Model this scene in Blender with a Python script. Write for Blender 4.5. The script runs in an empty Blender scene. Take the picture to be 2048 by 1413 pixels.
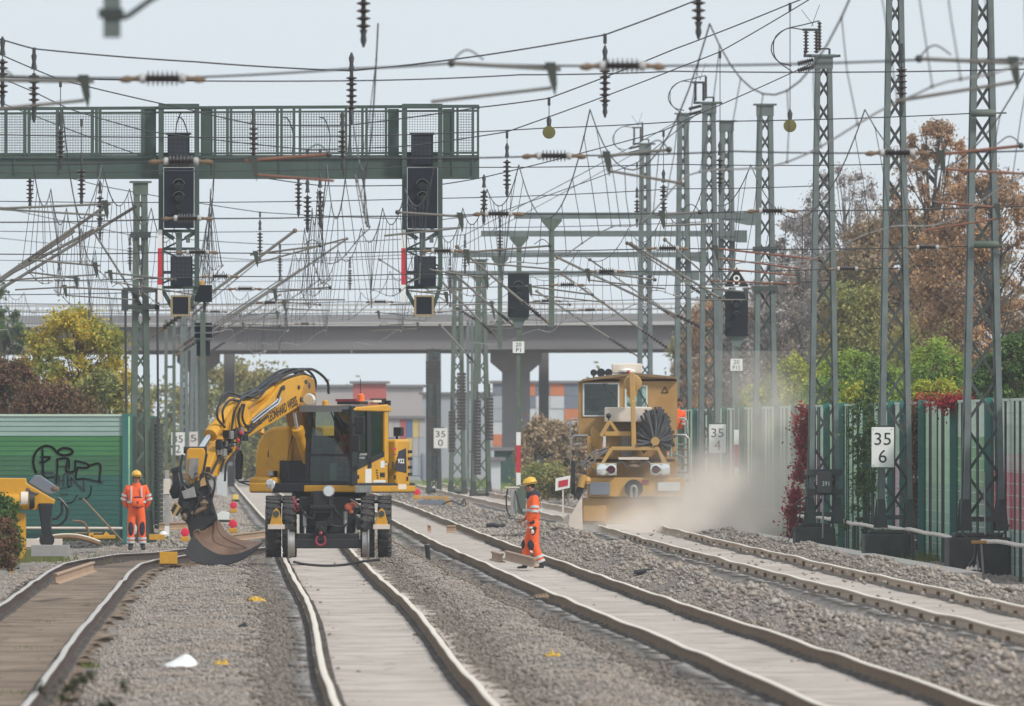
import bpy, math, random
import numpy as np
from mathutils import Vector, Matrix

SC = bpy.context.scene
COL = SC.collection
# ---------------------------------------------------------------- camera (a very long lens: everything stands 250 m to 1500 m away)
F = 55000.0      # focal length in pixels of a 2048 px wide picture
YH = 856.0       # row of the horizon
HC = 2.61        # lens height above the centre rails
cam_d = bpy.data.cameras.new('camera')
cam = bpy.data.objects.new('camera', cam_d)
COL.objects.link(cam)
cam.location = (0, 0, HC)
cam.rotation_euler = (math.radians(90), 0, 0)
cam_d.sensor_width = 36.0
cam_d.lens = 36.0 * F / 2048.0
cam_d.shift_y = (YH - 706.5) / 2048.0
cam_d.clip_start = 1.0
cam_d.clip_end = 40000.0
cam_d.dof.use_dof = True
cam_d.dof.focus_distance = 575.0
cam_d.dof.aperture_fstop = 15.0
SC.camera = cam
# ---------------------------------------------------------------- sky, sun, exposure
SUN_EL, SUN_AZ = math.radians(42), math.radians(128)   # azimuth from +Y (view direction) towards +X
world = bpy.data.worlds.new('World')
SC.world = world
world.use_nodes = True
nt = world.node_tree
bg = nt.nodes['Background']
sky = nt.nodes.new('ShaderNodeTexSky')
sky.sky_type = 'NISHITA'
sky.sun_disc = False
sky.sun_elevation = SUN_EL
sky.sun_rotation = SUN_AZ
sky.air_density = 1.0
sky.dust_density = 3.0
ov = nt.nodes.new('ShaderNodeMixRGB')      # thin high overcast: a pale veil over the blue
ov.inputs[0].default_value = 0.82
ov.inputs[2].default_value = (7.95, 8.8, 9.45, 1)
nt.links.new(sky.outputs[0], ov.inputs[1])
nt.links.new(ov.outputs[0], bg.inputs[0])
bg.inputs[1].default_value = 0.105
sun_d = bpy.data.lights.new('sun', 'SUN')
sun_d.energy = 2.7
sun_d.angle = math.radians(9)
sun_d.color = (1.0, 0.95, 0.87)
sun = bpy.data.objects.new('sun', sun_d)
COL.objects.link(sun)
sd = Vector((math.sin(SUN_AZ) * math.cos(SUN_EL), math.cos(SUN_AZ) * math.cos(SUN_EL), math.sin(SUN_EL)))
sun.rotation_euler = sd.to_track_quat('Z', 'Y').to_euler()
SC.view_settings.view_transform = 'Standard'
SC.view_settings.look = 'None'
SC.view_settings.exposure = 0.06
SC.view_settings.gamma = 1.0
SC.cycles.use_denoising = True
SC.cycles.max_bounces = 6
SC.cycles.diffuse_bounces = 3
SC.cycles.glossy_bounces = 2
SC.cycles.transmission_bounces = 4
SC.cycles.transparent_max_bounces = 16
SC.cycles.volume_bounces = 4
SC.cycles.volume_step_rate = 1.0
SC.cycles.volume_max_steps = 96
SC.render.film_transparent = False

# ---------------------------------------------------------------- helpers
def W(px, py, Y):
    """the point at depth Y seen at pixel (px, py)"""
    return Vector(((px - 1024.0) * Y / F, Y, HC - (py - YH) * Y / F))
def XW(px, Y): return (px - 1024.0) * Y / F
def ZW(py, Y): return HC - (py - YH) * Y / F
def lin(c):
    c = c / 255.0
    return c / 12.92 if c <= 0.04045 else ((c + 0.055) / 1.055) ** 2.4
def S(r, g, b): return (lin(r), lin(g), lin(b))

class MB:
    """collects boxes, bars, tubes, prisms into ONE mesh"""
    def __init__(s): s.v = []; s.f = []; s.m = []
    def add(s, vs, fs, mi=0):
        o = len(s.v)
        s.v.extend([tuple(p) for p in vs])
        for f in fs: s.f.append(tuple(i + o for i in f)); s.m.append(mi)
        return s
    def hexa(s, p, mi=0):
        return s.add(p, [(0, 3, 2, 1), (4, 5, 6, 7), (0, 1, 5, 4), (1, 2, 6, 5), (2, 3, 7, 6), (3, 0, 4, 7)], mi)
    def box(s, x0, x1, y0, y1, z0, z1, mi=0):
        return s.hexa([(x0, y0, z0), (x1, y0, z0), (x1, y1, z0), (x0, y1, z0), (x0, y0, z1), (x1, y0, z1), (x1, y1, z1), (x0, y1, z1)], mi)
    def bar(s, p0, p1, w, d=None, mi=0, up=(0, 1, 0)):
        p0, p1 = Vector(p0), Vector(p1); d = d or w
        t = (p1 - p0)
        if t.length < 1e-6: return s
        t.normalize(); up = Vector(up)
        if abs(t.dot(up)) > 0.97: up = Vector((1, 0, 0))
        a = t.cross(up).normalized(); b = t.cross(a).normalized()
        a *= w / 2; b *= d / 2
        return s.hexa([p0 - a - b, p0 + a - b, p0 + a + b, p0 - a + b, p1 - a - b, p1 + a - b, p1 + a + b, p1 - a + b], mi)
    def tube(s, pts, r, n=8, mi=0, cap=True, closed=False):
        pts = [Vector(p) for p in pts]
        N = len(pts); rs = r if isinstance(r, (list, tuple)) else [r] * N
        vs = []; prev = None
        for i, p in enumerate(pts):
            if closed: t = pts[(i + 1) % N] - pts[i - 1]
            else: t = pts[min(i + 1, N - 1)] - pts[max(i - 1, 0)]
            t.normalize()
            if prev is None:
                up = Vector((0, 0, 1)) if abs(t.z) < 0.9 else Vector((0, 1, 0))
                a = t.cross(up).normalized()
            else:
                a = (prev - t * prev.dot(t)).normalized()
            prev = a; b = t.cross(a)
            for k in range(n):
                an = 2 * math.pi * k / n
                vs.append(p + a * (math.cos(an) * rs[i]) + b * (math.sin(an) * rs[i]))
        fs = []
        for i in range(N if closed else N - 1):
            j = (i + 1) % N
            for k in range(n):
                fs.append((i * n + k, i * n + (k + 1) % n, j * n + (k + 1) % n, j * n + k))
        if cap and not closed:
            fs.append(tuple(range(n))[::-1]); fs.append(tuple((N - 1) * n + k for k in range(n)))
        return s.add(vs, fs, mi)
    def lathe(s, p0, p1, prof, n=12, mi=0):
        """profile [(t along p0-p1 in 0..1, radius)]"""
        p0, p1 = Vector(p0), Vector(p1)
        return s._rings([p0.lerp(p1, t) for t, _ in prof], (p1 - p0).normalized(), [r for _, r in prof], n, mi)
    def _rings(s, cs, t, rs, n, mi):
        up = Vector((0, 0, 1)) if abs(t.z) < 0.9 else Vector((0, 1, 0))
        a = t.cross(up).normalized(); b = t.cross(a)
        vs = []
        for c, r in zip(cs, rs):
            for k in range(n):
                an = 2 * math.pi * k / n
                vs.append(c + a * (math.cos(an) * r) + b * (math.sin(an) * r))
        fs = []
        for i in range(len(cs) - 1):
            for k in range(n):
                fs.append((i * n + k, i * n + (k + 1) % n, (i + 1) * n + (k + 1) % n, (i + 1) * n + k))
        fs.append(tuple(range(n))[::-1]); fs.append(tuple((len(cs) - 1) * n + k for k in range(n)))
        return s.add(vs, fs, mi)
    def prism(s, poly, c0, c1, axis='y', mi=0):
        def P(a, b, c):
            return (a, c, b) if axis == 'y' else ((c, a, b) if axis == 'x' else (a, b, c))
        n = len(poly)
        vs = [P(a, b, c0) for a, b in poly] + [P(a, b, c1) for a, b in poly]
        fs = [tuple(range(n)), tuple(range(2 * n - 1, n - 1, -1))]
        for i in range(n):
            j = (i + 1) % n
            fs.append((i, i + n, j + n, j))
        return s.add(vs, fs, mi)
    def loft(s, rows, mi=0):
        n = len(rows[0]); vs = [p for r in rows for p in r]; fs = []
        for i in range(len(rows) - 1):
            for k in range(n - 1):
                fs.append((i * n + k, i * n + k + 1, (i + 1) * n + k + 1, (i + 1) * n + k))
        return s.add(vs, fs, mi)
    def ball(s, c, r, n=12, mi=0):
        c = Vector(c); r = (r, r, r) if not isinstance(r, (tuple, list)) else r
        h = max(4, n // 2); vs = []; fs = []
        for i in range(h + 1):
            th = math.pi * i / h
            for k in range(n):
                ph = 2 * math.pi * k / n
                vs.append(c + Vector((r[0] * math.sin(th) * math.cos(ph), r[1] * math.sin(th) * math.sin(ph), r[2] * math.cos(th))))
        for i in range(h):
            for k in range(n):
                fs.append((i * n + k, (i + 1) * n + k, (i + 1) * n + (k + 1) % n, i * n + (k + 1) % n))
        return s.add(vs, fs, mi)
    def insulator(s, p0, p1, r=0.075, discs=7, core=0.032, mi=0, n=10):
        """a ribbed rod: a stack of sheds along p0-p1"""
        prof = [(0, core)]
        for i in range(discs):
            t = (i + 0.5) / discs; w = 0.30 / discs
            prof += [(t - w, core), (t - w * 0.25, r), (t + w * 0.25, r * 0.96), (t + w, core)]
        prof.append((1, core))
        return s.lathe(p0, p1, prof, n, mi)

def curve(pts, n=20):
    """smooth Catmull-Rom run through points"""
    pts = [Vector(p) for p in pts]; q = [2 * pts[0] - pts[1]] + pts + [2 * pts[-1] - pts[-2]]; out = []
    seg = len(pts) - 1; per = max(2, n // seg)
    for i in range(seg):
        p0, p1, p2, p3 = q[i:i + 4]
        for j in range(per):
            u = j / per
            out.append(0.5 * (2 * p1 + (p2 - p0) * u + (2 * p0 - 5 * p1 + 4 * p2 - p3) * u * u + (3 * p1 - p0 - 3 * p2 + p3) * u ** 3))
    out.append(pts[-1]); return out
def obj(name, mb, mats, parent=None, smooth=False, bevel=0.0, loc=None, rot=None, label=None):
    me = bpy.data.meshes.new(name)
    me.from_pydata(mb.v, [], mb.f)
    mats = mats if isinstance(mats, (list, tuple)) else [mats]
    for m in mats: me.materials.append(m)
    if len(mats) > 1: me.polygons.foreach_set('material_index', mb.m)
    me.validate(); me.update()
    bm_fix(me)
    if smooth:
        me.shade_smooth()
        try: me.set_sharp_from_angle(angle=math.radians(38))
        except Exception: pass
    o = bpy.data.objects.new(name, me)
    COL.objects.link(o)
    if parent is not None: o.parent = parent
    if loc is not None: o.location = loc
    if rot is not None: o.rotation_euler = rot
    if bevel:
        b = o.modifiers.new('bevel', 'BEVEL'); b.width = bevel; b.segments = 2; b.limit_method = 'ANGLE'; b.angle_limit = math.radians(40)
    if label: o['label'] = label
    return o
def bm_fix(me):
    import bmesh
    bm = bmesh.new(); bm.from_mesh(me)
    bmesh.ops.recalc_face_normals(bm, faces=bm.faces)
    bm.to_mesh(me); bm.free()
def raw_mesh(name, verts, faces, mats, parent=None, smooth=False):
    """numpy arrays: verts (n,3), faces (m,k) with one k"""
    me = bpy.data.meshes.new(name)
    n, m, k = len(verts), len(faces), faces.shape[1]
    me.vertices.add(n); me.vertices.foreach_set('co', np.ascontiguousarray(verts, dtype=np.float32).ravel())
    me.loops.add(m * k); me.loops.foreach_set('vertex_index', np.ascontiguousarray(faces, dtype=np.int32).ravel())
    me.polygons.add(m)
    me.polygons.foreach_set('loop_start', np.arange(0, m * k, k, dtype=np.int32))
    me.polygons.foreach_set('loop_total', np.full(m, k, dtype=np.int32))
    for mt in (mats if isinstance(mats, (list, tuple)) else [mats]): me.materials.append(mt)
    me.update(calc_edges=True)
    if smooth: me.shade_smooth()
    o = bpy.data.objects.new(name, me); COL.objects.link(o)
    if parent is not None: o.parent = parent
    return o
def tag(o, label, cat, group=None, kind=None):
    if label: o['label'] = label
    if cat: o['category'] = cat
    if group: o['group'] = group
    if kind: o['kind'] = kind
    return o
def thing(name, label, cat, loc=(0, 0, 0), rotz=0.0, group=None):
    o = bpy.data.objects.new(name, None); COL.objects.link(o)
    o.empty_display_size = 0.2
    o.location = loc; o.rotation_euler = (0, 0, rotz)
    return tag(o, label, cat, group)
def copy_tree(o, parent=None):
    c = o.copy(); COL.objects.link(c); c.parent = parent
    for ch in list(o.children): copy_tree(ch, c)
    return c

# ---------------------------------------------------------------- materials
def mat(name, col, rough=0.7, metal=0.0, var=0.14, scale=2.5, dirt=None, dirt_amt=0.0, dirt_scale=0.8, bump=0.0, bscale=20, stretch=(1, 1, 1), spec=0.4):
    m = bpy.data.materials.new(name); m.use_nodes = True
    n = m.node_tree; L = n.links; bs = n.nodes['Principled BSDF']
    tc = n.nodes.new('ShaderNodeTexCoord'); mp = n.nodes.new('ShaderNodeMapping'); mp.inputs['Scale'].default_value = stretch
    L.new(tc.outputs['Object'], mp.inputs['Vector'])
    nz = n.nodes.new('ShaderNodeTexNoise'); nz.inputs['Scale'].default_value = scale; nz.inputs['Detail'].default_value = 6
    L.new(mp.outputs[0], nz.inputs['Vector'])
    mx = n.nodes.new('ShaderNodeMixRGB')
    mx.inputs[1].default_value = (*[c * (1 - 2 * var) for c in col], 1); mx.inputs[2].default_value = (*[min(1, c * (1 + 2 * var)) for c in col], 1)
    L.new(nz.outputs['Fac'], mx.inputs[0])
    out = mx.outputs[0]
    if dirt is not None:
        n2 = n.nodes.new('ShaderNodeTexNoise'); n2.inputs['Scale'].default_value = dirt_scale; n2.inputs['Detail'].default_value = 8; n2.inputs['Roughness'].default_value = 0.65
        L.new(mp.outputs[0], n2.inputs['Vector'])
        rp = n.nodes.new('ShaderNodeMapRange'); rp.inputs['From Min'].default_value = 0.62 - 0.35 * dirt_amt; rp.inputs['From Max'].default_value = 0.80 - 0.2 * dirt_amt
        rp.inputs['To Max'].default_value = min(1, 0.35 + 0.65 * dirt_amt)
        L.new(n2.outputs['Fac'], rp.inputs['Value'])
        m2 = n.nodes.new('ShaderNodeMixRGB'); m2.inputs[2].default_value = (*dirt, 1)
        L.new(rp.outputs[0], m2.inputs[0]); L.new(out, m2.inputs[1]); out = m2.outputs[0]
    L.new(out, bs.inputs['Base Color'])
    bs.inputs['Roughness'].default_value = rough; bs.inputs['Metallic'].default_value = metal
    bs.inputs['Specular IOR Level'].default_value = spec
    if bump:
        n3 = n.nodes.new('ShaderNodeTexNoise'); n3.inputs['Scale'].default_value = bscale; n3.inputs['Detail'].default_value = 4
        L.new(mp.outputs[0], n3.inputs['Vector'])
        bp = n.nodes.new('ShaderNodeBump'); bp.inputs['Strength'].default_value = bump; bp.inputs['Distance'].default_value = 0.03
        L.new(n3.outputs['Fac'], bp.inputs['Height']); L.new(bp.outputs[0], bs.inputs['Normal'])
    return m
def island_mat(name, cols, rough=0.85, trans=0.0, noise=None):
    """each loose piece (leaf, stone) takes its own tone; noise = (scale, colour, amount): broad patches of another tone"""
    m = bpy.data.materials.new(name); m.use_nodes = True
    n = m.node_tree; L = n.links; bs = n.nodes['Principled BSDF']
    g = n.nodes.new('ShaderNodeNewGeometry'); r = n.nodes.new('ShaderNodeValToRGB')
    e = r.color_ramp.elements
    e[0].position = 0; e[0].color = (*cols[0], 1); e[1].position = 1; e[1].color = (*cols[-1], 1)
    for i, c in enumerate(cols[1:-1]):
        x = e.new((i + 1) / (len(cols) - 1)); x.color = (*c, 1)
    L.new(g.outputs['Random Per Island'], r.inputs[0]); out = r.outputs[0]
    if noise:
        tc = n.nodes.new('ShaderNodeTexCoord'); nz = n.nodes.new('ShaderNodeTexNoise'); nz.inputs['Scale'].default_value = noise[0]; nz.inputs['Detail'].default_value = 4
        L.new(tc.outputs['Object'], nz.inputs['Vector'])
        mr = n.nodes.new('ShaderNodeMapRange'); mr.inputs['From Min'].default_value = 0.42; mr.inputs['From Max'].default_value = 0.62; mr.inputs['To Max'].default_value = noise[2]
        L.new(nz.outputs['Fac'], mr.inputs['Value'])
        mx = n.nodes.new('ShaderNodeMixRGB'); mx.inputs[2].default_value = (*noise[1], 1)
        L.new(mr.outputs[0], mx.inputs[0]); L.new(out, mx.inputs[1]); out = mx.outputs[0]
    L.new(out, bs.inputs['Base Color']); bs.inputs['Roughness'].default_value = rough
    bs.inputs['Specular IOR Level'].default_value = 0.2
    if trans:
        tr = n.nodes.new('ShaderNodeBsdfTranslucent'); L.new(out, tr.inputs['Color'])
        ms = n.nodes.new('ShaderNodeMixShader'); ms.inputs[0].default_value = trans
        o = n.nodes['Material Output']
        L.new(bs.outputs[0], ms.inputs[1]); L.new(tr.outputs[0], ms.inputs[2]); L.new(ms.outputs[0], o.inputs['Surface'])
    return m
def glass_mat(name, tint, fac=0.55, rough=0.04):
    m = bpy.data.materials.new(name); m.use_nodes = True
    n = m.node_tree; L = n.links; n.nodes.remove(n.nodes['Principled BSDF'])
    t = n.nodes.new('ShaderNodeBsdfTransparent'); t.inputs[0].default_value = (*tint, 1)
    g = n.nodes.new('ShaderNodeBsdfGlossy'); g.inputs['Roughness'].default_value = rough; g.inputs[0].default_value = (0.8, 0.85, 0.88, 1)
    fr = n.nodes.new('ShaderNodeFresnel'); fr.inputs[0].default_value = 1.5
    ad = n.nodes.new('ShaderNodeMath'); ad.operation = 'ADD'; ad.inputs[1].default_value = fac; ad.use_clamp = True
    L.new(fr.outputs[0], ad.inputs[0])
    ms = n.nodes.new('ShaderNodeMixShader'); L.new(ad.outputs[0], ms.inputs[0]); L.new(t.outputs[0], ms.inputs[1]); L.new(g.outputs[0], ms.inputs[2])
    L.new(ms.outputs[0], n.nodes['Material Output'].inputs['Surface'])
    return m

M = {}
M['steel_green'] = mat('weathered_green_steel', (0.085, 0.115, 0.09), 0.6, var=0.2, dirt=(0.16, 0.17, 0.155), dirt_amt=0.5, dirt_scale=1.5)
M['steel_grey'] = mat('galvanised_mast_steel', (0.135, 0.165, 0.16), 0.55, var=0.2, scale=1.2, dirt=(0.075, 0.09, 0.085), dirt_amt=0.55, dirt_scale=1.6)
M['steel_dark'] = mat('dark_mast_steel', (0.045, 0.055, 0.052), 0.65, var=0.2, dirt=(0.10, 0.10, 0.09), dirt_amt=0.3)
M['gantry'] = mat('gantry_green_paint', (0.052, 0.083, 0.070), 0.5, var=0.12, dirt=(0.085, 0.11, 0.095), dirt_amt=0.4, dirt_scale=1.3)
M['black'] = mat('black_sheet', (0.015, 0.019, 0.028), 0.85, var=0.15, spec=.15)
M['lens'] = mat('dark_lamp_lens', (0.03, 0.035, 0.035), 0.12, var=0.1)
M['wire'] = mat('dark_wire', (0.045, 0.047, 0.05), 0.6, var=0.1)
M['copper'] = mat('pale_contact_wire', (0.30, 0.29, 0.27), 0.5, var=0.1)
M['insulator'] = mat('brown_porcelain', (0.042, 0.03, 0.028), 0.25, var=0.2)
M['cap'] = mat('pale_insulator_cap', (0.42, 0.42, 0.41), 0.6, var=0.1)
M['rust'] = mat('rusty_fitting', (0.17, 0.115, 0.075), 0.8, var=0.25, scale=8)
M['tube'] = mat('weathered_tube', (0.16, 0.155, 0.14), 0.6, var=0.2, scale=3, dirt=(0.14, 0.085, 0.055), dirt_amt=0.4)
M['tube_red'] = mat('red_brown_tube', (0.20, 0.09, 0.06), 0.7, var=0.2)
M['white'] = mat('white_sheet', (0.74, 0.74, 0.72), 0.6, var=0.05)
M['red'] = mat('red_paint', (0.50, 0.03, 0.05), 0.5, var=0.08)
M['ink'] = mat('black_lettering', (0.02, 0.02, 0.022), 0.7, var=0.05)
M['concrete'] = mat('pale_concrete', (0.33, 0.32, 0.31), 0.9, var=0.15, dirt=(0.2, 0.2, 0.19), dirt_amt=0.4)
M['concrete_dark'] = mat('mossy_dark_concrete', (0.05, 0.052, 0.05), 0.95, var=0.25, dirt=(0.11, 0.105, 0.09), dirt_amt=0.4, scale=4)
M['yellow'] = mat('machine_yellow', (0.60, 0.30, 0.018), 0.42, var=0.08, scale=3, dirt=(0.30, 0.17, 0.05), dirt_amt=0.38, dirt_scale=3)
M['yellow_dusty'] = mat('dusty_yellow', (0.47, 0.265, 0.07), 0.7, var=0.12, scale=2, dirt=(0.36, 0.26, 0.15), dirt_amt=0.55, dirt_scale=1.2)
M['brown_dusty'] = mat('dusty_ochre_panel', (0.36, 0.205, 0.068), 0.75, var=0.12, scale=2, dirt=(0.40, 0.29, 0.17), dirt_amt=0.45, dirt_scale=1.0)
M['yellow_grimy'] = mat('grimy_yellow', (0.36, 0.18, 0.03), 0.55, var=.12, dirt=(.14, .09, .05), dirt_amt=.45, dirt_scale=2.5)
M['cream'] = mat('dusty_cream', (0.66, 0.58, 0.50), 0.75, var=0.06, dirt=(0.5, 0.42, 0.33), dirt_amt=0.4)
M['plastic'] = mat('black_plastic', (0.014, 0.015, 0.018), 0.6, var=0.15, dirt=(0.07, 0.062, 0.055), dirt_amt=0.22, dirt_scale=3)
M['rubber'] = mat('dusty_tyre_rubber', (0.04, 0.04, 0.042), 0.85, var=0.2, dirt=(0.18, 0.155, 0.13), dirt_amt=0.45, dirt_scale=3)
M['brush'] = mat('grey_brush_hose', (0.075, 0.078, 0.085), .6, var=.2, dirt=(.2, .18, .16), dirt_amt=.3, dirt_scale=4)
M['lbox'] = mat('pale_grey_lamp_box', (0.40, 0.38, 0.33), .7, var=.1)
M['darkred'] = mat('dark_red_lens', (0.06, 0.012, 0.018), .3)
M['hose'] = mat('black_hose', (0.018, 0.018, 0.02), 0.4, var=0.1)
M['chrome'] = mat('bright_cylinder_rod', (0.75, 0.76, 0.78), 0.18, 1.0, var=0.05)
M['metal'] = mat('worn_steel', (0.32, 0.31, 0.30), 0.45, 0.6, var=0.2, scale=6)
M['bucket_in'] = mat('earthy_bucket_steel', (0.125, 0.07, 0.045), 0.65, 0.0, var=0.25, scale=4, dirt=(0.22, 0.15, 0.11), dirt_amt=0.4, dirt_scale=2.5)
M['bucket_edge'] = mat('dark_blade_steel', (0.016, 0.017, 0.019), 0.75, 0.0, var=0.2, scale=5)
M['glass'] = glass_mat('tinted_cab_glass', (0.62, 0.72, 0.66), 0.02)
M['lampglass'] = mat('headlamp_glass', (0.75, 0.77, 0.78), 0.08, 0.6, var=0.1)
M['orange_lamp'] = mat('orange_beacon', (0.8, 0.16, 0.03), 0.3, var=0.05)
M['hivis'] = mat('high_visibility_orange', (0.95, 0.125, 0.03), 0.8, var=0.12, scale=6, bump=0.3, bscale=14)
M['reflect'] = mat('grey_reflective_tape', (0.52, 0.54, 0.54), 0.45, var=0.08)
M['navy'] = mat('dark_work_fabric', (0.028, 0.03, 0.042), 0.85, var=0.2)
M['skin'] = mat('skin', (0.36, 0.185, 0.13), 0.6, var=0.08, scale=9)
M['helmet'] = mat('yellow_helmet', (0.72, 0.43, 0.05), 0.35, var=0.06)
M['hair'] = mat('dark_hair', (0.02, 0.015, 0.012), 0.7, var=0.2)
M['boot'] = mat('dark_boot_leather', (0.03, 0.032, 0.03), 0.7, var=0.2)
M['wood'] = mat('weathered_wood', (0.23, 0.16, 0.10), 0.85, var=0.2, scale=5)
M['teal'] = mat('teal_post_paint', (0.03, 0.145, 0.125), 0.55, var=0.1)
M['pipe'] = mat('dusty_pale_pipe', (0.62, 0.54, 0.47), 0.7, var=0.1, scale=4)
M['rail_side'] = mat('rusty_rail_web', (0.15, 0.09, 0.044), 0.8, var=0.2, scale=1.5, dirt=(0.22, 0.145, 0.08), dirt_amt=0.4, dirt_scale=0.9)
M['rail_top'] = mat('dusty_rail_head', (0.68, 0.59, 0.48), 0.42, var=0.1, scale=0.8)
M['rail_old'] = mat('old_rail_head', (0.45, 0.40, 0.35), 0.4, 0.2, var=0.12, scale=0.8)
M['rail_old_side'] = mat('old_rail_web', (0.065, 0.042, 0.035), 0.85, var=0.2, scale=1.5)

# lettering: one mesh per string, taken from Blender's own built-in font
_TXT = {}
def text_geo(body):
    if body in _TXT: return _TXT[body]
    cu = bpy.data.curves.new('lettering', 'FONT'); cu.body = body; cu.align_x = 'CENTER'; cu.align_y = 'CENTER'; cu.resolution_u = 3; cu.extrude = 0.0; cu.offset = 0.022 if len(body) > 8 or body == '922' else 0.0
    ob = bpy.data.objects.new('lettering', cu); COL.objects.link(ob)
    dg = bpy.context.evaluated_depsgraph_get()
    me = bpy.data.meshes.new_from_object(ob.evaluated_get(dg))
    vs = [v.co.copy() for v in me.vertices]; fs = [tuple(p.vertices) for p in me.polygons]
    bpy.data.meshes.remove(me); bpy.data.objects.remove(ob); bpy.data.curves.remove(cu)
    cx = (max(v.x for v in vs) + min(v.x for v in vs)) / 2; cy = (max(v.y for v in vs) + min(v.y for v in vs)) / 2
    w = max(v.x for v in vs) - min(v.x for v in vs); h = max(v.y for v in vs) - min(v.y for v in vs)
    _TXT[body] = ([((v.x - cx) / w, (v.y - cy) / h) for v in vs], fs)
    return _TXT[body]
for _s in ('35', '6', '4', '2', '0', '5', '8', '20', 'P1', 'P15', '391', '922', 'LEONHARD WEISS', 'LEONHARD', 'WEISS', 'ZW'): text_geo(_s)
def letter(mb, body, c, xd, yd, mi=0):
    """put lettering centred at c; xd and yd are vectors spanning its full width and height"""
    vs, fs = text_geo(body); c, xd, yd = Vector(c), Vector(xd), Vector(yd)
    return mb.add([c + xd * a + yd * b for a, b in vs], fs, mi)
# ---------------------------------------------------------------- tracks: centre lines X(Y), rail-head height
TR = {
 'T1': ([100, 240, 360, 430, 500, 530, 548, 566, 582, 604, 640, 700, 800], [-3.7, -5.15, -6.40, -7.05, -7.72, -7.93, -7.92, -7.55, -6.95, -6.25, -5.55, -5.5, -6.5], -0.02),
 'T2': ([100, 200, 258, 295, 331, 375, 420, 488, 567, 650, 760, 811, 1000, 1216, 1500], [0.5, -0.35, -0.88, -1.27, -1.58, -1.94, -2.38, -3.14, -3.98, -4.78, -5.95, -6.6, -8.85, -11.4, -14.7], 0.0),
 'T3': ([100, 200, 240, 344, 406, 479, 561, 605, 772, 885, 1100, 1250, 1500], [5.5, 4.25, 3.74, 2.42, 1.55, 0.68, -0.32, -0.88, -2.72, -3.95, -6.6, -8.5, -11.6], 0.09),
 'T4': ([100, 200, 334, 420, 530, 640, 690, 800, 900, 1100, 1300, 1500], [9.6, 8.35, 6.72, 5.70, 4.48, 3.35, 2.95, 1.55, 0.2, -2.4, -5.0, -7.6], 0.18),
}
def smooth_line(ys, xs, step=2.0, w=9):
    Y = np.arange(ys[0], ys[-1] + step, step); X = np.interp(Y, ys, xs)
    k = np.hanning(w + 2)[1:-1]; k /= k.sum(); p = w // 2
    Xp = np.concatenate([X[0] - (np.arange(p, 0, -1)) * (X[1] - X[0]), X, X[-1] + np.arange(1, p + 1) * (X[-1] - X[-2])])
    return Y, np.convolve(Xp, k, 'valid')
LINE = {k: smooth_line(v[0], v[1], w={'T1': 7, 'T2': 17}.get(k, 41)) for k, v in TR.items()}
def tx(k, Y): return np.interp(Y, LINE[k][0], LINE[k][1])
_rs = np.random.RandomState(5)
_ph = _rs.rand(60) * 6.283
def wav(Y, s, amp, l0=22.0):
    o = 0
    for i, l in enumerate((l0, l0 * 1.7, l0 * 0.6, l0 * 3.1)):
        o = o + np.sin(np.asarray(Y) / l * 6.283 + _ph[(s * 7 + i) % 60]) * (0.5 if i else 0.8)
    return o * amp / 2
ZT = lambda k, Y: TR[k][2] + wav(Y, {'T1': 1, 'T2': 2, 'T3': 3, 'T4': 4}[k], 0.014, 34)
def vnoise(X, Y, seed=0, sx=1.0, sy=1.0):
    """value noise on numpy arrays"""
    X = np.asarray(X, float) * sx; Y = np.asarray(Y, float) * sy
    r = np.random.RandomState(seed).rand(64, 64)
    xi = np.floor(X).astype(int); yi = np.floor(Y).astype(int); fx = X - xi; fy = Y - yi
    fx = fx * fx * (3 - 2 * fx); fy = fy * fy * (3 - 2 * fy)
    g = lambda a, b: r[a % 64, b % 64]
    return (g(xi, yi) * (1 - fx) + g(xi + 1, yi) * fx) * (1 - fy) + (g(xi, yi + 1) * (1 - fx) + g(xi + 1, yi + 1) * fx) * fy
def bump_at(d, c, w): return np.exp(-((d - c) / w) ** 2)
def ground_z(X, Y):
    X = np.asarray(X, float); Y = np.asarray(Y, float)
    z = np.full(np.broadcast(X, Y).shape, -0.20)
    d4 = X - tx('T4', Y); d3 = X - tx('T3', Y); d2 = X - tx('T2', Y); d1 = X - tx('T1', Y)
    z = z + 0.30 * bump_at(d4, -2.05, 0.42) * (0.55 + 0.9 * vnoise(X, Y, 3, 0.8, 0.06))        # ballast thrown up beside the right track
    z = z + 0.26 * bump_at(d4, 2.0, 0.5) * (0.5 + 0.9 * vnoise(X, Y, 4, 0.8, 0.08))
    z = z + 0.16 * bump_at(d4, 0, 1.75)
    z = z + 0.12 * bump_at(d3, -1.85, 0.4) * vnoise(X, Y, 6, 0.7, 0.07) + 0.07 * bump_at(d3, 0, 1.6)
    z = z + 0.15 * bump_at(d2, 1.85, 0.45) * vnoise(X, Y, 7, 0.9, 0.09) + 0.10 * bump_at(d2, -2.0, 0.6) * vnoise(X, Y, 8, 0.9, 0.07)
    z = z + (vnoise(X, Y, 1, 1.3, 0.11) - 0.5) * 0.10 + (vnoise(X, Y, 2, 3.1, 0.5) - 0.5) * 0.05
    near = np.minimum(np.minimum(np.abs(d1), np.abs(d2)), np.minimum(np.abs(d3), np.abs(d4)))
    flat = np.clip((near - 1.25) / 0.35, 0, 1)
    base = -0.23 + 0.09 * bump_at(d3, 0, 1.5) + 0.18 * bump_at(d4, 0, 1.5)
    z = base * (1 - flat) + z * flat
    fade = np.clip((1350 - Y) / 200, 0, 1) * np.clip((Y - 150) / 60, 0, 1) * np.clip((24 - np.abs(X)) / 4, 0, 1)
    return z * fade + (-0.25) * (1 - fade)
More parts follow.
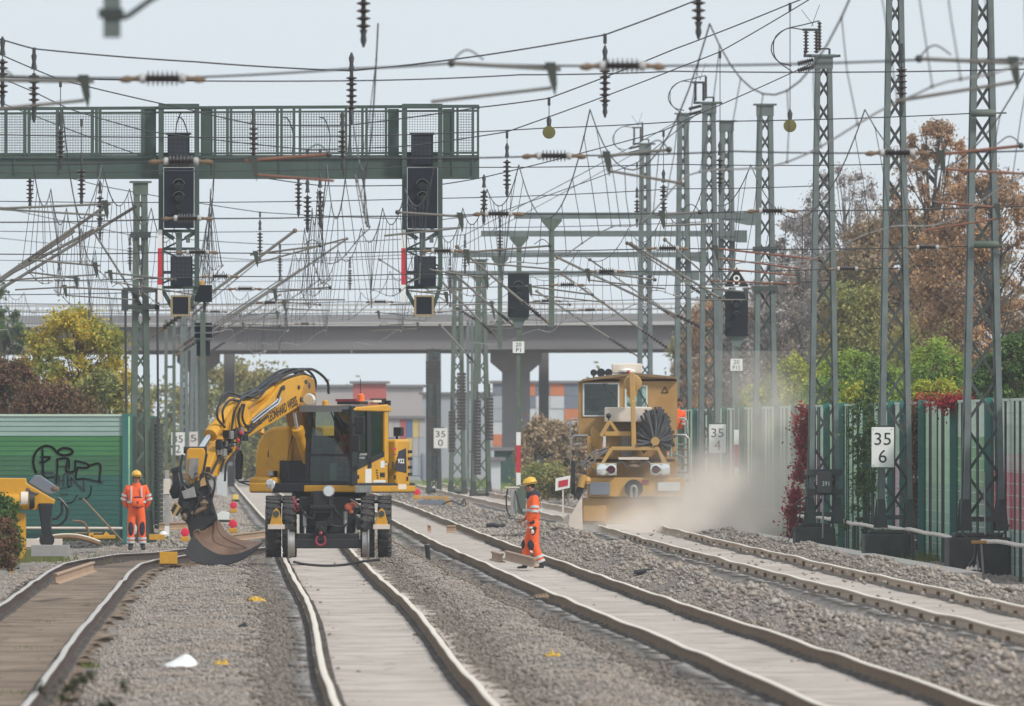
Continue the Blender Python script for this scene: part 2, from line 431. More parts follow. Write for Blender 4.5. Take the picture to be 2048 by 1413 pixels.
# the ground: one sheet to the horizon, fine where the tracks run
gx = np.concatenate([[-9000, -2500, -600, -150, -60, -32], np.arange(-24, 24.01, 0.24), [32, 60, 150, 600, 2500, 9000]])
gy = np.concatenate([[-200, 50, 120, 170], np.arange(200, 760, 1.0), np.arange(760, 1360, 2.5), [1400, 1600, 2200, 4000, 9000, 20000]])
GX, GY = np.meshgrid(gx, gy)
gv = np.stack([GX, GY, ground_z(GX, GY)], -1).reshape(-1, 3)
nx, ny = len(gx), len(gy)
ii = (np.arange(ny - 1)[:, None] * nx + np.arange(nx - 1)[None, :]).ravel()
gf = np.stack([ii, ii + 1, ii + nx + 1, ii + nx], -1)

gm = bpy.data.materials.new('stony_ground'); gm.use_nodes = True
n = gm.node_tree; L = n.links; bs = n.nodes['Principled BSDF']; bs.inputs['Roughness'].default_value = 0.95; bs.inputs['Specular IOR Level'].default_value = 0.1
tc = n.nodes.new('ShaderNodeTexCoord')
def nnoise(sc, stretch, det=6):
    mp = n.nodes.new('ShaderNodeMapping'); mp.inputs['Scale'].default_value = stretch
    L.new(tc.outputs['Object'], mp.inputs['Vector'])
    z = n.nodes.new('ShaderNodeTexNoise'); z.inputs['Scale'].default_value = sc; z.inputs['Detail'].default_value = det; z.inputs['Roughness'].default_value = 0.65
    L.new(mp.outputs[0], z.inputs['Vector']); return z.outputs['Fac']
def nramp(fac, a, b, c0, c1):
    r = n.nodes.new('ShaderNodeValToRGB'); e = r.color_ramp.elements
    e[0].position = a; e[0].color = (*c0, 1); e[1].position = b; e[1].color = (*c1, 1)
    L.new(fac, r.inputs[0]); return r.outputs[0]
base = nramp(nnoise(9.0, (1, 0.12, 1), 8), 0.3, 0.7, (0.14, 0.125, 0.113), (0.36, 0.32, 0.29))
big = nnoise(0.5, (1, 0.06, 1), 4)
mx = n.nodes.new('ShaderNodeMixRGB'); mx.blend_type = 'MULTIPLY'; mx.inputs[0].default_value = 0.7
L.new(base, mx.inputs[1]); L.new(nramp(big, 0.3, 0.7, (0.62, 0.60, 0.59), (1.0, 0.98, 0.95)), mx.inputs[2])
L.new(mx.outputs[0], bs.inputs['Base Color'])
g_ob = raw_mesh('ground', gv, gf, gm, smooth=True); tag(g_ob, None, None, kind='structure')

# track beds and rails
def bed_mat(name, c0, c1, c2, streak=True):
    m = bpy.data.materials.new(name); m.use_nodes = True
    n = m.node_tree; L = n.links; bs = n.nodes['Principled BSDF']; bs.inputs['Roughness'].default_value = 0.95; bs.inputs['Specular IOR Level'].default_value = 0.1
    tc = n.nodes.new('ShaderNodeTexCoord')
    def nn(sc, st, det=6):
        mp = n.nodes.new('ShaderNodeMapping'); mp.inputs['Scale'].default_value = st
        L.new(tc.outputs['Object'], mp.inputs['Vector'])
        z = n.nodes.new('ShaderNodeTexNoise'); z.inputs['Scale'].default_value = sc; z.inputs['Detail'].default_value = det; z.inputs['Roughness'].default_value = 0.6
        L.new(mp.outputs[0], z.inputs['Vector']); return z.outputs['Fac']
    r = n.nodes.new('ShaderNodeValToRGB'); e = r.color_ramp.elements
    e[0].position = 0.32; e[0].color = (*c0, 1); e[1].position = 0.68; e[1].color = (*c1, 1)
    L.new(nn(1.0, (0.9, 0.38, 1), 9), r.inputs[0])                      # bands across the track, sleeper after sleeper
    r2 = n.nodes.new('ShaderNodeValToRGB'); e = r2.color_ramp.elements
    e[0].position = 0.60; e[0].color = (0, 0, 0, 1); e[1].position = 0.72; e[1].color = (0.8, 0.8, 0.8, 1)
    L.new(nn(4.0, (1, 0.06, 1), 8), r2.inputs[0])
    x = n.nodes.new('ShaderNodeMixRGB'); x.inputs[2].default_value = (*c2, 1)
    L.new(r2.outputs[0], x.inputs[0]); L.new(r.outputs[0], x.inputs[1]); L.new(x.outputs[0], bs.inputs['Base Color'])
    return m
M['bed_dust'] = bed_mat('dust_covered_sleepers', (0.31, 0.27, 0.238), (0.52, 0.455, 0.405), (0.24, 0.21, 0.188))
M['bed_old'] = bed_mat('dark_timber_sleepers', (0.12, 0.088, 0.065), (0.27, 0.205, 0.155), (0.06, 0.046, 0.036))
M['bed_stone'] = bed_mat('dusty_stony_sleepers', (0.33, 0.288, 0.255), (0.50, 0.44, 0.39), (0.16, 0.145, 0.135))
M['clip_pale'] = mat('dusty_rail_clips', (0.22, 0.195, 0.175), .85, var=.25, scale=3, dirt=(.34, .30, .26), dirt_amt=.5, dirt_scale=.8)
M['clip'] = mat('grey_rail_clips', (0.10, 0.09, 0.085), .85, var=.25, scale=3, dirt=(.24, .21, .19), dirt_amt=.4, dirt_scale=.8)
RAILP = [(-.07, -.172), (.07, -.172), (.07, -.158), (.012, -.135), (.010, -.045), (.036, -.032), (.036, -.006), (.028, 0), (-.028, 0), (-.036, -.006), (-.036, -.032), (-.010, -.045), (-.012, -.135), (-.07, -.158)]
def sweep_rail(mb, Xs, Ys, Zs):
    n = len(RAILP); rows = []
    for x, y, z in zip(Xs, Ys, Zs): rows.append([(x + a, y, z + b) for a, b in RAILP])
    vs = [p for r in rows for p in r]; o = len(mb.v); mb.v.extend(vs)
    for i in range(len(rows) - 1):
        for k in range(n):
            q = (k + 1) % n
            mb.f.append((o + i * n + k, o + i * n + q, o + (i + 1) * n + q, o + (i + 1) * n + k)); mb.m.append(1 if k in (6, 7, 8) else 0)
    mb.f.append(tuple(o + k for k in range(n))); mb.m.append(0)
    mb.f.append(tuple(o + (len(rows) - 1) * n + k for k in range(n))[::-1]); mb.m.append(0)
def track(k, label, bedm, railm, y0, y1, bedz=-0.15, half=0.95, clips=False):
    t = thing('railway_track', label, 'railway track')
    Y = np.concatenate([np.arange(y0, min(620, y1), 1.0), np.arange(620, y1, 4.0)]) if y1 > 620 else np.arange(y0, y1, 1.0)
    X = tx(k, Y); Z = ZT(k, Y)
    us = np.array([-half - 0.28, -half, -1.0, -0.84, -0.7, -0.35, 0, 0.35, 0.7, 0.84, 1.0, half, half + 0.28])
    dz = np.array([-0.13, -0.015, 0, 0.0, -0.01, -0.015, -0.02, -0.015, -0.01, 0.0, 0, -0.015, -0.13])
    sl = (0.008 * np.sin(Y / 0.6 * 6.283) if False else 0 * Y) + (vnoise(Y, Y * 0, 11, 0.35, 1) - 0.5) * 0.02
    PX = X[:, None] + us[None, :] + ((vnoise(Y[:, None] * 0.09, us[None, :] * 3, 13) - 0.5) * 0.16 + (vnoise(Y[:, None] * 0.8, us[None, :] * 3, 15) - 0.5) * 0.3) * (np.abs(us) > half - .1)[None, :]
    PZ = (Z + bedz + sl)[:, None] + dz[None, :] + (vnoise(Y[:, None], us[None, :] * 2, 14) - .5) * 0.015
    PY = np.repeat(Y[:, None], len(us), 1)
    v = np.stack([PX, PY, PZ], -1).reshape(-1, 3); m = len(us)
    i = (np.arange(len(Y) - 1)[:, None] * m + np.arange(m - 1)[None, :]).ravel()
    raw_mesh('sleeper_bed', v, np.stack([i, i + 1, i + m + 1, i + m], -1), bedm, t, smooth=True)
    for s in (-1, 1):
        mb = MB()
        sweep_rail(mb, X + s * 0.753 + wav(Y, 9 + s, 0.006, 30), Y, Z + wav(Y, 20 + s, 0.006, 27))
        ro = obj('rail', mb, railm, t, smooth=True)
        mb = MB(); q = random.Random(int(y0 + s))
        for yy in np.arange(y0 + .5, 640, 0.6):
            x = float(tx(k, yy)) + s * 0.753; z = float(ZT(k, yy)) + bedz
            for e in (-1, 1):
                if q.random() < .12: continue
                h_ = .018 + q.random() * .03; mb.box(x + e * .10 - .035, x + e * .10 + .035, yy - .09, yy + .09, z - .02, z + h_)
        if clips:
            for yy in np.arange(y0 + 1, 640, 7.8):
                x = float(tx(k, yy)) + s * 0.753; z = float(ZT(k, yy)); h_ = q.random() * .03
                mb.box(x - .07, x - .02, yy - .07, yy + .07, z - .15, z - .075 + h_, 1)
        obj('rail_clips', mb, [M['clip_pale'] if clips else M['clip'], M['rail_side']], ro)
    return t
M['rail_sandy'] = mat('dust_coated_rail', (0.42, 0.32, 0.235), .85, var=.14, scale=1.2, dirt=(.22, .165, .12), dirt_amt=.25, dirt_scale=1.2)
R_DUST = [M['rail_side'], M['rail_top']]; R_OLD = [M['rail_old_side'], M['rail_old']]
track('T1', 'old track with dark timber sleepers curving in at the left', M['bed_old'], R_OLD, 205, 640, half=0.86)
track('T2', 'dust covered track running straight under the excavator', M['bed_dust'], R_DUST, 205, 1300)
track('T3', 'dust covered track the walking worker is crossing', M['bed_dust'], R_DUST, 205, 1300)
track('T4', 'rightmost dusty track leading to the ballast machine', M['bed_stone'], [M['rail_sandy'], M['rail_top']], 205, 1300, clips=True)

# ballast stones: far too many to count
def stones(name, N, y0, y1, x0, x1, smin, smax, m, seed, keep=None, inbed=0.0, zoff=0.0, biasnear=False):
    r = np.random.RandomState(seed)
    Y = y0 + (y1 - y0) * (r.rand(N) ** 1.0); X = x0 + (x1 - x0) * r.rand(N)
    near = np.full(N, 9.0)
    for k in TR: near = np.minimum(near, np.abs(X - tx(k, Y)))
    p = np.clip((near - 0.92 - 0.25 * vnoise(X, Y, 21, 1.0, 0.15)) / 0.22, inbed, 1)
    if keep is not None: p = p * keep(X, Y)
    k = r.rand(N) < p; X, Y = X[k], Y[k]; n_ = len(X)
    Z = ground_z(X, Y) + zoff
    base = np.array([(1, 0, 0), (0, 1, 0), (-1, 0, 0), (0, -1, 0), (0, 0, 1), (0, 0, -0.6)], float)
    s = (smin + (smax - smin) * r.rand(n_) ** 2)[:, None, None] / 2
    V = base[None] * s * (0.6 + 0.8 * r.rand(n_, 6, 1)) * np.array([1.2, 1.0, 0.85])
    a = r.rand(n_) * 6.283; ca, sa = np.cos(a)[:, None], np.sin(a)[:, None]
    Vx = V[..., 0] * ca - V[..., 1] * sa; Vy = V[..., 0] * sa + V[..., 1] * ca
    Vz = V[..., 2] + (Vx * (r.rand(n_, 1) - .5) + Vy * (r.rand(n_, 1) - .5)) * 0.8
    V = np.stack([Vx + X[:, None], Vy + Y[:, None], Vz + Z[:, None] + s[:, :, 0] * 0.35], -1).reshape(-1, 3)
    fb = np.array([(0, 1, 4), (1, 2, 4), (2, 3, 4), (3, 0, 4), (1, 0, 5), (2, 1, 5), (3, 2, 5), (0, 3, 5)])
    Fc = (np.arange(n_)[:, None, None] * 6 + fb[None]).reshape(-1, 3)
    o = raw_mesh(name, V, Fc, m); return tag(o, None, None, kind='stuff')
M['stone_dust'] = island_mat('dust_coated_ballast', [(0.24, 0.205, 0.178), (0.38, 0.33, 0.288), (0.46, 0.40, 0.35), (0.32, 0.28, 0.247)])
M['stone'] = island_mat('grey_brown_ballast', [(0.14, 0.122, 0.108), (0.25, 0.218, 0.192), (0.34, 0.30, 0.265), (0.29, 0.26, 0.238), (0.42, 0.375, 0.335)], noise=(0.16, (0.33, 0.272, 0.225), 0.75))
def _edge(X, Y):
    o = 0
    for k in ('T2', 'T3', 'T4'): o = np.maximum(o, bump_at(np.abs(X - tx(k, Y)), 1.10, .30))
    return o
stones('ballast_gravel', 260000, 228, 640, -6, 9, 0.03, 0.075, M['stone_dust'], 5, keep=_edge, inbed=1.0, zoff=0.05)
stones('ballast_gravel', 460000, 225, 640, -9.5, 9.8, 0.024, 0.062, M['stone'], 1)
stones('ballast_gravel', 90000, 640, 1150, -14, 7.0, 0.06, 0.15, M['stone'], 2)
def _edge(X, Y):
    o = 0
    for k in ('T2', 'T3', 'T4'): o = np.maximum(o, bump_at(np.abs(X - tx(k, Y)), 1.10, .30))
    return o
stones('ballast_gravel', 260000, 228, 640, -6, 9, 0.03, 0.075, M['stone_dust'], 5, keep=_edge, inbed=1.0, zoff=0.05)
stones('ballast_gravel', 26000, 230, 640, -1, 9.5, 0.06, 0.15, M['stone'], 3, keep=lambda X, Y: np.clip(bump_at(X - tx('T4', Y), -2.0, 0.55) + bump_at(X - tx('T4', Y), 2.1, 0.6), 0, 1), zoff=0.02)
stones('ballast_gravel', 900, 235, 660, 1.5, 9, 0.04, 0.09, M['stone'], 4, keep=lambda X, Y: (np.abs(X - tx('T4', Y)) < 1.3) * 1.0, inbed=1.0, zoff=0.2)
# ---------------------------------------------------------------- road bridge far behind
BY = 1290.0
M['bridge_conc'] = mat('hazed_grey_bridge_concrete', (0.25, 0.245, 0.25), 0.9, var=0.1, scale=.5, dirt=(0.17, 0.165, 0.165), dirt_amt=0.5, dirt_scale=.35)  # pier concrete lightened: distance haze is put into the colour
M['bridge_side'] = mat('hazed_bridge_girder', (0.19, 0.18, 0.185), 0.9, var=0.15, scale=.6, stretch=(.2, 1, 1), dirt=(0.13, 0.12, 0.12), dirt_amt=0.5, dirt_scale=.5)  # girder colour raised too, painting in the pallor of distant air
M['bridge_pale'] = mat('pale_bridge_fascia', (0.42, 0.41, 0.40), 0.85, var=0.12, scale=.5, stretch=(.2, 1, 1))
br_ = thing('road_bridge', 'long concrete road bridge crossing over the tracks behind everything', 'bridge', W(1024, 970, BY))
B = lambda x, y, d=0.0: W(x, y, BY) + Vector((0, d, 0)) - br_.location
def bslab(x0, x1, ya0, yb0, ya1, yb1, d0, d1):
    """slab between left (ya0..yb0) and right (ya1..yb1) rows"""
    p = [B(x0, yb0), B(x1, yb1), B(x1, ya1), B(x0, ya0)]
    return MB().prism([(q.x, q.z) for q in p], d0, d1)
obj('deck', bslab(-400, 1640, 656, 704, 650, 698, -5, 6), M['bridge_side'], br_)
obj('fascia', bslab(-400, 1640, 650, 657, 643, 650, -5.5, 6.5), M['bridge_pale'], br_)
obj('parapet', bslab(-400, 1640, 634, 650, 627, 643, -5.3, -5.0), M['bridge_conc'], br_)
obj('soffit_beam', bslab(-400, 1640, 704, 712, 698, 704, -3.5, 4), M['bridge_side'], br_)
mb = MB()
for y in (614, 624):
    a, b = B(-400, y, -5.2), B(1640, y - 7, -5.2); mb.bar(a, b, .05)
    a, b = B(-400, y, 6), B(1640, y - 7, 6); mb.bar(a, b, .05)
for i in range(150):
    x = -400 + i * 13.6; q = B(x, 634 - 7 * (x + 400) / 2040, -5.2); mb.box(q.x - .02, q.x + .02, q.y - .02, q.y + .02, q.z, q.z + (.50 if i % 7 else .56))
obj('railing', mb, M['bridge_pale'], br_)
for px, w, pale, yc in ((1032, 56, 1, 742), (397, 38, 1, 742), (455, 22, 0, 712), (866, 30, 0, 712), (1088, 20, 0, 705), (-120, 50, 1, 742)):
    a, b = B(px - w / 2, 980), B(px + w / 2, 705)
    d = 0 if pale else 9
    mb = MB().box(a.x, b.x, d - 1, d + 1, a.z - .3, b.z)
    if pale:
        mb.prism([(a.x - .0, B(0, 745).z), (b.x, B(0, 745).z), (b.x + .55, B(0, 725).z), (b.x + .55, B(0, 706).z), (a.x - .55, B(0, 706).z), (a.x - .55, B(0, 725).z)], d - 1.3, d + 1.3)
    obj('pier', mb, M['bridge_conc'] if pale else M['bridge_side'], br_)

# ---------------------------------------------------------------- buildings beyond the bridge, distance haze painted into their paler colours
def facade_building(label, x0, x1, y0, Y, base, cols, nx_, ny_, seed, depth=14, name='warehouse', cat='building', gap=.0):
    s = F / Y; r = random.Random(seed)
    t = thing(name, label, cat, (XW((x0 + x1) / 2, Y), Y, -.3))
    w = (x1 - x0) / s / 2; h = ZW(y0, Y) + .3
    obj('wall', MB().box(-w, w, 0, depth, 0, h), base, t)
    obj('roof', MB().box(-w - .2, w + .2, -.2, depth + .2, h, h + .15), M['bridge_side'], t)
    if cols:
        cw, ch = 2 * w / nx_, (h - .3) / ny_
        for i in range(nx_):
            for j in range(ny_):
                c = cols[r.randrange(len(cols))]
                if c is None: continue
                obj('facade_panel', MB().box(-w + i * cw + .015, -w + (i + 1) * cw - .015, -.05, 0, .3 + j * ch + .015, .3 + (j + 1) * ch - .015), c, t)
    return t
M['p_orange'] = mat('orange_facade', (0.52, 0.17, 0.07), 0.7, var=0.08); M['p_grey'] = mat('slate_facade', (0.16, 0.18, 0.22), 0.7, var=0.08)
M['p_pale'] = mat('pale_facade', (0.52, 0.54, 0.55), 0.7, var=0.06); M['p_mid'] = mat('grey_facade', (0.33, 0.36, 0.38), 0.7, var=0.06)
M['p_beige'] = mat('beige_grey_render', (0.40, 0.37, 0.36), 0.8, var=0.06, scale=.3); M['p_red'] = mat('hazed_red_sheet', (0.42, 0.10, 0.09), 0.7, var=0.12, scale=.5)
M['p_blue'] = mat('hazed_blue_sheet', (0.08, 0.14, 0.30), 0.7, var=0.12); M['p_yel'] = mat('hazed_yellow_sheet', (0.55, 0.42, 0.14), 0.7, var=0.12)
facade_building('pale building with orange and slate chequered panels beyond the bridge', 985, 1215, 767, 1620, M['p_pale'], [M['p_orange'], M['p_grey'], M['p_pale'], M['p_mid'], M['p_orange'], None], 8, 7, 4)
facade_building('low beige grey hall filling the gap beyond the bridge', 590, 845, 775, 1600, M['p_beige'], None, 0, 0, 1)
facade_building('haze pale red hall standing taller in front of the beige one', 706, 772, 768, 1570, M['p_red'], None, 0, 0, 2, depth=5)
facade_building('dark grey shed with graffiti coloured panels behind the excavator', 775, 850, 838, 1500, M['p_mid'], [M['p_red'], M['p_grey'], M['p_mid'], M['p_mid'], M['p_blue'], M['p_yel'], M['p_beige']], 6, 3, 6, depth=5, name='shed')
facade_building('grey blue hall behind the far mast cluster', 845, 985, 790, 1580, M['p_mid'], None, 0, 0, 3)
facade_building('pinkish wall showing between the masts right of the dust', 1375, 1440, 770, 1250, M['p_orange2'] if 'p_orange2' in M else mat('hazed_salmon_wall', (0.50, 0.27, 0.18), 0.8, var=0.08), None, 0, 0, 5, depth=3, name='shed')
facade_building('small pale cabinet hut right of the far mast cluster', 980, 1001, 922, 1120, M['p_pale'], None, 0, 0, 7, depth=1, name='cabinet', cat='cabinet')
facade_building('small dark green kiosk between the bridge pier and the bushes', 988, 1030, 902, 1180, mat('dark_green_sheet', (0.03, 0.075, 0.06), 0.7), None, 0, 0, 8, depth=1.5, name='cabinet', cat='cabinet')
facade_building('small white hut behind excavator arm', 434, 454, 932, 1100, M['p_pale'], None, 0, 0, 9, depth=1.2, name='cabinet', cat='cabinet')
for i, (px, lab) in enumerate(((640, 'dark bollard left in the row behind the excavator'), (655, 'second dark bollard in the row behind the excavator'), (672, 'third dark bollard in the row behind the excavator'), (846, 'dark bollard alone right of the excavator tail'))):
    p = W(px, 960, 1340)
    tag(obj('bollard', MB().lathe((0, 0, 0), (0, 0, 1.3), [(0, .13), (.9, .13), (1, .06)], 10), M['p_grey'], loc=p, smooth=True), lab, 'bollard', 'bollards near the bridge')

# ---------------------------------------------------------------- noise barriers
def barrier_mat(name, bands, rough=.45, streak=.12):
    """painted boards: bands = [(height fraction, colour)]; thin pale joints between boards"""
    m = bpy.data.materials.new(name); m.use_nodes = True
    n = m.node_tree; L = n.links; bs = n.nodes['Principled BSDF']; bs.inputs['Roughness'].default_value = rough
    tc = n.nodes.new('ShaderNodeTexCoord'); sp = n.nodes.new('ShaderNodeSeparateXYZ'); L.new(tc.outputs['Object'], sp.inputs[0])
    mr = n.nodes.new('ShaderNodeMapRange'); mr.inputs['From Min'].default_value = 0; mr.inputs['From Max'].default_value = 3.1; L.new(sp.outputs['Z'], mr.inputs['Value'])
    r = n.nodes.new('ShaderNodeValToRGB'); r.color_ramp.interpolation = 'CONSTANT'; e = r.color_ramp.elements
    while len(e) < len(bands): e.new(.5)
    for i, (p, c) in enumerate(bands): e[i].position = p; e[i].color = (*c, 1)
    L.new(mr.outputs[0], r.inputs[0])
    nz = n.nodes.new('ShaderNodeTexNoise'); nz.inputs['Scale'].default_value = 2.0; nz.inputs['Detail'].default_value = 6
    mp = n.nodes.new('ShaderNodeMapping'); mp.inputs['Scale'].default_value = (.6, .05, 2.5); L.new(tc.outputs['Object'], mp.inputs[0]); L.new(mp.outputs[0], nz.inputs['Vector'])
    mx = n.nodes.new('ShaderNodeMixRGB'); mx.blend_type = 'MULTIPLY'; mx.inputs[0].default_value = 1
    rr = n.nodes.new('ShaderNodeMapRange'); rr.inputs['To Min'].default_value = 1 - 2 * streak; rr.inputs['To Max'].default_value = 1 + 2 * streak; L.new(nz.outputs['Fac'], rr.inputs['Value'])
    L.new(r.outputs[0], mx.inputs[1]); L.new(rr.outputs[0], mx.inputs[2]); L.new(mx.outputs[0], bs.inputs['Base Color'])
    return m
G_pale, G_pale2 = (0.42, 0.52, 0.46), (0.30, 0.42, 0.35)
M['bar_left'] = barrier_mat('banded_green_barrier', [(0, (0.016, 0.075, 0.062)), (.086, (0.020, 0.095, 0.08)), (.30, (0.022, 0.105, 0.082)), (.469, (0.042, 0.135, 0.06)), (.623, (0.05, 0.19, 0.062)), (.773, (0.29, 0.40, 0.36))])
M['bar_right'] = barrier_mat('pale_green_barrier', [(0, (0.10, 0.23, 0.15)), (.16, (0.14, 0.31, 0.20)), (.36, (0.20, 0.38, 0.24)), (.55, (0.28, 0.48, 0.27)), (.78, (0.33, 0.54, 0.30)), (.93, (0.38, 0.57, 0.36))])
M['bar_green'] = barrier_mat('strong_green_boards', [(0, (0.03, 0.13, 0.08)), (.36, (0.03, 0.16, 0.07)), (.55, (0.05, 0.27, 0.06)), (.86, (0.42, 0.56, 0.42))])
M['bar_pink'] = barrier_mat('pink_sprayed_boards', [(0, (0.17, 0.28, 0.22)), (.22, (0.42, 0.25, 0.30)), (.62, (0.44, 0.34, 0.36)), (.72, (0.36, 0.50, 0.37)), (.93, (0.48, 0.60, 0.48))], streak=.2)
M['bar_red'] = barrier_mat('red_sprayed_boards', [(0, (0.21, 0.30, 0.26)), (.30, (0.42, 0.05, 0.09)), (.66, (0.45, 0.35, 0.33)), (.76, (0.36, 0.50, 0.37)), (.93, (0.48, 0.60, 0.48))], streak=.2)
M['bar_ivy'] = mat('dark_stem_covered_board', (0.09, 0.05, 0.05), 0.9, var=0.25, scale=5)
M['seam'] = mat('pale_board_joint', (0.46, 0.56, 0.46), 0.6, var=0.05)
# left barrier: faces us, then turns away along the line
LB = 640.0
lb = thing('noise_barrier', 'banded green noise barrier with black graffiti at the left', 'noise barrier', (XW(245, LB), LB, ZW(1078, LB)))
hL = ZW(833, LB) - ZW(1078, LB)
mb = MB(); mb.box(-7.5, 0, 0, .12, 0, hL)
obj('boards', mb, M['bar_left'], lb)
mb = MB()
for i in range(1, 25): mb.box(-7.5, 0, -.012, 0, i * hL / 25 - .0028, i * hL / 25 + .0028)
obj('board_joints', mb, mat('dull_green_joint', (0.05, 0.17, 0.13), 0.5, var=.1), lb)
obj('top_rail', MB().box(-7.5, 0, -.03, .15, hL, hL + .05), M['seam'], lb)
obj('post', MB().box(0.0, .13, -.06, .2, -.1, hL + .06), M['teal'], lb)
obj('post', MB().box(-5.2, -5.07, -.04, .16, -.1, hL + .06), M['teal'], lb) if False else None
obj('base_rail', MB().tube([(-7.5, -.12, ZW(1055, LB) - lb.location.z), (0, -.12, ZW(1057, LB) - lb.location.z)], .03, 8), M['pipe'], lb)
# graffiti strokes, traced
s_ = F / LB
def GP(zx, zy): return Vector(((zx / 4.71 - 245) / s_, -.018, ZW(820 + zy / 4.71, LB) - lb.location.z))
mb = MB()
def stroke(pts, w=.03, smooth_=True):
    P = curve2([GP(*p) for p in pts], 6 * len(pts)) if smooth_ and len(pts) > 2 else [GP(*p) for p in pts]
    for a, b in zip(P[:-1], P[1:]):
        e = (b - a).normalized() * w * .35; mb.bar(a - e, b + e, w, .006, 0, (0, 1, 0))
def curve2(pts, n):
    q = [2 * pts[0] - pts[1]] + pts + [2 * pts[-1] - pts[-2]]; out = []; per = max(2, n // (len(pts) - 1))
    for i in range(len(pts) - 1):
        p0, p1, p2, p3 = q[i:i + 4]
        for j in range(per):
            u = j / per; out.append(0.5 * (2 * p1 + (p2 - p0) * u + (2 * p0 - 5 * p1 + 4 * p2 - p3) * u * u + (3 * p1 - p0 - 3 * p2 + p3) * u ** 3))
    out.append(pts[-1]); return out
st_ = [([(345, 605), (318, 530), (318, 450), (350, 385), (410, 345), (470, 345), (510, 370), (540, 405), (590, 428), (650, 422), (685, 400), (660, 370), (600, 362), (555, 380), (540, 405)], .055),
       ([(400, 370), (402, 500), (408, 610)], .05), ([(385, 445), (470, 450), (420, 490), (375, 495)], .045), ([(385, 590), (500, 595)], .05),
       ([(540, 465), (540, 560), (530, 700)], .045), ([(540, 465), (640, 462), (650, 560)], .045), ([(545, 530), (640, 535)], .03), ([(640, 460), (625, 575), (700, 575), (710, 480)], .045),
       ([(710, 480), (820, 510), (825, 545), (730, 545)], .045), ([(730, 545), (715, 650), (800, 650), (965, 685)], .045), ([(830, 530), (940, 515), (935, 680)], .05),
       ([(520, 610), (525, 690)], .035), ([(400, 610), (440, 640), (510, 630)], .035), ([(560, 620), (560, 710)], .035), ([(600, 610), (600, 720)], .035), ([(560, 670), (600, 665)], .03),
       ([(610, 605), (690, 600)], .035), ([(640, 620), (640, 720), (660, 720)], .03), ([(640, 665), (680, 660)], .03), ([(670, 640), (672, 720)], .035), ([(670, 645), (790, 760)], .035), ([(785, 660), (795, 765)], .035),
       ([(570, 795), (640, 795)], .025), ([(600, 880), (680, 870), (730, 800)], .025), ([(740, 835), (820, 830), (855, 780), (860, 715)], .025), ([(560, 740), (650, 730)], .02)]
for p, w in st_: stroke(p, w)
obj('graffiti', mb, mat('faded_black_spray', (0.02, 0.028, 0.03), 0.75, var=.15), lb)
# run going away from the camera
lb2 = thing('noise_barrier', 'pale green barrier with climbing wires behind the left worker', 'noise barrier', (XW(247, LB + 1), LB + 1, ZW(1078, LB)))
for i in range(24):
    y0, y1 = i * 5.0, i * 5.0 + 5.0; xo = lambda y: -.0075 * y
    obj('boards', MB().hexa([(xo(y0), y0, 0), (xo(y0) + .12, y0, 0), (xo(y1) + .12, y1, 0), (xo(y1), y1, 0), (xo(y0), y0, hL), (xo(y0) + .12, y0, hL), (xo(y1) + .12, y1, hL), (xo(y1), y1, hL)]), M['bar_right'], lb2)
    obj('post', MB().box(xo(y1) - .0, xo(y1) + .16, y1 - .08, y1 + .08, 0, hL + .05), M['teal'], lb2)
    obj('climbing_wire', MB().tube([(xo(y0) + .2, y0 + 2.5, 0), (xo(y0) + .2, y0 + 2.5, hL)], .02, 5), M['steel_dark'], lb2)
# right barrier
rbx = lambda Y: 9.62 - .01262 * (Y - 514)
rb = thing('noise_barrier', 'long pale green noise barrier with teal posts along the right side', 'noise barrier', (rbx(514), 514, -.25))
hR = 3.37
R_ = lambda Y: (rbx(Y) - rbx(514), Y - 514)
fx0 = lambda px: next(Y for Y in np.arange(480, 900, .25) if 1024 + rbx(Y) * F / Y <= px)
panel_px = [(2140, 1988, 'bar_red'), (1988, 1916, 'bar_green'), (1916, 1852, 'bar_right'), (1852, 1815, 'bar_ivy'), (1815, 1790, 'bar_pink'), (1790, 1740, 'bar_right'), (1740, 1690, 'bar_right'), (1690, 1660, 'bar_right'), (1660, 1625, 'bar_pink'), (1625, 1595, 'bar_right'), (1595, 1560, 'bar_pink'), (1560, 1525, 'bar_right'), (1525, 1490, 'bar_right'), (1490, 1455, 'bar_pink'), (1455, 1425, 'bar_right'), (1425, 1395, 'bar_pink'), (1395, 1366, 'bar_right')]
def rpanel(Y0, Y1, m):
    (x0, y0), (x1, y1) = R_(Y0), R_(Y1)
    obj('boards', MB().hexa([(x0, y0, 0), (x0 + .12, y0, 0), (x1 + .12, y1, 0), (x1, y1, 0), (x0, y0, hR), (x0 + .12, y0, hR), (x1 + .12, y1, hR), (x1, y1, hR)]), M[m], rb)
    mb = MB()
    for k in range(1, 15):
        z = k * hR / 15; mb.hexa([(x0 - .008, y0 + .2, z - .008), (x0, y0 + .2, z - .008), (x1, y1 - .2, z - .008), (x1 - .008, y1 - .2, z - .008), (x0 - .008, y0 + .2, z + .008), (x0, y0 + .2, z + .008), (x1, y1 - .2, z + .008), (x1 - .008, y1 - .2, z + .008)])
    obj('board_joints', mb, M['seam'], rb)
    N = max(2, int(round((Y1 - Y0) / 4.6)))
    rr = random.Random(int(Y0 * 7))
    for k in range(N):
        for q in range(2 if k % 2 else 1):
            Y = Y0 + (Y1 - Y0) * (k + .5 + .22 * q + rr.uniform(-.12, .12)) / N; x, y = R_(Y); obj('climbing_wire', MB().tube([(x - .09, y, 0), (x - .09, y, hR)], .020, 5), M['steel_dark'], rb)
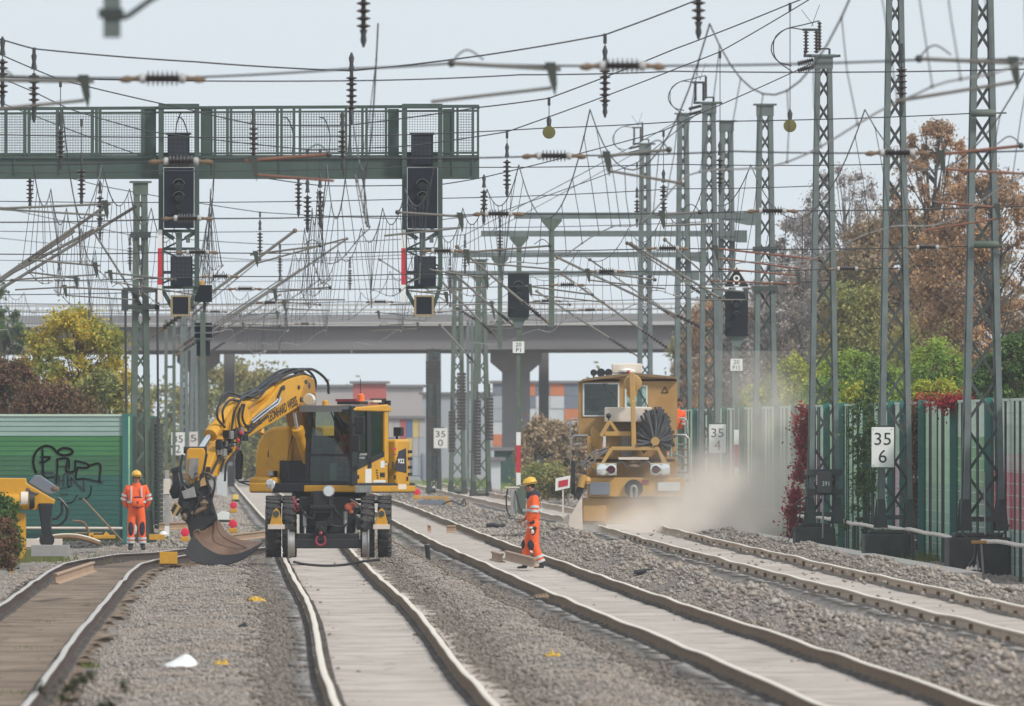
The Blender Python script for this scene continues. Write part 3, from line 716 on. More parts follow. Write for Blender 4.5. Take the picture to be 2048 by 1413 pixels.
for a, b, m in panel_px:
    Y0, Y1 = fx0(a), fx0(b); rpanel(Y0, Y1, m)
    x, y = R_(Y1); obj('post', MB().box(x - .16, x + .06, y - .09, y + .09, -.1, hR + .08), M['teal'], rb)
rpanel(fx0(1366), 1000, 'bar_right')
obj('top_rail', MB().hexa([(R_(490)[0] - .02, -24, hR), (R_(490)[0] + .14, -24, hR), (R_(1000)[0] + .14, 486, hR), (R_(1000)[0] - .02, 486, hR), (R_(490)[0] - .02, -24, hR + .05), (R_(490)[0] + .14, -24, hR + .05), (R_(1000)[0] + .14, 486, hR + .05), (R_(1000)[0] - .02, 486, hR + .05)]), M['seam'], rb)
# pale cable pipe on short stands in front of the right barrier
cp = thing('cable_pipe', 'dusty pale pipe running low along the right noise barrier', 'pipe', (rbx(514) - .55, 514, 0))
pts = [Vector((rbx(Y) - rbx(514), Y - 514, .46 + .02 * math.sin(Y * .09) + .012 * math.sin(Y * .31))) for Y in np.arange(490, 900, 6)]
obj('pipe', MB().tube(pts, .042, 8), M['pipe'], cp, smooth=True)
for i, Y in enumerate(np.arange(500, 880, 24)): obj('stand', MB().box(rbx(Y) - rbx(514) - .03, rbx(Y) - rbx(514) + .03, Y - 514 - .03, Y - 514 + .03, -.4, .47), M['steel_dark'], cp)
# pale slab path between the gravel and the barrier
pm = MB()
for i in range(40):
    Y0 = 500 + i * 5; x0, x1 = rbx(Y0) - 1.75, rbx(Y0 + 4.8) - 1.75
    pm.hexa([(x0, Y0, -.3), (x0 + .5, Y0, -.3), (x1 + .5, Y0 + 4.8, -.3), (x1, Y0 + 4.8, -.3), (x0, Y0, -.02), (x0 + .5, Y0, -.02), (x1 + .5, Y0 + 4.8, -.02), (x1, Y0 + 4.8, -.02)])
tag(obj('path', pm, M['pipe']), None, None, kind='structure')

# ---------------------------------------------------------------- trees, shrubs, creepers
def leaf_cloud(C_, Rr, N, size, seed, flat=1.0, hollow=.35):
    """leaf quads spread in clumps; C_ = clump centres, Rr = clump radii"""
    r = np.random.RandomState(seed); C_ = np.asarray(C_, float); Rr = np.asarray(Rr, float)
    w = Rr ** 2.2; k = r.choice(len(C_), N, p=w / w.sum())
    d = r.randn(N, 3); d /= np.linalg.norm(d, axis=1)[:, None]
    rad = Rr[k] * np.abs(r.randn(N)) * .85
    P = C_[k] + d * rad[:, None] * np.array([1, 1, flat])
    u = r.randn(N, 3); u /= np.linalg.norm(u, axis=1)[:, None]; v = np.cross(u, r.randn(N, 3)); v /= np.linalg.norm(v, axis=1)[:, None]
    s = size * (.5 + r.rand(N))[:, None]
    V = np.stack([P - u * s, P + v * s * .55, P + u * s, P - v * s * .55], 1).reshape(-1, 3)
    return V, np.arange(N * 4).reshape(-1, 4)
def tree(name, label, cat, px, Y, base_y, top_y, wpx, leaf, N, size, seed, trunk=True, clumps=60, group=None, bare=.0, shape='round', low=.25, cr=.16, twigs=True, barkm='bark'):
    s = F / Y; zb = ZW(base_y, Y) if base_y else -.3; H = ZW(top_y, Y) - zb; Wd = wpx / s / 2
    r = random.Random(seed)
    t = thing(name, label, cat, (XW(px, Y), Y, zb), 0, group)
    cs, rs = [], []
    for i in range(clumps):
        for _ in range(40):
            h = low + (1 - low) * r.random()
            if shape == 'round': rad = math.sqrt(max(0, 1 - ((h - (low + 1) / 2) / ((1 - low) / 2)) ** 2)) ** .8
            elif shape == 'cone': rad = (1 - (h - low) / (1 - low)) ** .7 * .95 + .05
            elif shape == 'column': rad = .85 if h < .85 else .85 * (1 - h) / .15 + .1
            else: rad = min(1, .35 + 1.3 * math.sqrt(max(0, 1 - h)))
            a = r.random() * 6.283; q = rad * (.35 + .65 * math.sqrt(r.random()))
            break
        c = Vector((Wd * q * math.cos(a), Wd * q * math.sin(a), H * h * (0.97)))
        cs.append(c); rs.append(Wd * cr * (.6 + .9 * r.random()))
    if trunk:
        mb = MB(); th = H * .84
        pts = [(0, 0, -.3)] + [(Wd * .05 * math.sin(i * 1.7 + seed), Wd * .05 * math.cos(i * 1.1 + seed), th * i / 6) for i in range(1, 7)]
        tr_ = max(.05, H * .014)
        mb.tube(curve(pts, 18), [tr_ * (1 - .75 * i / 18) for i in range(19)], 7)
        for c in cs[:int(len(cs) * (.5 if twigs else .3))]:
            hb = min(th * .97, max(th * .12, c.z * (.45 + .45 * r.random()))); b0 = Vector(pts[min(6, max(1, int(hb / th * 6)))]); b0.z = hb
            mid = b0.lerp(c, .55) + Vector((0, 0, -.06 * (c - b0).length))
            rr0 = tr_ * .32
            mb.tube([b0, mid, c], [rr0, rr0 * .55, rr0 * .2], 4, cap=False)
            for _ in range(3):
                e = c + Vector((r.uniform(-1, 1), r.uniform(-1, 1), r.uniform(-.2, 1))) * Wd * cr * 1.6
                mb.tube([c.lerp(mid, .3), e], [rr0 * .25, rr0 * .1], 3, cap=False)
        obj('trunk', mb, M[barkm], t)
    V, Fc = leaf_cloud(cs, rs, N, size, seed)
    raw_mesh('crown', V, Fc, leaf, t)
    return t
M['bark'] = mat('grey_brown_bark', (0.085, 0.07, 0.065), 0.9, var=0.2, scale=6)
M['bark_pale'] = mat('grey_twigs', (0.16, 0.14, 0.14), 0.9, var=0.2, scale=6)
LF = {
 'orange': island_mat('orange_brown_leaves', [(0.26, 0.15, 0.095), (0.48, 0.28, 0.16), (0.60, 0.36, 0.18), (0.36, 0.25, 0.17)], trans=.25, noise=(.5, (0.27, 0.20, 0.155), .6)),
 'brown': island_mat('dull_brown_leaves', [(0.20, 0.155, 0.12), (0.34, 0.24, 0.155), (0.45, 0.29, 0.15), (0.24, 0.215, 0.15)], trans=.2, noise=(.45, (0.20, 0.205, 0.14), .7)),
 'grey': island_mat('grey_brown_sparse_leaves', [(0.255, 0.237, 0.237), (0.374, 0.328, 0.305), (0.435, 0.345, 0.299), (0.317, 0.294, 0.285)], trans=.2, noise=(0.5, (0.294, 0.276, 0.281), 0.6)),  # leaf tones lightened and greyed, haze painted into the colour
 'olive': island_mat('olive_leaves', [(0.120, 0.157, 0.066), (0.239, 0.276, 0.103), (0.394, 0.376, 0.121), (0.180, 0.197, 0.079)], trans=.25, noise=(.6, (0.467, 0.303, 0.121), .45)),
 'green': island_mat('mid_green_leaves', [(0.095, 0.179, 0.046), (0.190, 0.316, 0.073), (0.294, 0.420, 0.084), (0.126, 0.232, 0.062)], trans=.3, noise=(.9, (0.420, 0.462, 0.073), .6)),
 'lime': island_mat('yellow_green_leaves', [(0.227, 0.295, 0.052), (0.418, 0.452, 0.061), (0.557, 0.470, 0.061), (0.278, 0.348, 0.070)], trans=.3, noise=(1.0, (0.174, 0.260, 0.052), .55)),
 'dark': island_mat('dark_green_leaves', [(0.027, 0.066, 0.025), (0.061, 0.122, 0.039), (0.096, 0.175, 0.053), (0.175, 0.227, 0.061)], trans=.2),
 'yellow': island_mat('yellow_autumn_leaves', [(0.260, 0.293, 0.065), (0.650, 0.471, 0.073), (0.750, 0.536, 0.065), (0.390, 0.357, 0.073)], trans=.3, noise=(.8, (0.163, 0.244, 0.081), .75)),
 'redbrown': island_mat('red_brown_leaves', [(0.135, 0.068, 0.054), (0.230, 0.101, 0.068), (0.189, 0.121, 0.068), (0.121, 0.115, 0.061)], trans=.2, noise=(.8, (0.162, 0.135, 0.068), .6)),
 'red': island_mat('crimson_creeper_leaves', [(0.192, 0.018, 0.024), (0.432, 0.036, 0.048), (0.336, 0.060, 0.048), (0.240, 0.024, 0.030)], trans=.25),
 'straw': island_mat('straw_twigs', [(0.250, 0.175, 0.106), (0.375, 0.263, 0.163), (0.450, 0.338, 0.213), (0.275, 0.213, 0.125)], trans=.1),
}
TG = 'autumn trees behind the right barrier'
tree('tree', 'tall feathery orange brown tree, highest crown behind the second mast', 'tree', 1868, 860, 850, 232, 190, LF['orange'], 34000, .05, 11, clumps=230, group=TG, low=.2, cr=.10)
tree('tree', 'broad brown orange tree at the right edge behind the nearest mast', 'tree', 1995, 800, 860, 345, 330, LF['orange'], 52000, .055, 12, clumps=240, group=TG, low=.1, cr=.10)
tree('tree', 'thin grey brown tree with bare twigs between the third and second masts', 'tree', 1690, 930, 850, 322, 220, LF['grey'], 20000, .045, 13, clumps=240, group=TG, low=.15, cr=.085, barkm='bark_pale')
tree('tree', 'low grey twiggy tree left of the thin tall one', 'tree', 1608, 960, 850, 425, 190, LF['grey'], 26000, .055, 14, clumps=190, group=TG, low=.1, cr=.10, barkm='bark_pale')
tree('tree', 'dull brown tree filling the gap under the orange crown', 'tree', 1790, 900, 860, 430, 330, LF['brown'], 60000, .065, 15, clumps=240, group=TG, low=.05, cr=.11)
tree('tree', 'brown orange tree low behind the third mast', 'tree', 1655, 985, 860, 520, 260, LF['brown'], 50000, .065, 16, clumps=200, group=TG, low=.05, cr=.11)
tree('tree', 'hazy brown tree behind the paired masts and 8 signal', 'tree', 1540, 1080, 880, 560, 240, LF['grey'], 36000, .075, 17, clumps=160, group=TG, low=.05, cr=.12)
tree('tree', 'faint orange tree seen through the masts left of the 8 signal', 'tree', 1440, 1180, 900, 590, 180, LF['orange'], 26000, .075, 18, clumps=140, group=TG, low=.05, cr=.12)
tree('tree', 'olive tree lighting up the middle of the brown wood', 'tree', 1850, 840, 860, 640, 170, LF['olive'], 26000, .055, 19, clumps=120, group=TG, low=.1, cr=.2)
tree('tree', 'dull olive tree between the third and second masts', 'tree', 1715, 870, 860, 560, 150, LF['olive'], 24000, .06, 20, clumps=120, group=TG, low=.1, cr=.2)
tree('tree', 'brown wood tree behind the right edge crown', 'tree', 1930, 950, 860, 480, 320, LF['brown'], 56000, .07, 21, clumps=220, group=TG, low=.02, cr=.11)
tree('tree', 'small hazy straw coloured tree above the ballast machine cab', 'tree', 1390, 1250, 900, 660, 110, LF['olive'], 9000, .10, 22, clumps=50, group=TG, low=.05, cr=.2)
SG = 'shrubs behind the right barrier'
for a in (('round yellow green shrub showing left of the third mast', 1588, 760, 712, 120, 'lime', 31), ('mid green shrub right of the third mast', 1700, 720, 705, 130, 'green', 32), ('leafy green shrub behind the second mast', 1755, 700, 730, 130, 'green', 33), ('tall fresh green shrub between the two right masts', 1868, 680, 690, 150, 'green', 34), ('low yellow flowering shrub above the creeper top', 1875, 640, 765, 120, 'lime', 35), ('dark green conifer like shrub at the right edge', 2035, 600, 668, 150, 'dark', 36), ('dark green shrub leaning behind the nearest mast', 1975, 620, 720, 100, 'dark', 37), ('low green shrub fading into the dust', 1530, 800, 770, 110, 'lime', 38), ('small green shrub behind the barrier near the third mast', 1650, 700, 762, 110, 'green', 39), ('yellow shrub low between third and second mast', 1722, 670, 772, 90, 'lime', 40)):
    lab, px, Y, ty, w, lf, sd = a
    tree('shrub', lab, 'shrub', px, Y, 885, ty, w, LF[lf], 20000, .042, sd, clumps=110, group=SG, shape='round', low=.1, cr=.15, twigs=False)
tree('tree', 'yellow topped autumn tree above the left noise barrier', 'tree', 152, 760, 900, 622, 222, LF['yellow'], 50000, .05, 51, clumps=200, low=.08, cr=.105)
tree('shrub', 'red brown bush at the left edge over the barrier top', 'shrub', 14, 720, 900, 722, 150, LF['redbrown'], 32000, .045, 52, clumps=150, low=.05, cr=.12)
tree('shrub', 'low red brown bush under the yellow autumn tree', 'shrub', 110, 700, 900, 775, 170, LF['redbrown'], 24000, .045, 53, clumps=120, low=.1, cr=.14)
tree('shrub', 'dull green bush under the right side of yellow tree', 'shrub', 205, 740, 900, 740, 100, LF['olive'], 10000, .06, 54, clumps=40, low=.1, cr=.22)
tree('tree', 'dark tree top poking up left of the bridge railing', 'tree', 2, 1120, 960, 575, 90, LF['dark'], 9000, .10, 55, clumps=40, low=.3, cr=.22)
tree('tree', 'dim grey green tree under the bridge left of the boom', 'tree', 505, 1480, 960, 728, 150, LF['olive'], 12000, .12, 56, clumps=50, low=.05, cr=.22)
tree('tree', 'dim grey green tree under the bridge behind the left signal post', 'tree', 430, 1500, 960, 740, 130, LF['olive'], 10000, .12, 57, clumps=45, low=.05, cr=.22)
tree('tree', 'dim low tree under the bridge right of the green mast', 'tree', 320, 1450, 960, 760, 130, LF['olive'], 10000, .12, 58, clumps=45, low=.05, cr=.22)
tree('shrub', 'straw coloured reed bush right of the bridge pier', 'shrub', 1092, 1060, 985, 838, 110, LF['straw'], 16000, .075, 59, clumps=160, low=.02, cr=.16, shape='round')
tree('shrub', 'straw coloured reed bush half hidden by the ballast machine', 'shrub', 1150, 1040, 985, 850, 90, LF['straw'], 12000, .075, 60, clumps=140, low=.02, cr=.16, shape='round')
tree('shrub', 'grey green brush on the bank left of the ballast machine', 'shrub', 1085, 960, 1000, 935, 110, LF['olive'], 9000, .06, 61, clumps=40, low=.02, cr=.25, trunk=False)
tree('shrub', 'dark leafy bush at the left edge before the yellow machine', 'shrub', 0, 500, 1128, 992, 84, LF['dark'], 20000, .03, 62, clumps=110, low=.0, cr=.16, shape='column', trunk=False)
tree('shrub', 'small reddish bush low at the left edge', 'shrub', 6, 492, 1135, 1040, 60, LF['redbrown'], 6000, .028, 63, clumps=50, low=.0, cr=.25, trunk=False)
def creeper(label, px, Y, y0, y1, w, leaf, N, size, seed, taper=.0):
    s = F / Y; r = random.Random(seed); zb = ZW(y1, Y)
    t = thing('creeper', label, 'climbing plant', (XW(px, Y), Y, zb)); H = ZW(y0, Y) - zb; Wd = w / s / 2
    cs, rs = [], []
    for i in range(int(18 + H * 14)):
        h = r.random(); k = 1 - taper * h
        cs.append((r.uniform(-1, 1) * Wd * k * (.7 + .5 * math.sin(h * 9 + seed)), r.uniform(-.1, .1), H * h)); rs.append(.10 + .10 * r.random())
    obj('stem', MB().tube(curve([(0, 0, -.1), (Wd * .3, 0, H * .3), (-Wd * .2, 0, H * .6), (0, 0, H)], 16), .018, 5).tube(curve([(Wd * .2, .02, -.1), (-Wd * .3, 0, H * .4), (Wd * .3, 0, H * .8)], 14), .012, 5), M['bark'], t)
    V, Fc = leaf_cloud(cs, rs, N, size, seed); raw_mesh('leaves', V, Fc, leaf, t); return t
def cr_at(px, off=.25): # depth of the barrier at a pixel column, a little in front
    return float(fx0(px))
creeper('crimson creeper climbing the barrier left of the third mast', 1604, cr_at(1604) - 12, 812, 960, 26, LF['red'], 2600, .045, 71)
creeper('crimson creeper heap at the foot of the third mast', 1592, cr_at(1604) - 20, 985, 1075, 46, LF['red'], 3200, .045, 72, .4)
creeper('crimson creeper spilling over the barrier top by the second mast', 1850, cr_at(1838) - 4, 800, 850, 60, LF['red'], 2600, .035, 73)
creeper('dark red creeper curtain hanging down right of the second mast', 1834, cr_at(1834) - 6, 815, 1095, 34, LF['redbrown'], 5200, .04, 74)
creeper('crimson creeper strands on the barrier top toward the nearest mast', 1905, cr_at(1905) - 4, 798, 815, 110, LF['red'], 2000, .03, 75)
creeper('thin green climber on the barrier left of the second mast', 1722, cr_at(1722) - 10, 800, 1085, 60, LF['dark'], 3600, .035, 76, .3)
creeper('bushy green climber beside the second mast leg', 1745, cr_at(1745) - 14, 720, 1000, 34, LF['dark'], 2600, .035, 77, .3)
# far wood and grass: masses nobody could count
r_ = np.random.RandomState(9); cs, rs = [], []
for i in range(420):
    x = r_.uniform(-75, 75); cs.append((x, 1900 + r_.uniform(-20, 20), .3 + 2.9 * r_.rand() * (.75 + .35 * math.sin(x * .35)))); rs.append(1.2 + 1.1 * r_.rand())
V, Fc = leaf_cloud(cs, rs, 60000, .28, 10); tag(raw_mesh('woods', V, Fc, LF['olive']), None, None, kind='stuff')
def grass(patches, seed, m, h):
    r = np.random.RandomState(seed); Vs = []
    for (px, py, wx, wy, N) in patches:
        Yc = F * (HC + .2) / (py - YH); X = XW(px, Yc) + r.randn(N) * wx; Y = Yc + r.randn(N) * wy; Z = ground_z(X, Y)
        hh = h * (.4 + r.rand(N)); dx = (r.rand(N) - .5) * h * .9; b = .012 + .01 * r.rand(N)
        Vs.append(np.stack([np.stack([X - b, Y, Z - .02], 1), np.stack([X + b, Y, Z - .02], 1), np.stack([X + dx, Y + dx * .3, Z + hh], 1)], 1))
    V = np.concatenate(Vs).reshape(-1, 3); tag(raw_mesh('grass', V, np.arange(len(V)).reshape(-1, 3), m), None, None, kind='stuff')
M['grass'] = island_mat('grass_blades', [(0.07, 0.10, 0.03), (0.13, 0.16, 0.045), (0.19, 0.18, 0.07), (0.10, 0.13, 0.04)])
grass([(180, 1215, .05, 1, 40), (160, 1275, .07, 1.5, 40), (75, 1300, .10, 2, 30), (175, 1330, .08, 1, 60), (30, 1390, .12, 1, 60), (110, 1245, .1, 2, 30)], 7, M['grass'], .07)
M['grass_far'] = island_mat('fresh_far_grass', [(0.13, 0.20, 0.05), (0.19, 0.27, 0.07), (0.16, 0.24, 0.06)])
grass([(1690, 1082, .35, 2, 1500), (1850, 1112, .55, 2, 1500), (1930, 1125, .5, 2, 1500), (2030, 1140, .5, 2, 1600), (1660, 1090, .25, 1.5, 600), (60, 1125, .35, 2, 900), (100, 1085, .9, 3, 1500), (200, 1082, .7, 3, 900), (195, 1130, .12, 2, 60)], 3, M['grass'], .22)
grass([(985, 975, 1.5, 8, 3000), (925, 980, 1.2, 8, 2500), (470, 940, 2.0, 20, 3000), (640, 945, 3.0, 20, 2500), (1000, 990, .8, 5, 1500)], 4, M['grass_far'], .35)
# ---------------------------------------------------------------- lattice masts
def lattice_mast(label, px, Y, ytop, ybase, wt, wb, steel='steel_grey', found=None, panel=1.0, leg=0.11, plates=(), head=True, lower=None, name='lattice_mast', group='lattice masts along the line', rot=0.06, br=0.058):
    """wt, wb: width at top and base in picture pixels; found = (x0, x1, y0, y1) of the concrete block"""
    s = F / Y
    zb = ZW(ybase, Y); zt = ZW(ytop, Y); H = zt - zb
    t = thing(name, label, 'mast', (XW(px, Y), Y, zb), rot, group)
    hw = lambda z: (wb + (wt - wb) * z / H) / s / 2
    m = M[steel]
    for a in (-1, 1):
        for b in (-1, 1):
            mb = MB()
            c0 = Vector((a * (hw(0) - leg / 2), b * (hw(0) - leg / 2), 0)); c1 = Vector((a * (hw(H) - leg / 2), b * (hw(H) - leg / 2), H))
            o0 = Vector((a * leg / 2, 0, 0)); o1 = Vector((0, b * leg / 2, 0))
            mb.bar(c0 + o0 * .85, c1 + o0 * .85, 0.016, leg, 0, (1, 0, 0)) if False else None
            # angle section: two flats meeting at the outer corner
            f = 0.014
            for (x0, x1, y0, y1) in ((-leg / 2, leg / 2, b * leg / 2 - (f if b > 0 else 0), b * leg / 2 + (0 if b > 0 else f)), (a * leg / 2 - (f if a > 0 else 0), a * leg / 2 + (0 if a > 0 else f), -leg / 2 + 0.016, leg / 2 - 0.016)):
                mb.hexa([c0 + Vector((x, y, 0)) for x, y in ((x0, y0), (x1, y0), (x1, y1), (x0, y1))] + [c1 + Vector((x, y, 0)) for x, y in ((x0, y0), (x1, y0), (x1, y1), (x0, y1))])
            # foot gusset
            if H > 6 and found:
                mb.prism([(c0.x - 0.125, 0), (c0.x + 0.125, 0), (c0.x + 0.065, 0.6), (c0.x - 0.065, 0.6)], c0.y + b * leg / 2 + (0.004 if b > 0 else -0.016), c0.y + b * leg / 2 + (0.016 if b > 0 else -0.004), 'y', 1)
            obj('leg', mb, [m, M['steel_dark']], t)
    mb = MB(); z = 0.12; i = 0
    while z < H - 0.25:
        w = hw(z); dz = min(2 * w * panel, H - z); w2 = hw(z + dz); q = 1 if i % 2 else -1
        k, k2 = w - leg * .45, w2 - leg * .45
        for b, e in ((-1, 1), (1, -1)):
            yb, yb2 = b * (w - 0.03), b * (w2 - 0.03)
            mb.bar((-q * e * k, yb, z), (q * e * k2, yb2, z + dz), br, 0.012, 0, (0, 1, 0))
            mb.bar((b * (w - .03), -q * e * k, z), (b * (w2 - .03), q * e * k2, z + dz), 0.012, br, 0, (0, 1, 0)) if abs(k) > 0 else None
        z += dz; i += 1
    w = hw(0)
    for b in (-1, 1): mb.bar((-w, b * (w - .03), .22), (w, b * (w - .03), .22), 0.09, 0.02)
    obj('bracing', mb, [M['steel_dark'] if steel == 'steel_grey' else m], t)
    if head:
        mb = MB(); w = hw(H)
        mb.box(-w - .02, w + .02, -w - .02, w + .02, H - 0.30, H - 0.02); mb.box(-w - .10, w + .10, -w - .06, w + .06, H - .02, H + .03)
        obj('head_plate', mb, m, t)
    for yp in plates:
        zz = ZW(yp, Y) - zb; w = hw(zz)
        obj('collar', MB().box(-w - .06, w + .06, -w - .06, w + .06, zz - .07, zz + .07), M['steel_dark'], t)
    if found:
        x0, x1, y0, y1 = found
        a0, a1 = XW(x0, Y) - t.location.x, XW(x1, Y) - t.location.x; z0, z1 = ZW(y1, Y) - zb, ZW(y0, Y) - zb
        mb = MB().box(a0, a1, -(a1 - a0) / 2, (a1 - a0) / 2, z0 - .5, z1 - .03); mb.box(a0 + .12, a1 - .12, -(a1 - a0) / 2 + .12, (a1 - a0) / 2 - .12, z1 - .03, z1 + .06)
        obj('foundation', mb, M['concrete_dark'], t, bevel=0.03)
    return t
m1 = lattice_mast('tall grey lattice mast at the right edge on its mossy block', 1965, 524, -190, 1062, 34, 84, found=(1893, 2016, 1072, 1137), panel=1.22)
m2 = lattice_mast('lattice mast behind the white 35 over 6 distance board', 1790, 577, -120, 1056, 30, 68, found=(1726, 1818, 1066, 1110), plates=(), panel=1.22)
m3 = lattice_mast('lattice mast with looped cables on top, grey switch box low down', 1647, 627, 112, 1048, 32, 64, found=(1588, 1668, 1052, 1086), plates=(945, 984), panel=1.22)
m4 = lattice_mast('lattice mast rising out of the dust right of the black 8 triangle', 1530, 743, 210, 1035, 30, 52, found=(1500, 1562, 1036, 1056), plates=(499, 578), leg=.13, panel=1.22)
m5 = lattice_mast('lattice mast left of the black 8 triangle, flat topped', 1453, 808, 243, 1020, 25, 46, found=(1428, 1480, 1022, 1036), leg=.14)
m6 = lattice_mast('lattice mast with insulator frame on top between two flat topped masts', 1418, 775, 206, 1028, 25, 46, found=(1392, 1446, 1030, 1046), leg=.13)
m7 = lattice_mast('slim lattice mast standing farther off, left of the paired masts', 1366, 900, 228, 1000, 21, 40, found=(1344, 1388, 1001, 1012), leg=.15)
m8 = lattice_mast('farthest lattice mast over the ballast machine with stepped top', 1290, 1018, 288, 985, 21, 34, found=(1272, 1308, 986, 996), leg=.16)
m9 = lattice_mast('green lattice mast with counterweight cables beside the noise barrier end', 281, 655, 365, 1072, 26, 44, 'steel_green', found=(250, 312, 1064, 1082), plates=(470,), leg=.14)

def termination_top(t, k=1.0, sx=1):
    """switch frame on a mast head: post insulators, strain insulators and looped cables"""
    H = max(c.dimensions.z for c in t.children if c.name.startswith('leg')) if False else None
    zb = t.location.z
    return zb
def mast_top_gear(t, px, Y, ytop, sc):
    s = F / Y
    P = lambda x, y, d=0.0: Vector(((x * sc) / s, d, ZW(ytop, Y) - t.location.z + (-y * sc) / s))
    # offsets in pixels from the mast top as drawn at the nearest of these masts
    for dx in (-35, -14):
        obj('post_insulator', MB().insulator(P(dx, -5), P(dx, -50), 0.07 * sc, 7, 0.03), M['insulator'], t, smooth=True)
    obj('post_insulator', MB().insulator(P(-8, -10), P(-8, -68), 0.055 * sc, 9, 0.028), M['insulator'], t, smooth=True)
    mb = MB(); mb.bar(P(-42, -52), P(-8, -52), 0.06); mb.bar(P(-40, 0), P(-14, 0), .07); mb.bar(P(-37, 0), P(-37, -12), .05); mb.bar(P(-18, 4), P(34, 0), .06); mb.bar(P(12, 0), P(12, -14), .05); mb.bar(P(12, -14), P(-8, -14), .04); obj('switch_frame', mb, M['steel_dark'], t)
    obj('spark_rod', MB().bar(P(-20, -60), P(-44, -92), .012), M['steel_dark'], t); obj('spark_rod', MB().bar(P(-24, -58), P(-8, -102), .012), M['steel_dark'], t)
    for dy in (16, 30):
        obj('strain_insulator', MB().insulator(P(-20, dy - 8), P(-52, dy), 0.075 * sc, 7, .035), M['insulator'], t, smooth=True)
    pts = [P(-8, -70), P(-40, -62), P(-78, -52), P(-100, -30), P(-104, -8), P(-90, 12), P(-64, 20)]
    obj('loop_cable', MB().tube(curve(pts, 24), 0.014, 5), M['wire'], t)
    pts = [P(-40, -52), P(-70, -55), P(-96, -38), P(-100, -10), P(-92, 10), P(-60, 34)]
    obj('loop_cable', MB().tube(curve(pts, 24), 0.014, 5), M['wire'], t)
mast_top_gear(m3, 1647, 627, 112, 1.0)
mast_top_gear(m6, 1418, 775, 206, 0.78)
mast_top_gear(m8, 1290, 1018, 288, 0.62)
# gear fixed to masts
def on(t, Y, x, y, d=0.0): return W(x, y, Y) + Vector((0, d, 0)) - t.location
def unrot(t, v): return Matrix.Rotation(-t.rotation_euler.z, 3, 'Z') @ v
def mpart(t, name, mb, m, **k):
    """a part modelled in world axes about the mast base, turned back by the mast's own small turn"""
    o = obj(name, mb, m, t, **k); o.rotation_euler.z = -t.rotation_euler.z; return o
for y, w in ((227, 46), (490, 46)):
    p = on(m1, 524, 1962 if y < 300 else 1968, y)
    mpart(m1, 'wire_tensioner', MB().lathe(p + Vector((-.2, -.42, 0)), p + Vector((.28, -.42, 0)), [(0, .06), (.05, .075), (.9, .075), (1, .05)], 10).bar(p + Vector((.28, -.42, 0)), p + Vector((.48, -.42, 0)), .03), M['steel_green'], smooth=True)
# grey switch box with its number and pipe on the third mast
mb = MB(); p = on(m3, 627, 1649, 965, -.62)
mb.prism([(p.x - .165, p.z - .22), (p.x - .13, p.z - .245), (p.x + .13, p.z - .245), (p.x + .165, p.z - .22), (p.x + .165, p.z + .20), (p.x + .09, p.z + .245), (p.x - .1, p.z + .24), (p.x - .165, p.z + .2)], p.y, p.y + .18)
M['box_grey'] = mat('grey_cast_box', (0.075, 0.07, 0.075), 0.5, var=0.12)
bx = mpart(m3, 'switch_box', mb, M['box_grey'], bevel=0.015)
nb = obj('number', letter(MB(), '391', (p.x + .02, p.y - .006, p.z - .03), (.16, 0, 0), (0, 0, .11)), M['white'], bx)
mpart(m3, 'conduit', MB().tube([on(m3, 627, 1646, 990, -.6), on(m3, 627, 1645, 1076, -.6)], .022, 8), M['metal'])
mpart(m3, 'earth_cable', MB().tube(curve([on(m3, 627, 1614, 994, -.4), on(m3, 627, 1590, 1010, -.5), on(m3, 627, 1600, 1028, -.5), on(m3, 627, 1575, 1084, -.6)], 20), .016, 6), M['hose'])
mpart(m1, 'earth_cable', MB().tube(curve([on(m1, 524, 1918, 1066, -.5), on(m1, 524, 1950, 1082, -.6), on(m1, 524, 2000, 1070, -.6), on(m1, 524, 2018, 1050, -.4)], 20), .018, 6), M['steel_dark'])
mpart(m1, 'conduit', MB().tube([on(m1, 524, 1968, 945, -.5), on(m1, 524, 1970, 1070, -.5)], .022, 8), M['metal'])

# counterweight gear on the green mast
for xx, y1 in ((251, 826), (315, 850)):
    mpart(m9, 'counterweight_cable', MB().tube([on(m9, 655, xx, 585, -.3), on(m9, 655, xx + 1.5, y1, -.3)], .028, 6), M['wire'])
mb = MB()
for y in (580, 615): mb.bar(on(m9, 655, 246, y, -.35), on(m9, 655, 318, y, -.35), .10)
mb.bar(on(m9, 655, 250, 578, -.35), on(m9, 655, 250, 622, -.35), .16, .12); mb.bar(on(m9, 655, 315, 578, -.35), on(m9, 655, 315, 622, -.35), .1)
mpart(m9, 'pulley_arm', mb, M['steel_dark'])
cw = thing('counterweight', 'dark stacked counterweight hanging on a cable beside the green mast', 'counterweight', W(318, 1058, 655) + Vector((0, -.3, 0)))
mb = MB()
for i in range(24): mb.lathe((0, 0, i * .105), (0, 0, i * .105 + .092), [(0, .09), (.08, .105), (.92, .105), (1, .09)], 12)
obj('weight_stack', mb, M['steel_dark'], cw, smooth=True); obj('hanger_rod', MB().tube([(0, 0, 2.5), (0, 0, 2.62)], .03, 6), M['wire'], cw)

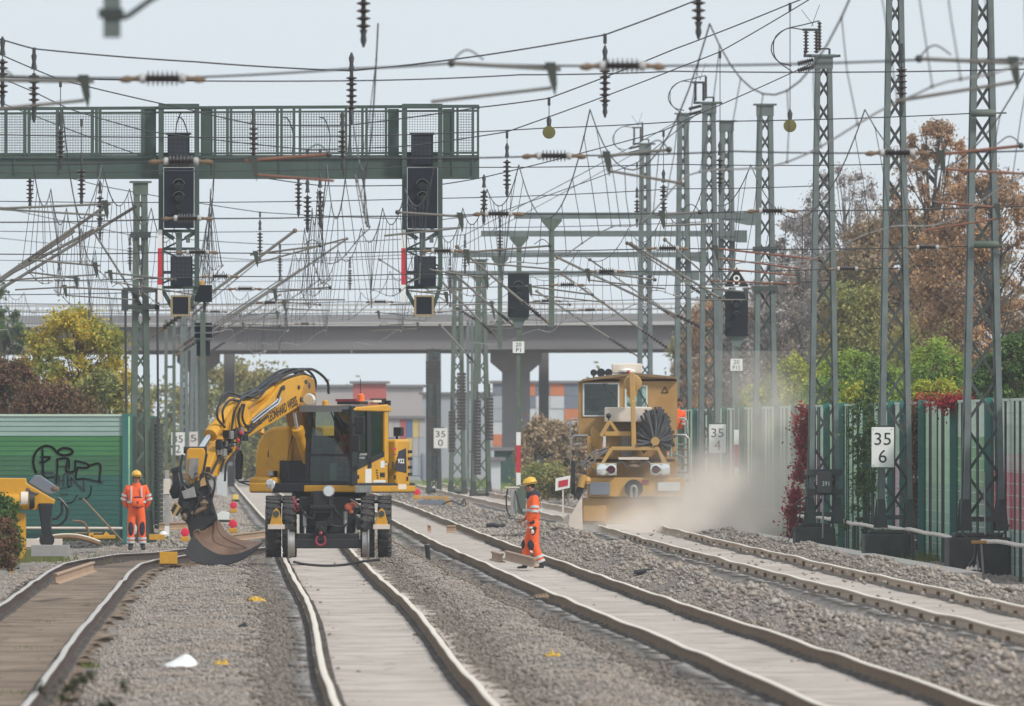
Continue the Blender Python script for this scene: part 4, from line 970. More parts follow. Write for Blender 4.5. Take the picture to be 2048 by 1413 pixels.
# far masts on the left and the cluster in the middle distance
FARG = 'far lattice masts in the haze'
def ladder(label, px, Y, ytop, ybase, w, steel='steel_grey', step=0.9):
    s = F / Y; zb = ZW(ybase, Y); H = ZW(ytop, Y) - zb
    t = thing('ladder_mast', label, 'mast', (XW(px, Y), Y, zb), 0, FARG)
    hw = w / s / 2
    for a in (-1, 1): obj('upright', MB().box(a * hw - .06, a * hw + .06, -.09, .09, 0, H), M[steel], t)
    mb = MB(); z = .4
    while z < H: mb.box(-hw + .06, hw - .06, -.04, .04, z, z + .09); z += step
    obj('rungs', mb, M[steel], t)
    return t
l1 = ladder('ladder shaped mast carrying half hidden 35 over 2 board', 340, 1000, 640, 998, 16, 'steel_green', 1.45)
f1 = lattice_mast('pale far lattice mast beside the ladder mast on the left', 368, 1080, 610, 992, 13, 20, found=(355, 381, 990, 996), leg=.14, group=FARG)
f2 = lattice_mast('pale far lattice mast half hidden by green signal post on left', 388, 1180, 640, 980, 12, 18, found=(377, 399, 978, 984), leg=.14, group=FARG)
f3 = lattice_mast('far lattice mast behind the 35 over 0 board', 868, 1090, 700, 990, 20, 30, 'steel_dark', found=(848, 892, 984, 996), leg=.16, group=FARG)
f4 = lattice_mast('far green lattice mast with splayed feet and brown weight, second of cluster', 915, 1075, 545, 992, 18, 34, 'steel_green', found=(894, 936, 986, 998), leg=.15, group=FARG)
f5 = lattice_mast('far lattice mast with splayed feet and dark weights, right of its cluster', 962, 1040, 520, 995, 18, 40, 'steel_green', found=(938, 988, 990, 1002), leg=.16, group=FARG)
f6 = ladder('narrow far ladder mast between two splayed lattice masts', 940, 1110, 640, 985, 8, 'steel_grey', 1.2)
def weight(label, px, Y, y0, y1, w):
    s = F / Y; H = (y1 - y0) / s; r = w / s / 2
    t = thing('counterweight', label, 'counterweight', W(px, y1, Y), 0, 'far counterweights')
    mb = MB(); k = max(4, int(H / .12))
    for i in range(k): mb.box(-r, r, -r * .7, r * .7, H * i / k, H * (i + .85) / k)
    obj('weight_stack', mb, M['weight'], t); obj('hanger_rod', MB().box(-.03, .03, -.03, .03, H, H + .5), M['wire'], t)
M['weight'] = mat('brown_black_weights', (0.05, 0.042, 0.04), 0.8, var=0.2)
weight('dark weight stack hanging highest right in the far mast cluster', 979, 1039.3, 795, 881, 15)
weight('long dark weight stack hanging inside the rightmost far mast', 955, 1039, 800, 950, 14)
weight('brown weight stack left of second far mast', 904, 1074, 822, 905, 14)
weight('tall brown weight stack above the second far mast', 923, 1074, 745, 860, 18)
weight('dark weight stack left of the 35 over 0 board', 862, 1089, 834, 902, 13)
weight('short dark weight hanging under the bridge left of cluster', 866, 1060, 722, 768, 29)

# ---------------------------------------------------------------- portal beams carried by the right-hand masts, with drop posts and tube cantilevers
def cantilever(t, Y, p0, p1, ins_at=0.16, r=0.036, thin=False):
    """slanting registration tube with a ribbed insulator near its post end p0 (pixels)"""
    a, b = on(t, Y, *p0, -.15), on(t, Y, *p1, -.15)
    d = b - a; Ln = d.length; e = d / Ln
    k = mpart(t, 'cantilever_tube', MB().tube([a + e * min(1.4, Ln * .3), b], r * (.7 if thin else 1), 8), M['tube'], smooth=True)
    mb = MB().insulator(a + e * .35, a + e * min(1.4, Ln * .3), .085, 9, .04)
    obj('insulator', mb, M['insulator'], k, smooth=True)
    obj('end_clamp', MB().tube([a, a + e * .35], .035, 6), M['rust'], k, smooth=True); obj('end_knob', MB().ball(b, .06, 8), M['rust'], k, smooth=True)
def beam(t, Y, y, x0, x1, drops, h=.17):
    s = F / Y
    a, b = on(t, Y, x0, y), on(t, Y, x1, y)
    mb = MB().box(a.x, b.x, -.5, -.3, a.z - h / 2, a.z + h / 2)
    mb.prism([(b.x, a.z - h / 2), (b.x - .7, a.z - h / 2), (b.x + .1, a.z - .26), (b.x + .35, a.z - .26), (b.x + .35, a.z + .1), (b.x, a.z + .1)], -.48, -.32)
    mpart(t, 'cantilever_beam', mb, M['steel_grey'])
    for xd, yb in drops:
        c = on(t, Y, xd, y); zb2 = on(t, Y, xd, yb).z
        mb = MB().box(c.x - .075, c.x + .075, -.5, -.35, zb2, c.z - h / 2 - .3)
        zz = c.z - h / 2
        mb.prism([(c.x - .075, zz - .3), (c.x + .075, zz - .3), (c.x + .28, zz - .06), (c.x + .28, zz), (c.x - .28, zz), (c.x - .28, zz - .06)], -.52, -.33)
        mpart(t, 'drop_post', mb, M['steel_green'])
beam(m4, 743, 432, 1028, 1488, [(1103, 655)])
beam(m5, 808, 468, 962, 1470, [(1038, 690)])
beam(m7, 900, 510, 905, 1395, [(1000, 700)])
beam(m8, 1018, 547, 890, 1380, [(958, 768)])
cantilever(m4, 743, (1100, 650), (914, 494)); cantilever(m4, 743, (1512, 641), (1262, 488)); cantilever(m4, 743, (1510, 636), (1330, 480), thin=True)
cantilever(m5, 808, (1034, 658), (905, 545)); cantilever(m5, 808, (1438, 672), (1114, 515)); cantilever(m5, 808, (1436, 610), (1254, 487), thin=True)
cantilever(m7, 900, (998, 682), (880, 560)); cantilever(m7, 900, (1352, 708), (1124, 549)); cantilever(m7, 900, (1356, 640), (1180, 520), thin=True)
cantilever(m8, 1018, (957, 735), (880, 650)); cantilever(m8, 1018, (1280, 716), (1073, 583))
cantilever(m9, 655, (304, 674), (590, 462)); cantilever(m9, 655, (300, 640), (186, 462), thin=True)
cantilever(l1, 1000, (352, 712), (694, 478)); cantilever(l1, 1000, (352, 700), (560, 560), thin=True)
cantilever(f1, 1080, (374, 690), (600, 540)); cantilever(f1, 1080, (374, 640), (520, 520), thin=True)
cantilever(f2, 1180, (396, 690), (560, 590)); cantilever(f2, 1180, (396, 720), (640, 560), thin=True)
cantilever(f5, 1040, (975, 655), (760, 520), thin=True)
# big double tubes sweeping in from a mast beyond the left edge
lm = thing('catenary_mast', 'mast beyond the left edge whose grey double tubes sweep up into view', 'mast', W(-60, 1060, 600))
obj('pole', MB().box(-.2, .2, -.2, .2, 0, 7.5), M['steel_green'], lm)
for (p0, p1) in (((-40, 580), (188, 460)), ((-40, 590), (150, 462)), ((-60, 600), (220, 407)), ((-50, 610), (273, 413))):
    obj('cantilever_tube', MB().tube([on(lm, 600, *p0, -.2), on(lm, 600, *p1, -.2)], .034, 8), M['tube'], lm, smooth=True)
# blurred mast stub hanging down into the top of the picture, near the lens
st = thing('hanging_mast_post', 'grey hanging post end at the top left, out of focus', 'post', W(224, 76, 175))
obj('post', MB().box(-.055, .055, -.055, .055, 0, 1.6), M['steel_grey'], st)
obj('clamp', MB().box(-.085, .075, -.075, .075, .125, .185), M['steel_dark'], st)
obj('brace', MB().tube(curve([(.0, 0, .14), (.08, 0, .13), (.16, 0, .18), (.26, 0, .25), (.36, 0, .30)], 12), .018, 8), M['steel_dark'], st, smooth=True)

# ---------------------------------------------------------------- distance boards on the masts
def km_board(label, px, py, Y, w, h, top, bot, tint='white', post=True):
    s = F / Y
    t = thing('distance_board', label, 'distance sign', W(px, py, Y))
    a, b = w / s / 2, h / s / 2
    obj('plate', MB().box(-a, a, 0, .02, -b, b), M[tint], t, bevel=.008)
    if top: letter_ob(t, top, (0, -.004, b * .42), (a * 1.45, 0, 0), (0, 0, b * .62))
    if bot: letter_ob(t, bot, (0, -.004, -b * .45), (a * .72, 0, 0), (0, 0, b * .66))
    mb = MB()
    for u in (-1, 1):
        for v in (-1, 1): mb.lathe((u * a * .82, 0, v * b * .9), (u * a * .82, -.006, v * b * .9), [(0, .012), (1, .012)], 8)
    obj('bolts', mb, M['metal'], t)
    obj('bracket', MB().box(-a * .55, a * .55, .02, .10, b * .8, b * 1.1).box(-.04, .04, .02, .3, -b * .2, b * .2), M['steel_dark'], t)
    return t
def letter_ob(t, body, c, xd, yd, m='ink'): return obj('lettering', letter(MB(), body, c, xd, yd), M[m], t)
km_board('white board reading 35 over 6 on right hand lattice mast', 1765.5, 895, 576, 45, 80, '35', '6')
km_board('white board reading 35 over 4 fading into the dust', 1435, 878, 769, 34, 57, '35', '4')
km_board('white board reading 35 over 2 behind ladder mast on the left', 356, 888, 1001, 27, 46, '35', '2')
M['pinkish'] = mat('faded_sign_sheet', (0.60, 0.54, 0.50), 0.7, var=0.05)
km_board('faded board with a 5 just right of the 35 over 2 board', 387, 886, 1178, 17, 44, '5', None, 'pinkish')
M['offwhite'] = mat('offwhite_sign_sheet', (0.66, 0.65, 0.61), 0.7, var=0.05)
km_board('off white board reading 35 over 0 in the middle distance', 881, 877, 1088, 27, 40, '35', '0', 'offwhite')

# ---------------------------------------------------------------- signal gantry
GY = 600.0; gs = F / GY
gt = thing('signal_gantry', 'green walkway gantry with wire mesh railing spanning in from the left', 'signal gantry', (XW(0, GY), GY, ZW(358, GY)))
G = lambda x, y, d=0.0: W(x, y, GY) + Vector((0, d, 0)) - gt.location
def gbox(mb, x0, x1, y0, y1, d0, d1, mi=0):
    a, b = G(x0, y1), G(x1, y0); return mb.box(a.x, b.x, d0, d1, a.z, b.z, mi)
mb = MB()
for d in (-.62, .55):
    gbox(mb, -160, 958, 318, 354, d, d + .03); gbox(mb, -160, 958, 312, 318, d - .05, d + .10); gbox(mb, -160, 958, 353, 358, d - .05, d + .10)
    for x in (-60, 30, 120, 200, 290, 303, 398, 426, 560, 690, 775, 800, 905, 945): gbox(mb, x - 1.5, x + 1.5, 319, 353, d - .03, d)
gbox(mb, -160, 958, 311, 314, -.58, .58); gbox(mb, 955, 958.5, 312, 358, -.60, .55)
obj('girder', mb, M['gantry'], gt)
mb = MB()
for d in (-.66, .6):
    a, b = G(-160, 219), G(958, 213); mb.bar(a + Vector((0, d, 0)), b + Vector((0, d, 0)), .055)
    for y in (226,): mb.bar(G(-160, y + 2) + Vector((0, d, 0)), G(958, y - 4) + Vector((0, d, 0)), .03)
    mb.bar(G(-160, 309) + Vector((0, d, 0)), G(958, 306) + Vector((0, d, 0)), .035)
mb.bar(G(957, 215, -.66), G(957, 215, .6), .05)
obj('handrail', mb, M['gantry'], gt)
for x in (-40, 12, 50, 58, 115, 123, 185, 193, 200, 285, 430, 455, 462, 555, 563, 588, 600, 692, 700, 725, 733, 772, 906, 915, 946, 956):
    for d in (-.66, .6): obj('railing_post', gbox(MB(), x - 2.3, x + 2.3, 217, 312, d - .03, d + .03), M['gantry'], gt)
for x0, x1 in ((289, 313), (402, 426), (776, 798), (886, 909)):
    obj('sheet_panel', gbox(MB(), x0, x1, 219, 312, -.655, -.635), M['gantry'], gt)
segs = [(-40, 50), (58, 115), (123, 185), (200, 285), (320, 396), (430, 455), (462, 555), (563, 588), (600, 692), (700, 725), (733, 772), (802, 880), (915, 946)]
for x0, x1 in segs:
    for d in ((-.66,) if x0 in (320, 802) else (-.66, .6)):
        mb = MB(); x = x0 + 2
        while x < x1: gbox(mb, x - .30, x + .30, 226, 308, d - .003, d + .003); x += 5.2
        y = 229
        while y < 308: gbox(mb, x0, x1, y - .30, y + .30, d + .003, d + .008); y += 5.2
        obj('wire_mesh', mb, M['gantry'], gt)
obj('cable', MB().tube(curve([G(352, 268, -.3), G(354, 248, -.3), G(362, 226, -.4)], 10), .014, 5), M['hose'], gt)
for px_, w_ in ((362, 0), (573, 0), (646, 0)):
    obj('cable', MB().tube(curve([G(px_ + 12, 310, -.5), G(px_ + 14, 270, -.5), G(px_ + 4, 240, -.55), G(px_ - 6, 236, -.6)], 14), .014, 5), M['hose'], gt)

# ---------------------------------------------------------------- signals hung from the gantry
def hung_signal(label, dx):
    t = thing('railway_signal', label, 'railway signal', W(358 + dx, 632, GY - .9), 0, 'signals hung from the gantry')
    s = F / (GY - .9)
    Q = lambda x, y: ((x - 358) / s, (632 - y) / s)
    def bx(mb, x0, x1, y0, y1, d0, d1, mi=0):
        (a, z1), (b, z0) = Q(x0, y0), Q(x1, y1); return mb.box(a, b, d0, d1, z0, z1, mi)
    mb = MB()
    for x0, x1 in ((317, 327), (389, 398)):
        for d in (-.05, .55): bx(mb, x0, x1, 212, 575, d, d + .09)
    for y in (213, 340, 462, 498, 545, 575): bx(mb, 327, 389, y - 3, y + 3, .47, .53)
    bx(mb, 317, 398, 208, 217, -.07, .64); bx(mb, 318, 397, 306, 313, .3, .64)
    for z, (xa, ya), (xb, yb) in ((0, (322, 575), (346, 618)), (0, (393, 575), (378, 618)), (0, (322, 462), (348, 478)), (0, (394, 462), (370, 478))):
        (a, za), (b, zb_) = Q(xa, ya), Q(xb, yb); mb.bar((a, .02, za), (b, .02, zb_), .09, .05)
    i = 0
    for y in range(330, 560, 34):
        (a, za), (b, zb_) = Q(322, y), Q(394, y + 34); mb.bar((a, .6, za if i % 2 else zb_), (b, .6, zb_ if i % 2 else za), .04); i += 1
    obj('hanger_frame', mb, M['gantry'], t)
    mb = MB(); bx(mb, 335, 379, 270, 330, -.12, .3); bx(mb, 332, 382, 266, 270, -.16, .34)
    ind = obj('number_indicator', mb, M['black'], t, bevel=.01)
    mb = MB()
    for x in np.arange(338, 377, 2.6):
        for y in np.arange(273, 312, 2.6):
            a, z = Q(x, y); mb.box(a - .006, a + .006, -.128, -.121, z - .006, z + .006)
    obj('lamp_grid', mb, M['dotlens'], ind)
    mb = MB(); bx(mb, 328, 388, 336, 457, -.22, -.16); bx(mb, 334, 382, 342, 450, -.16, .3)
    sc = obj('signal_screen', mb, M['black'], t, bevel=.01)
    for x0, x1, y0, y1 in ((327, 389, 335, 336.2), (327, 328.2, 336, 457), (387.8, 389, 336, 457)):
        obj('pale_edge', bx(MB(), x0, x1, y0, y1, -.223, -.157), M['edge'], sc)
    for x, y, r in ((358, 371, .115), (358, 395, .105), (358, 416, .05), (340, 429, .03)):
        a, z = Q(x, y)
        ln = obj('lamp', MB().lathe((a, -.221, z), (a, -.27, z), [(0, r), (.6, r), (1, r * .6)], 18), M['lens'], t, smooth=True)
        mb = MB(); n_ = 12
        rows = [[(a + math.cos(th) * r * 1.12, d, z + math.sin(th) * r * 1.12) for th in np.linspace(math.radians(15), math.radians(165), n_)] for d in (-.221, -.40)]
        rows += [[(a + math.cos(th) * r * 1.2, d, z + math.sin(th) * r * 1.2) for th in np.linspace(math.radians(15), math.radians(165), n_)] for d in (-.40, -.221)]
        obj('lamp_hood', mb.loft(rows), M['hood'], ln, smooth=True)
    mb = MB(); bx(mb, 341, 385, 513, 573, -.15, .3); ind = obj('lower_indicator', mb, M['black'], t, bevel=.01)
    mb = MB()
    for x in np.arange(344, 383, 2.6):
        for y in np.arange(516, 556, 2.6):
            a, z = Q(x, y); mb.box(a - .006, a + .006, -.158, -.151, z - .006, z + .006)
    obj('lamp_grid', mb, M['dotlens'], ind)
    mb = MB(); bx(mb, 352, 364, 466, 512, -.05, .12); bx(mb, 372, 380, 474, 486, -.08, .1); obj('bracket', mb, M['steel_grey'], t)
    mb = MB(); bx(mb, 343, 379, 594, 631, -.1, .2); pl = obj('guide_plate', mb, M['black'], t)
    mb = MB(); bx(mb, 341, 345.5, 591, 633, -.12, -.1); bx(mb, 376.5, 381, 591, 633, -.12, -.1); bx(mb, 345.5, 376.5, 591, 594.5, -.12, -.1); bx(mb, 345.5, 376.5, 629, 633, -.12, -.1)
    obj('plate_frame', mb, M['frame_tan'], pl)
    mb = MB(); bx(mb, 315.5, 324.5, 460, 497, -.12, -.09); bx(mb, 315.5, 324.5, 570, 605, -.12, -.09); obj('mast_strip', mb, M['white'], t, label='white ends of the red and white strip')
    mb = MB(); bx(mb, 315.5, 324.5, 497, 570, -.12, -.09); obj('mast_strip', mb, M['red'], t, label='red middle of the red and white strip')
    return t
M['dotlens'] = mat('grey_dot_lenses', (0.12, 0.13, 0.14), 0.35, var=0.1)
M['edge'] = mat('pale_metal_edge', (0.42, 0.44, 0.45), 0.5, var=0.1)
M['hood'] = mat('grey_lamp_hood', (0.16, 0.165, 0.17), 0.6, var=0.1)
M['frame_tan'] = mat('tan_plate_frame', (0.30, 0.235, 0.13), 0.6, var=0.1)
hung_signal('black three lamp signal hung left on the gantry', 0)
hung_signal('black three lamp signal hung right, near the free end of the gantry', 487)
# small dark box beside the left signal
t = thing('signal_box', 'small black box beside the left gantry signal', 'signal box', W(409, 588, GY))
obj('housing', MB().box(-.21, .16, -.15, .15, -.18, .19), M['black'], t, bevel=.01); obj('bracket', MB().box(-.03, .03, -.03, .03, -.40, -.18), M['steel_dark'], t)
obj('cap', MB().lathe((-.08, 0, .19), (-.08, 0, .29), [(0, .09), (.7, .08), (1, .03)], 10), M['yellow_dusty'], t, smooth=True)

# ---------------------------------------------------------------- signals on posts
def post_signal(label, px, Y, ybase, y0, y1, w, triangle=False, idtxt=None, idy=0, strip=None, post_w=8, lamps=True):
    s = F / Y; zb = ZW(ybase, Y)
    t = thing('railway_signal', label, 'railway signal', (XW(px, Y), Y, zb))
    z = lambda y: ZW(y, Y) - zb
    hw = w / s / 2
    obj('post', MB().box(-post_w / s / 2, post_w / s / 2, 0.02, .14, 0, z(y1) + .1), M['steel_green'], t)
    sc = obj('signal_screen', MB().box(-hw, hw, -.10, -.05, z(y1), z(y0)).box(-hw * .75, hw * .75, -.05, .25, z(y1) + .1, z(y0) - .1), M['screen_faded'], t, bevel=.01)
    obj('bracket', MB().box(-hw * .9, hw * .9, -.02, .2, z(y1) - .08, z(y1)).prism([(-hw * .6, z(y1) - .08), (hw * .6, z(y1) - .08), (.1, z(y1) - .3), (-.1, z(y1) - .3)], 0, .15), M['steel_grey'], t)
    for fx, fy, r in ((0, .30, .12), (0, .52, .07), (-.55, .82, .04)):
        zz = z(y0) + (z(y1) - z(y0)) * fy
        ln = obj('lamp', MB().lathe((fx * hw, -.10, zz), (fx * hw, -.15, zz), [(0, r), (1, r * .7)], 14), M['lens'], t, smooth=True)
        rows = [[(fx * hw + math.cos(a) * r * k, d, zz + math.sin(a) * r * k) for a in np.linspace(.3, 2.84, 10)] for d, k in ((-.10, 1.1), (-.27, 1.1), (-.27, 1.2), (-.10, 1.2))]
        obj('lamp_hood', MB().loft(rows), M['hood'], ln, smooth=True)
    if idtxt:
        pl = obj('name_plate', MB().box(-.16, .16, -.02, 0.015, z(idy) - .16, z(idy) + .16), M['white'], t)
        letter_ob(pl, idtxt[0], (0, -.024, z(idy) + .075), (.16, 0, 0), (0, 0, .11)); letter_ob(pl, idtxt[1], (0, -.024, z(idy) - .075), (.20 if len(idtxt[1]) > 2 else .13, 0, 0), (0, 0, .11))
    if strip:
        for ya, yb, m in strip: obj('mast_strip', MB().box(-.062, .062, -.01, .018, z(yb), z(ya)), M[m], t, label=('white' if m == 'white' else 'red') + ' piece of the red and white strip')
    if triangle:
        a, b, c = (-hw * 1.25, z(y0) + .10), (hw * 1.25, z(y0) + .10), (0, z(y0) + .70)
        tr = obj('speed_triangle', MB().prism([a, b, c], -.08, -.06), M['white'], t)
        k = .84; cx, cz = 0, (a[1] * 2 + c[1]) / 3
        obj('black_face', MB().prism([(p[0] * k, cz + (p[1] - cz) * k) for p in (a, b, c)], -.095, -.082), M['screen_faded'], tr)
        letter_ob(tr, '8', (0, -.102, cz - .02), (.19, 0, 0), (0, 0, .31), 'white')
    return t
M['screen_faded'] = mat('black_signal_sheet', (0.016, 0.019, 0.024), 0.85, var=0.12, spec=.15)
post_signal('post signal with black 8 triangle on top, plate 20 P15', 1473, 735, 1046, 583, 672, 46, True, ('20', 'P15'), 730, [(860, 890, 'white'), (890, 935, 'red'), (935, 960, 'white')])
post_signal('post signal with plate 20 P1 standing left of the ballast machine', 1037, 760, 1046, 546, 635, 43, False, ('20', 'P1'), 695, [(865, 891, 'white'), (891, 946, 'red'), (946, 972, 'white')])
t = post_signal('green signal post seen from behind, left of the excavator boom', 405, 640, 1000, 2000, 2100, 1, False) if False else None
bs_ = thing('railway_signal', 'green post with back of a three lamp signal, left of boom', 'railway signal', W(405, 1040, 690))
Q = lambda x, y, d=0.0: W(x, y, 690) + Vector((0, d, 0)) - bs_.location
def qbox(mb, x0, x1, y0, y1, d0, d1):
    a, b = Q(x0, y1), Q(x1, y0); return mb.box(a.x, b.x, d0, d1, a.z, b.z)
obj('post', qbox(MB(), 400.5, 411, 622, 1040, -.07, .07), M['steel_green'], bs_)
mb = MB(); qbox(mb, 389, 424, 646, 681, .07, .40); qbox(mb, 393, 420, 682, 712, .07, .35); obj('signal_screen', mb, M['black'], bs_)
mb = MB()
for y in (652, 666, 678): qbox(mb, 387, 426, y - 1.5, y + 1.5, .02, .07)
obj('bracket', mb, M['hood'], bs_)
# concrete and green cabinet at the foot of the P1 signal
t = thing('point_heater_cabinet', 'grey green cabinet with cables at the foot of post signal', 'cabinet', W(1030, 1047, 752))
obj('body', MB().box(-.12, .06, -.12, .12, 0, .95), M['concrete'], t, bevel=.01); obj('door', MB().box(.065, .30, -.1, .12, 0, 1.05), M['steel_green'], t, bevel=.01)
obj('lid', MB().box(-.28, .12, -.14, .14, .955, 1.0), M['pipe'], t, bevel=.01)
obj('cable', MB().tube(curve([(-.2, 0, .95), (-.24, 0, .6), (-.2, 0, .3), (-.05, -.1, .12)], 14), .02, 6), M['hose'], t); obj('cable', MB().tube(curve([(.02, -.14, .9), (.1, -.2, .5), (.28, -.2, .1)], 14), .018, 6), M['hose'], t)
# ---------------------------------------------------------------- cross spans: carrier wire, two straight wires, insulators, hangers, steady arms
SPANS = {}
def sag_run(pts, Y, n=14):
    """wire through nodes with a slight sag between them"""
    P = [W(x, y, Y) for x, y in pts]; out = []
    for a, b in zip(P[:-1], P[1:]):
        L_ = (b - a).length
        for j in range(n):
            u = j / n; p = a.lerp(b, u); p = p + Vector((0, 0, -4 * u * (1 - u) * 0.006 * L_)); out.append(p)
    out.append(P[-1]); return out
def hinsul(t, Y, x, y, off, full=0.62):
    """horizontal rod insulator on a straight wire with pale caps and rusty ends"""
    c = W(x, y, Y) - off; h = full / 2
    i = obj('insulator', MB().insulator(c - Vector((h * .50, 0, 0)), c + Vector((h * .50, 0, 0)), .078, 7, .03, n=10), M['insulator'], t, smooth=True)
    for q in (-1, 1): obj('end_cap', MB().lathe(c + Vector((q * h * .50, 0, 0)), c + Vector((q * h * .70, 0, 0)), [(0, .042), (.2, .05), (.8, .05), (1, .035)], 10), M['cap'], i, smooth=True)
    for q in (-1, 1): obj('end_fitting', MB().lathe(c + Vector((q * h * .70, 0, 0)), c + Vector((q * h * 1.30, 0, -.015)), [(0, .03), (.3, .02), (.6, .036), (.85, .028), (1, .012)], 8), M['rust'], i, smooth=True)
def hanger(t, Y, x, y0, y1, off, kind='rod', legs=True):
    """hangs from the carrier at (x, y0): wire, ribbed insulator or green pulley ball, then two splayed wires"""
    a = W(x, y0, Y) - off; b = W(x, y1, Y) - off; L_ = a.z - b.z
    h = obj('hanger', MB().tube([a, a - Vector((0, 0, L_))], .009, 5), M['wire'], t)
    obj('clamp', MB().box(a.x - .028, a.x + .028, a.y - .03, a.y + .03, a.z - .14, a.z + .02), M['wire'], h)
    if kind == 'rod':
        q = Vector((a.x, a.y, b.z))
        obj('insulator', MB().insulator(q + Vector((0, 0, .56)), q, .088, 6, .03), M['insulator'], h, smooth=True)
        obj('upper_shackle', MB().lathe(q + Vector((0, 0, .92)), q + Vector((0, 0, .62)), [(0, .012), (.3, .045), (.6, .03), (1, .05)], 8), M['wire'], h, smooth=True)
        obj('lower_shackle', MB().lathe(q, q - Vector((0, 0, .22)), [(0, .05), (.3, .03), (.6, .04), (1, .012)], 8), M['wire'], h, smooth=True)
    else:
        q = Vector((a.x, a.y, b.z))
        obj('pulley', MB().lathe(q + Vector((0, -.05, 0)), q + Vector((0, .05, 0)), [(0, .03), (.05, .115), (.4, .125), (.5, .09), (.6, .125), (.95, .115), (1, .03)], 16), M['pulley'], h, smooth=True)
        obj('shackle', MB().lathe(q + Vector((0, 0, .32)), q + Vector((0, 0, .1)), [(0, .012), (.4, .05), (1, .035)], 8), M['wire'], h, smooth=True)
M['pulley'] = mat('mossy_yellow_pulley', (0.14, 0.125, 0.035), 0.5, var=0.15)
def steady(t, Y, p0, p1, p2, off, m='tube'):
    """p0 -> p1 upper tube, bracket down, p1 + drop -> p2 lower tube (pixels)"""
    a, b, c = W(*p0, Y) - off, W(*p1, Y) - off, W(*p2, Y) - off
    k = (b - a).normalized()
    u = obj('steady_arm', MB().tube([a, b], .020, 7), M[m], t, smooth=True)
    e = c + Vector((0, 0, 0)); br = Vector((b.x, b.y, b.z))
    w_ = .05 if b.x > a.x else -.05
    d = b - k * .10
    obj('bracket', MB().prism([(d.x - .05, d.z + .06), (d.x + .05, d.z + .06), (d.x + .065, d.z - .14), (d.x + .045, d.z - .26), (d.x + .0, d.z - .14)], d.y - .03, d.y + .03), M['bracket'], u)
    f = Vector((d.x + .01, d.y, d.z - .18))
    obj('steady_arm_tube', MB().tube([f, c], .017, 7), M[m], u, smooth=True)
    obj('loop', MB().tube(curve([a + k * .0, a + Vector((.0, 0, .10)) + k * .08, a + Vector((0, 0, .13)) + k * .17, a + Vector((0, 0, .05)) + k * .3], 10), .008, 5).ball(a, .04, 8), M['wire'], u, smooth=True)
M['bracket'] = mat('green_black_bracket', (0.05, 0.06, 0.05), 0.6, var=0.2)
SPANG = 'cross spans carrying the overhead wires'
def span(key, label, Y, carrier=None, upper=None, lower=None, ins=(), hang=(), arms=(), r=.011):
    pts = carrier or lower
    t = thing('cross_span', label, 'overhead wire span', W(1024, 400, Y), 0, SPANG); off = t.location.copy()
    for nm, p, rr in (('carrier_wire', carrier, r * 1.15), ('upper_wire', upper, r), ('lower_wire', lower, r)):
        if p: obj(nm, MB().tube([q - off for q in sag_run(p, Y)], rr, 5), M['wire'], t)
    for x, y in ins: hinsul(t, Y, x, y, off)
    for hg in hang: hanger(t, Y, hg[0], hg[1], hg[2], off, hg[3] if len(hg) > 3 else 'rod')
    for ar in arms: steady(t, Y, *ar[:3], off, ar[3] if len(ar) > 3 else 'tube')
    SPANS[key] = Y
span('A', 'nearest cross span, blurred insulators high in the picture', 257, None, None, [(-60, 150), (325, 157), (700, 138), (905, 127), (1245, 132), (1840, 120), (2110, 116)], [(325, 157), (1245, 132)], [],
     [((903, 127), (1122, 139), (862, 204)), ((1838, 118), (2047, 127), (1790, 203)), ((-40, 160), (188, 163), (-30, 221))])
span('B', 'second cross span with insulators over the left signal and gantry end', 341, None, None, [(-60, 330), (362, 322), (700, 317), (1108, 312), (1470, 303), (1795, 306), (2110, 300)], [(362, 323), (1108, 312), (1795, 306)], [(727, -30, 60), (1397, -30, 44)],
     [((658, 309), (490, 322), (668, 362), 'tube_red'), ((1338, 300), (1196, 314), (1368, 368)), ((2042, 292), (1864, 311), (2080, 350), 'tube_red')])
span('C', 'third cross span, its carrier wire rising off the top right', 433, [(-60, 70), (5, 80), (68, 98), (390, 124), (703, 142), (960, 112), (1210, 70), (1400, -2)], [(-60, 152), (700, 162), (1040, 150), (1348, 143), (2110, 137)], [(-60, 445), (375, 437), (700, 433), (997, 428), (1545, 422), (2110, 410)], [(375, 437), (997, 428), (1545, 422)],
     [(5, 80, 190), (68, 98, 218), (703, 142, 222), (1210, 70, 208), (1803, 90, 205)],
     [((795, 425), (932, 434), (768, 472)), ((1868, 405), (2006, 416), (1848, 461), 'tube_red'), ((-60, 420), (222, 408), (-50, 416)), ((1400, 425), (1310, 430), (1440, 447))])
span('D', 'fourth cross span ending on the mast at the right edge', 524, [(-60, 84), (0, 109), (121, 160), (376, 219), (507, 249), (685, 252), (960, 215), (1098, 197), (1348, 99), (1580, 8), (1620, -8)], [(-60, 268), (680, 273), (1100, 256), (1348, 244), (1968, 226)], [(-60, 508), (340, 505), (890, 502), (1335, 497), (1855, 495), (1968, 491)], [(395, 505), (885, 502), (1335, 497), (1855, 495)],
     [(121, 160, 318), (507, 249, 312), (685, 252, 318), (1098, 197, 265, 'pulley'), (1580, 8, 252, 'pulley')],
     [((1100, 492), (922, 506), (1120, 540)), ((640, 492), (500, 510), (690, 478)), ((1640, 520), (1420, 496), (1600, 538), 'tube_red'), ((60, 520), (200, 532), (20, 560))])
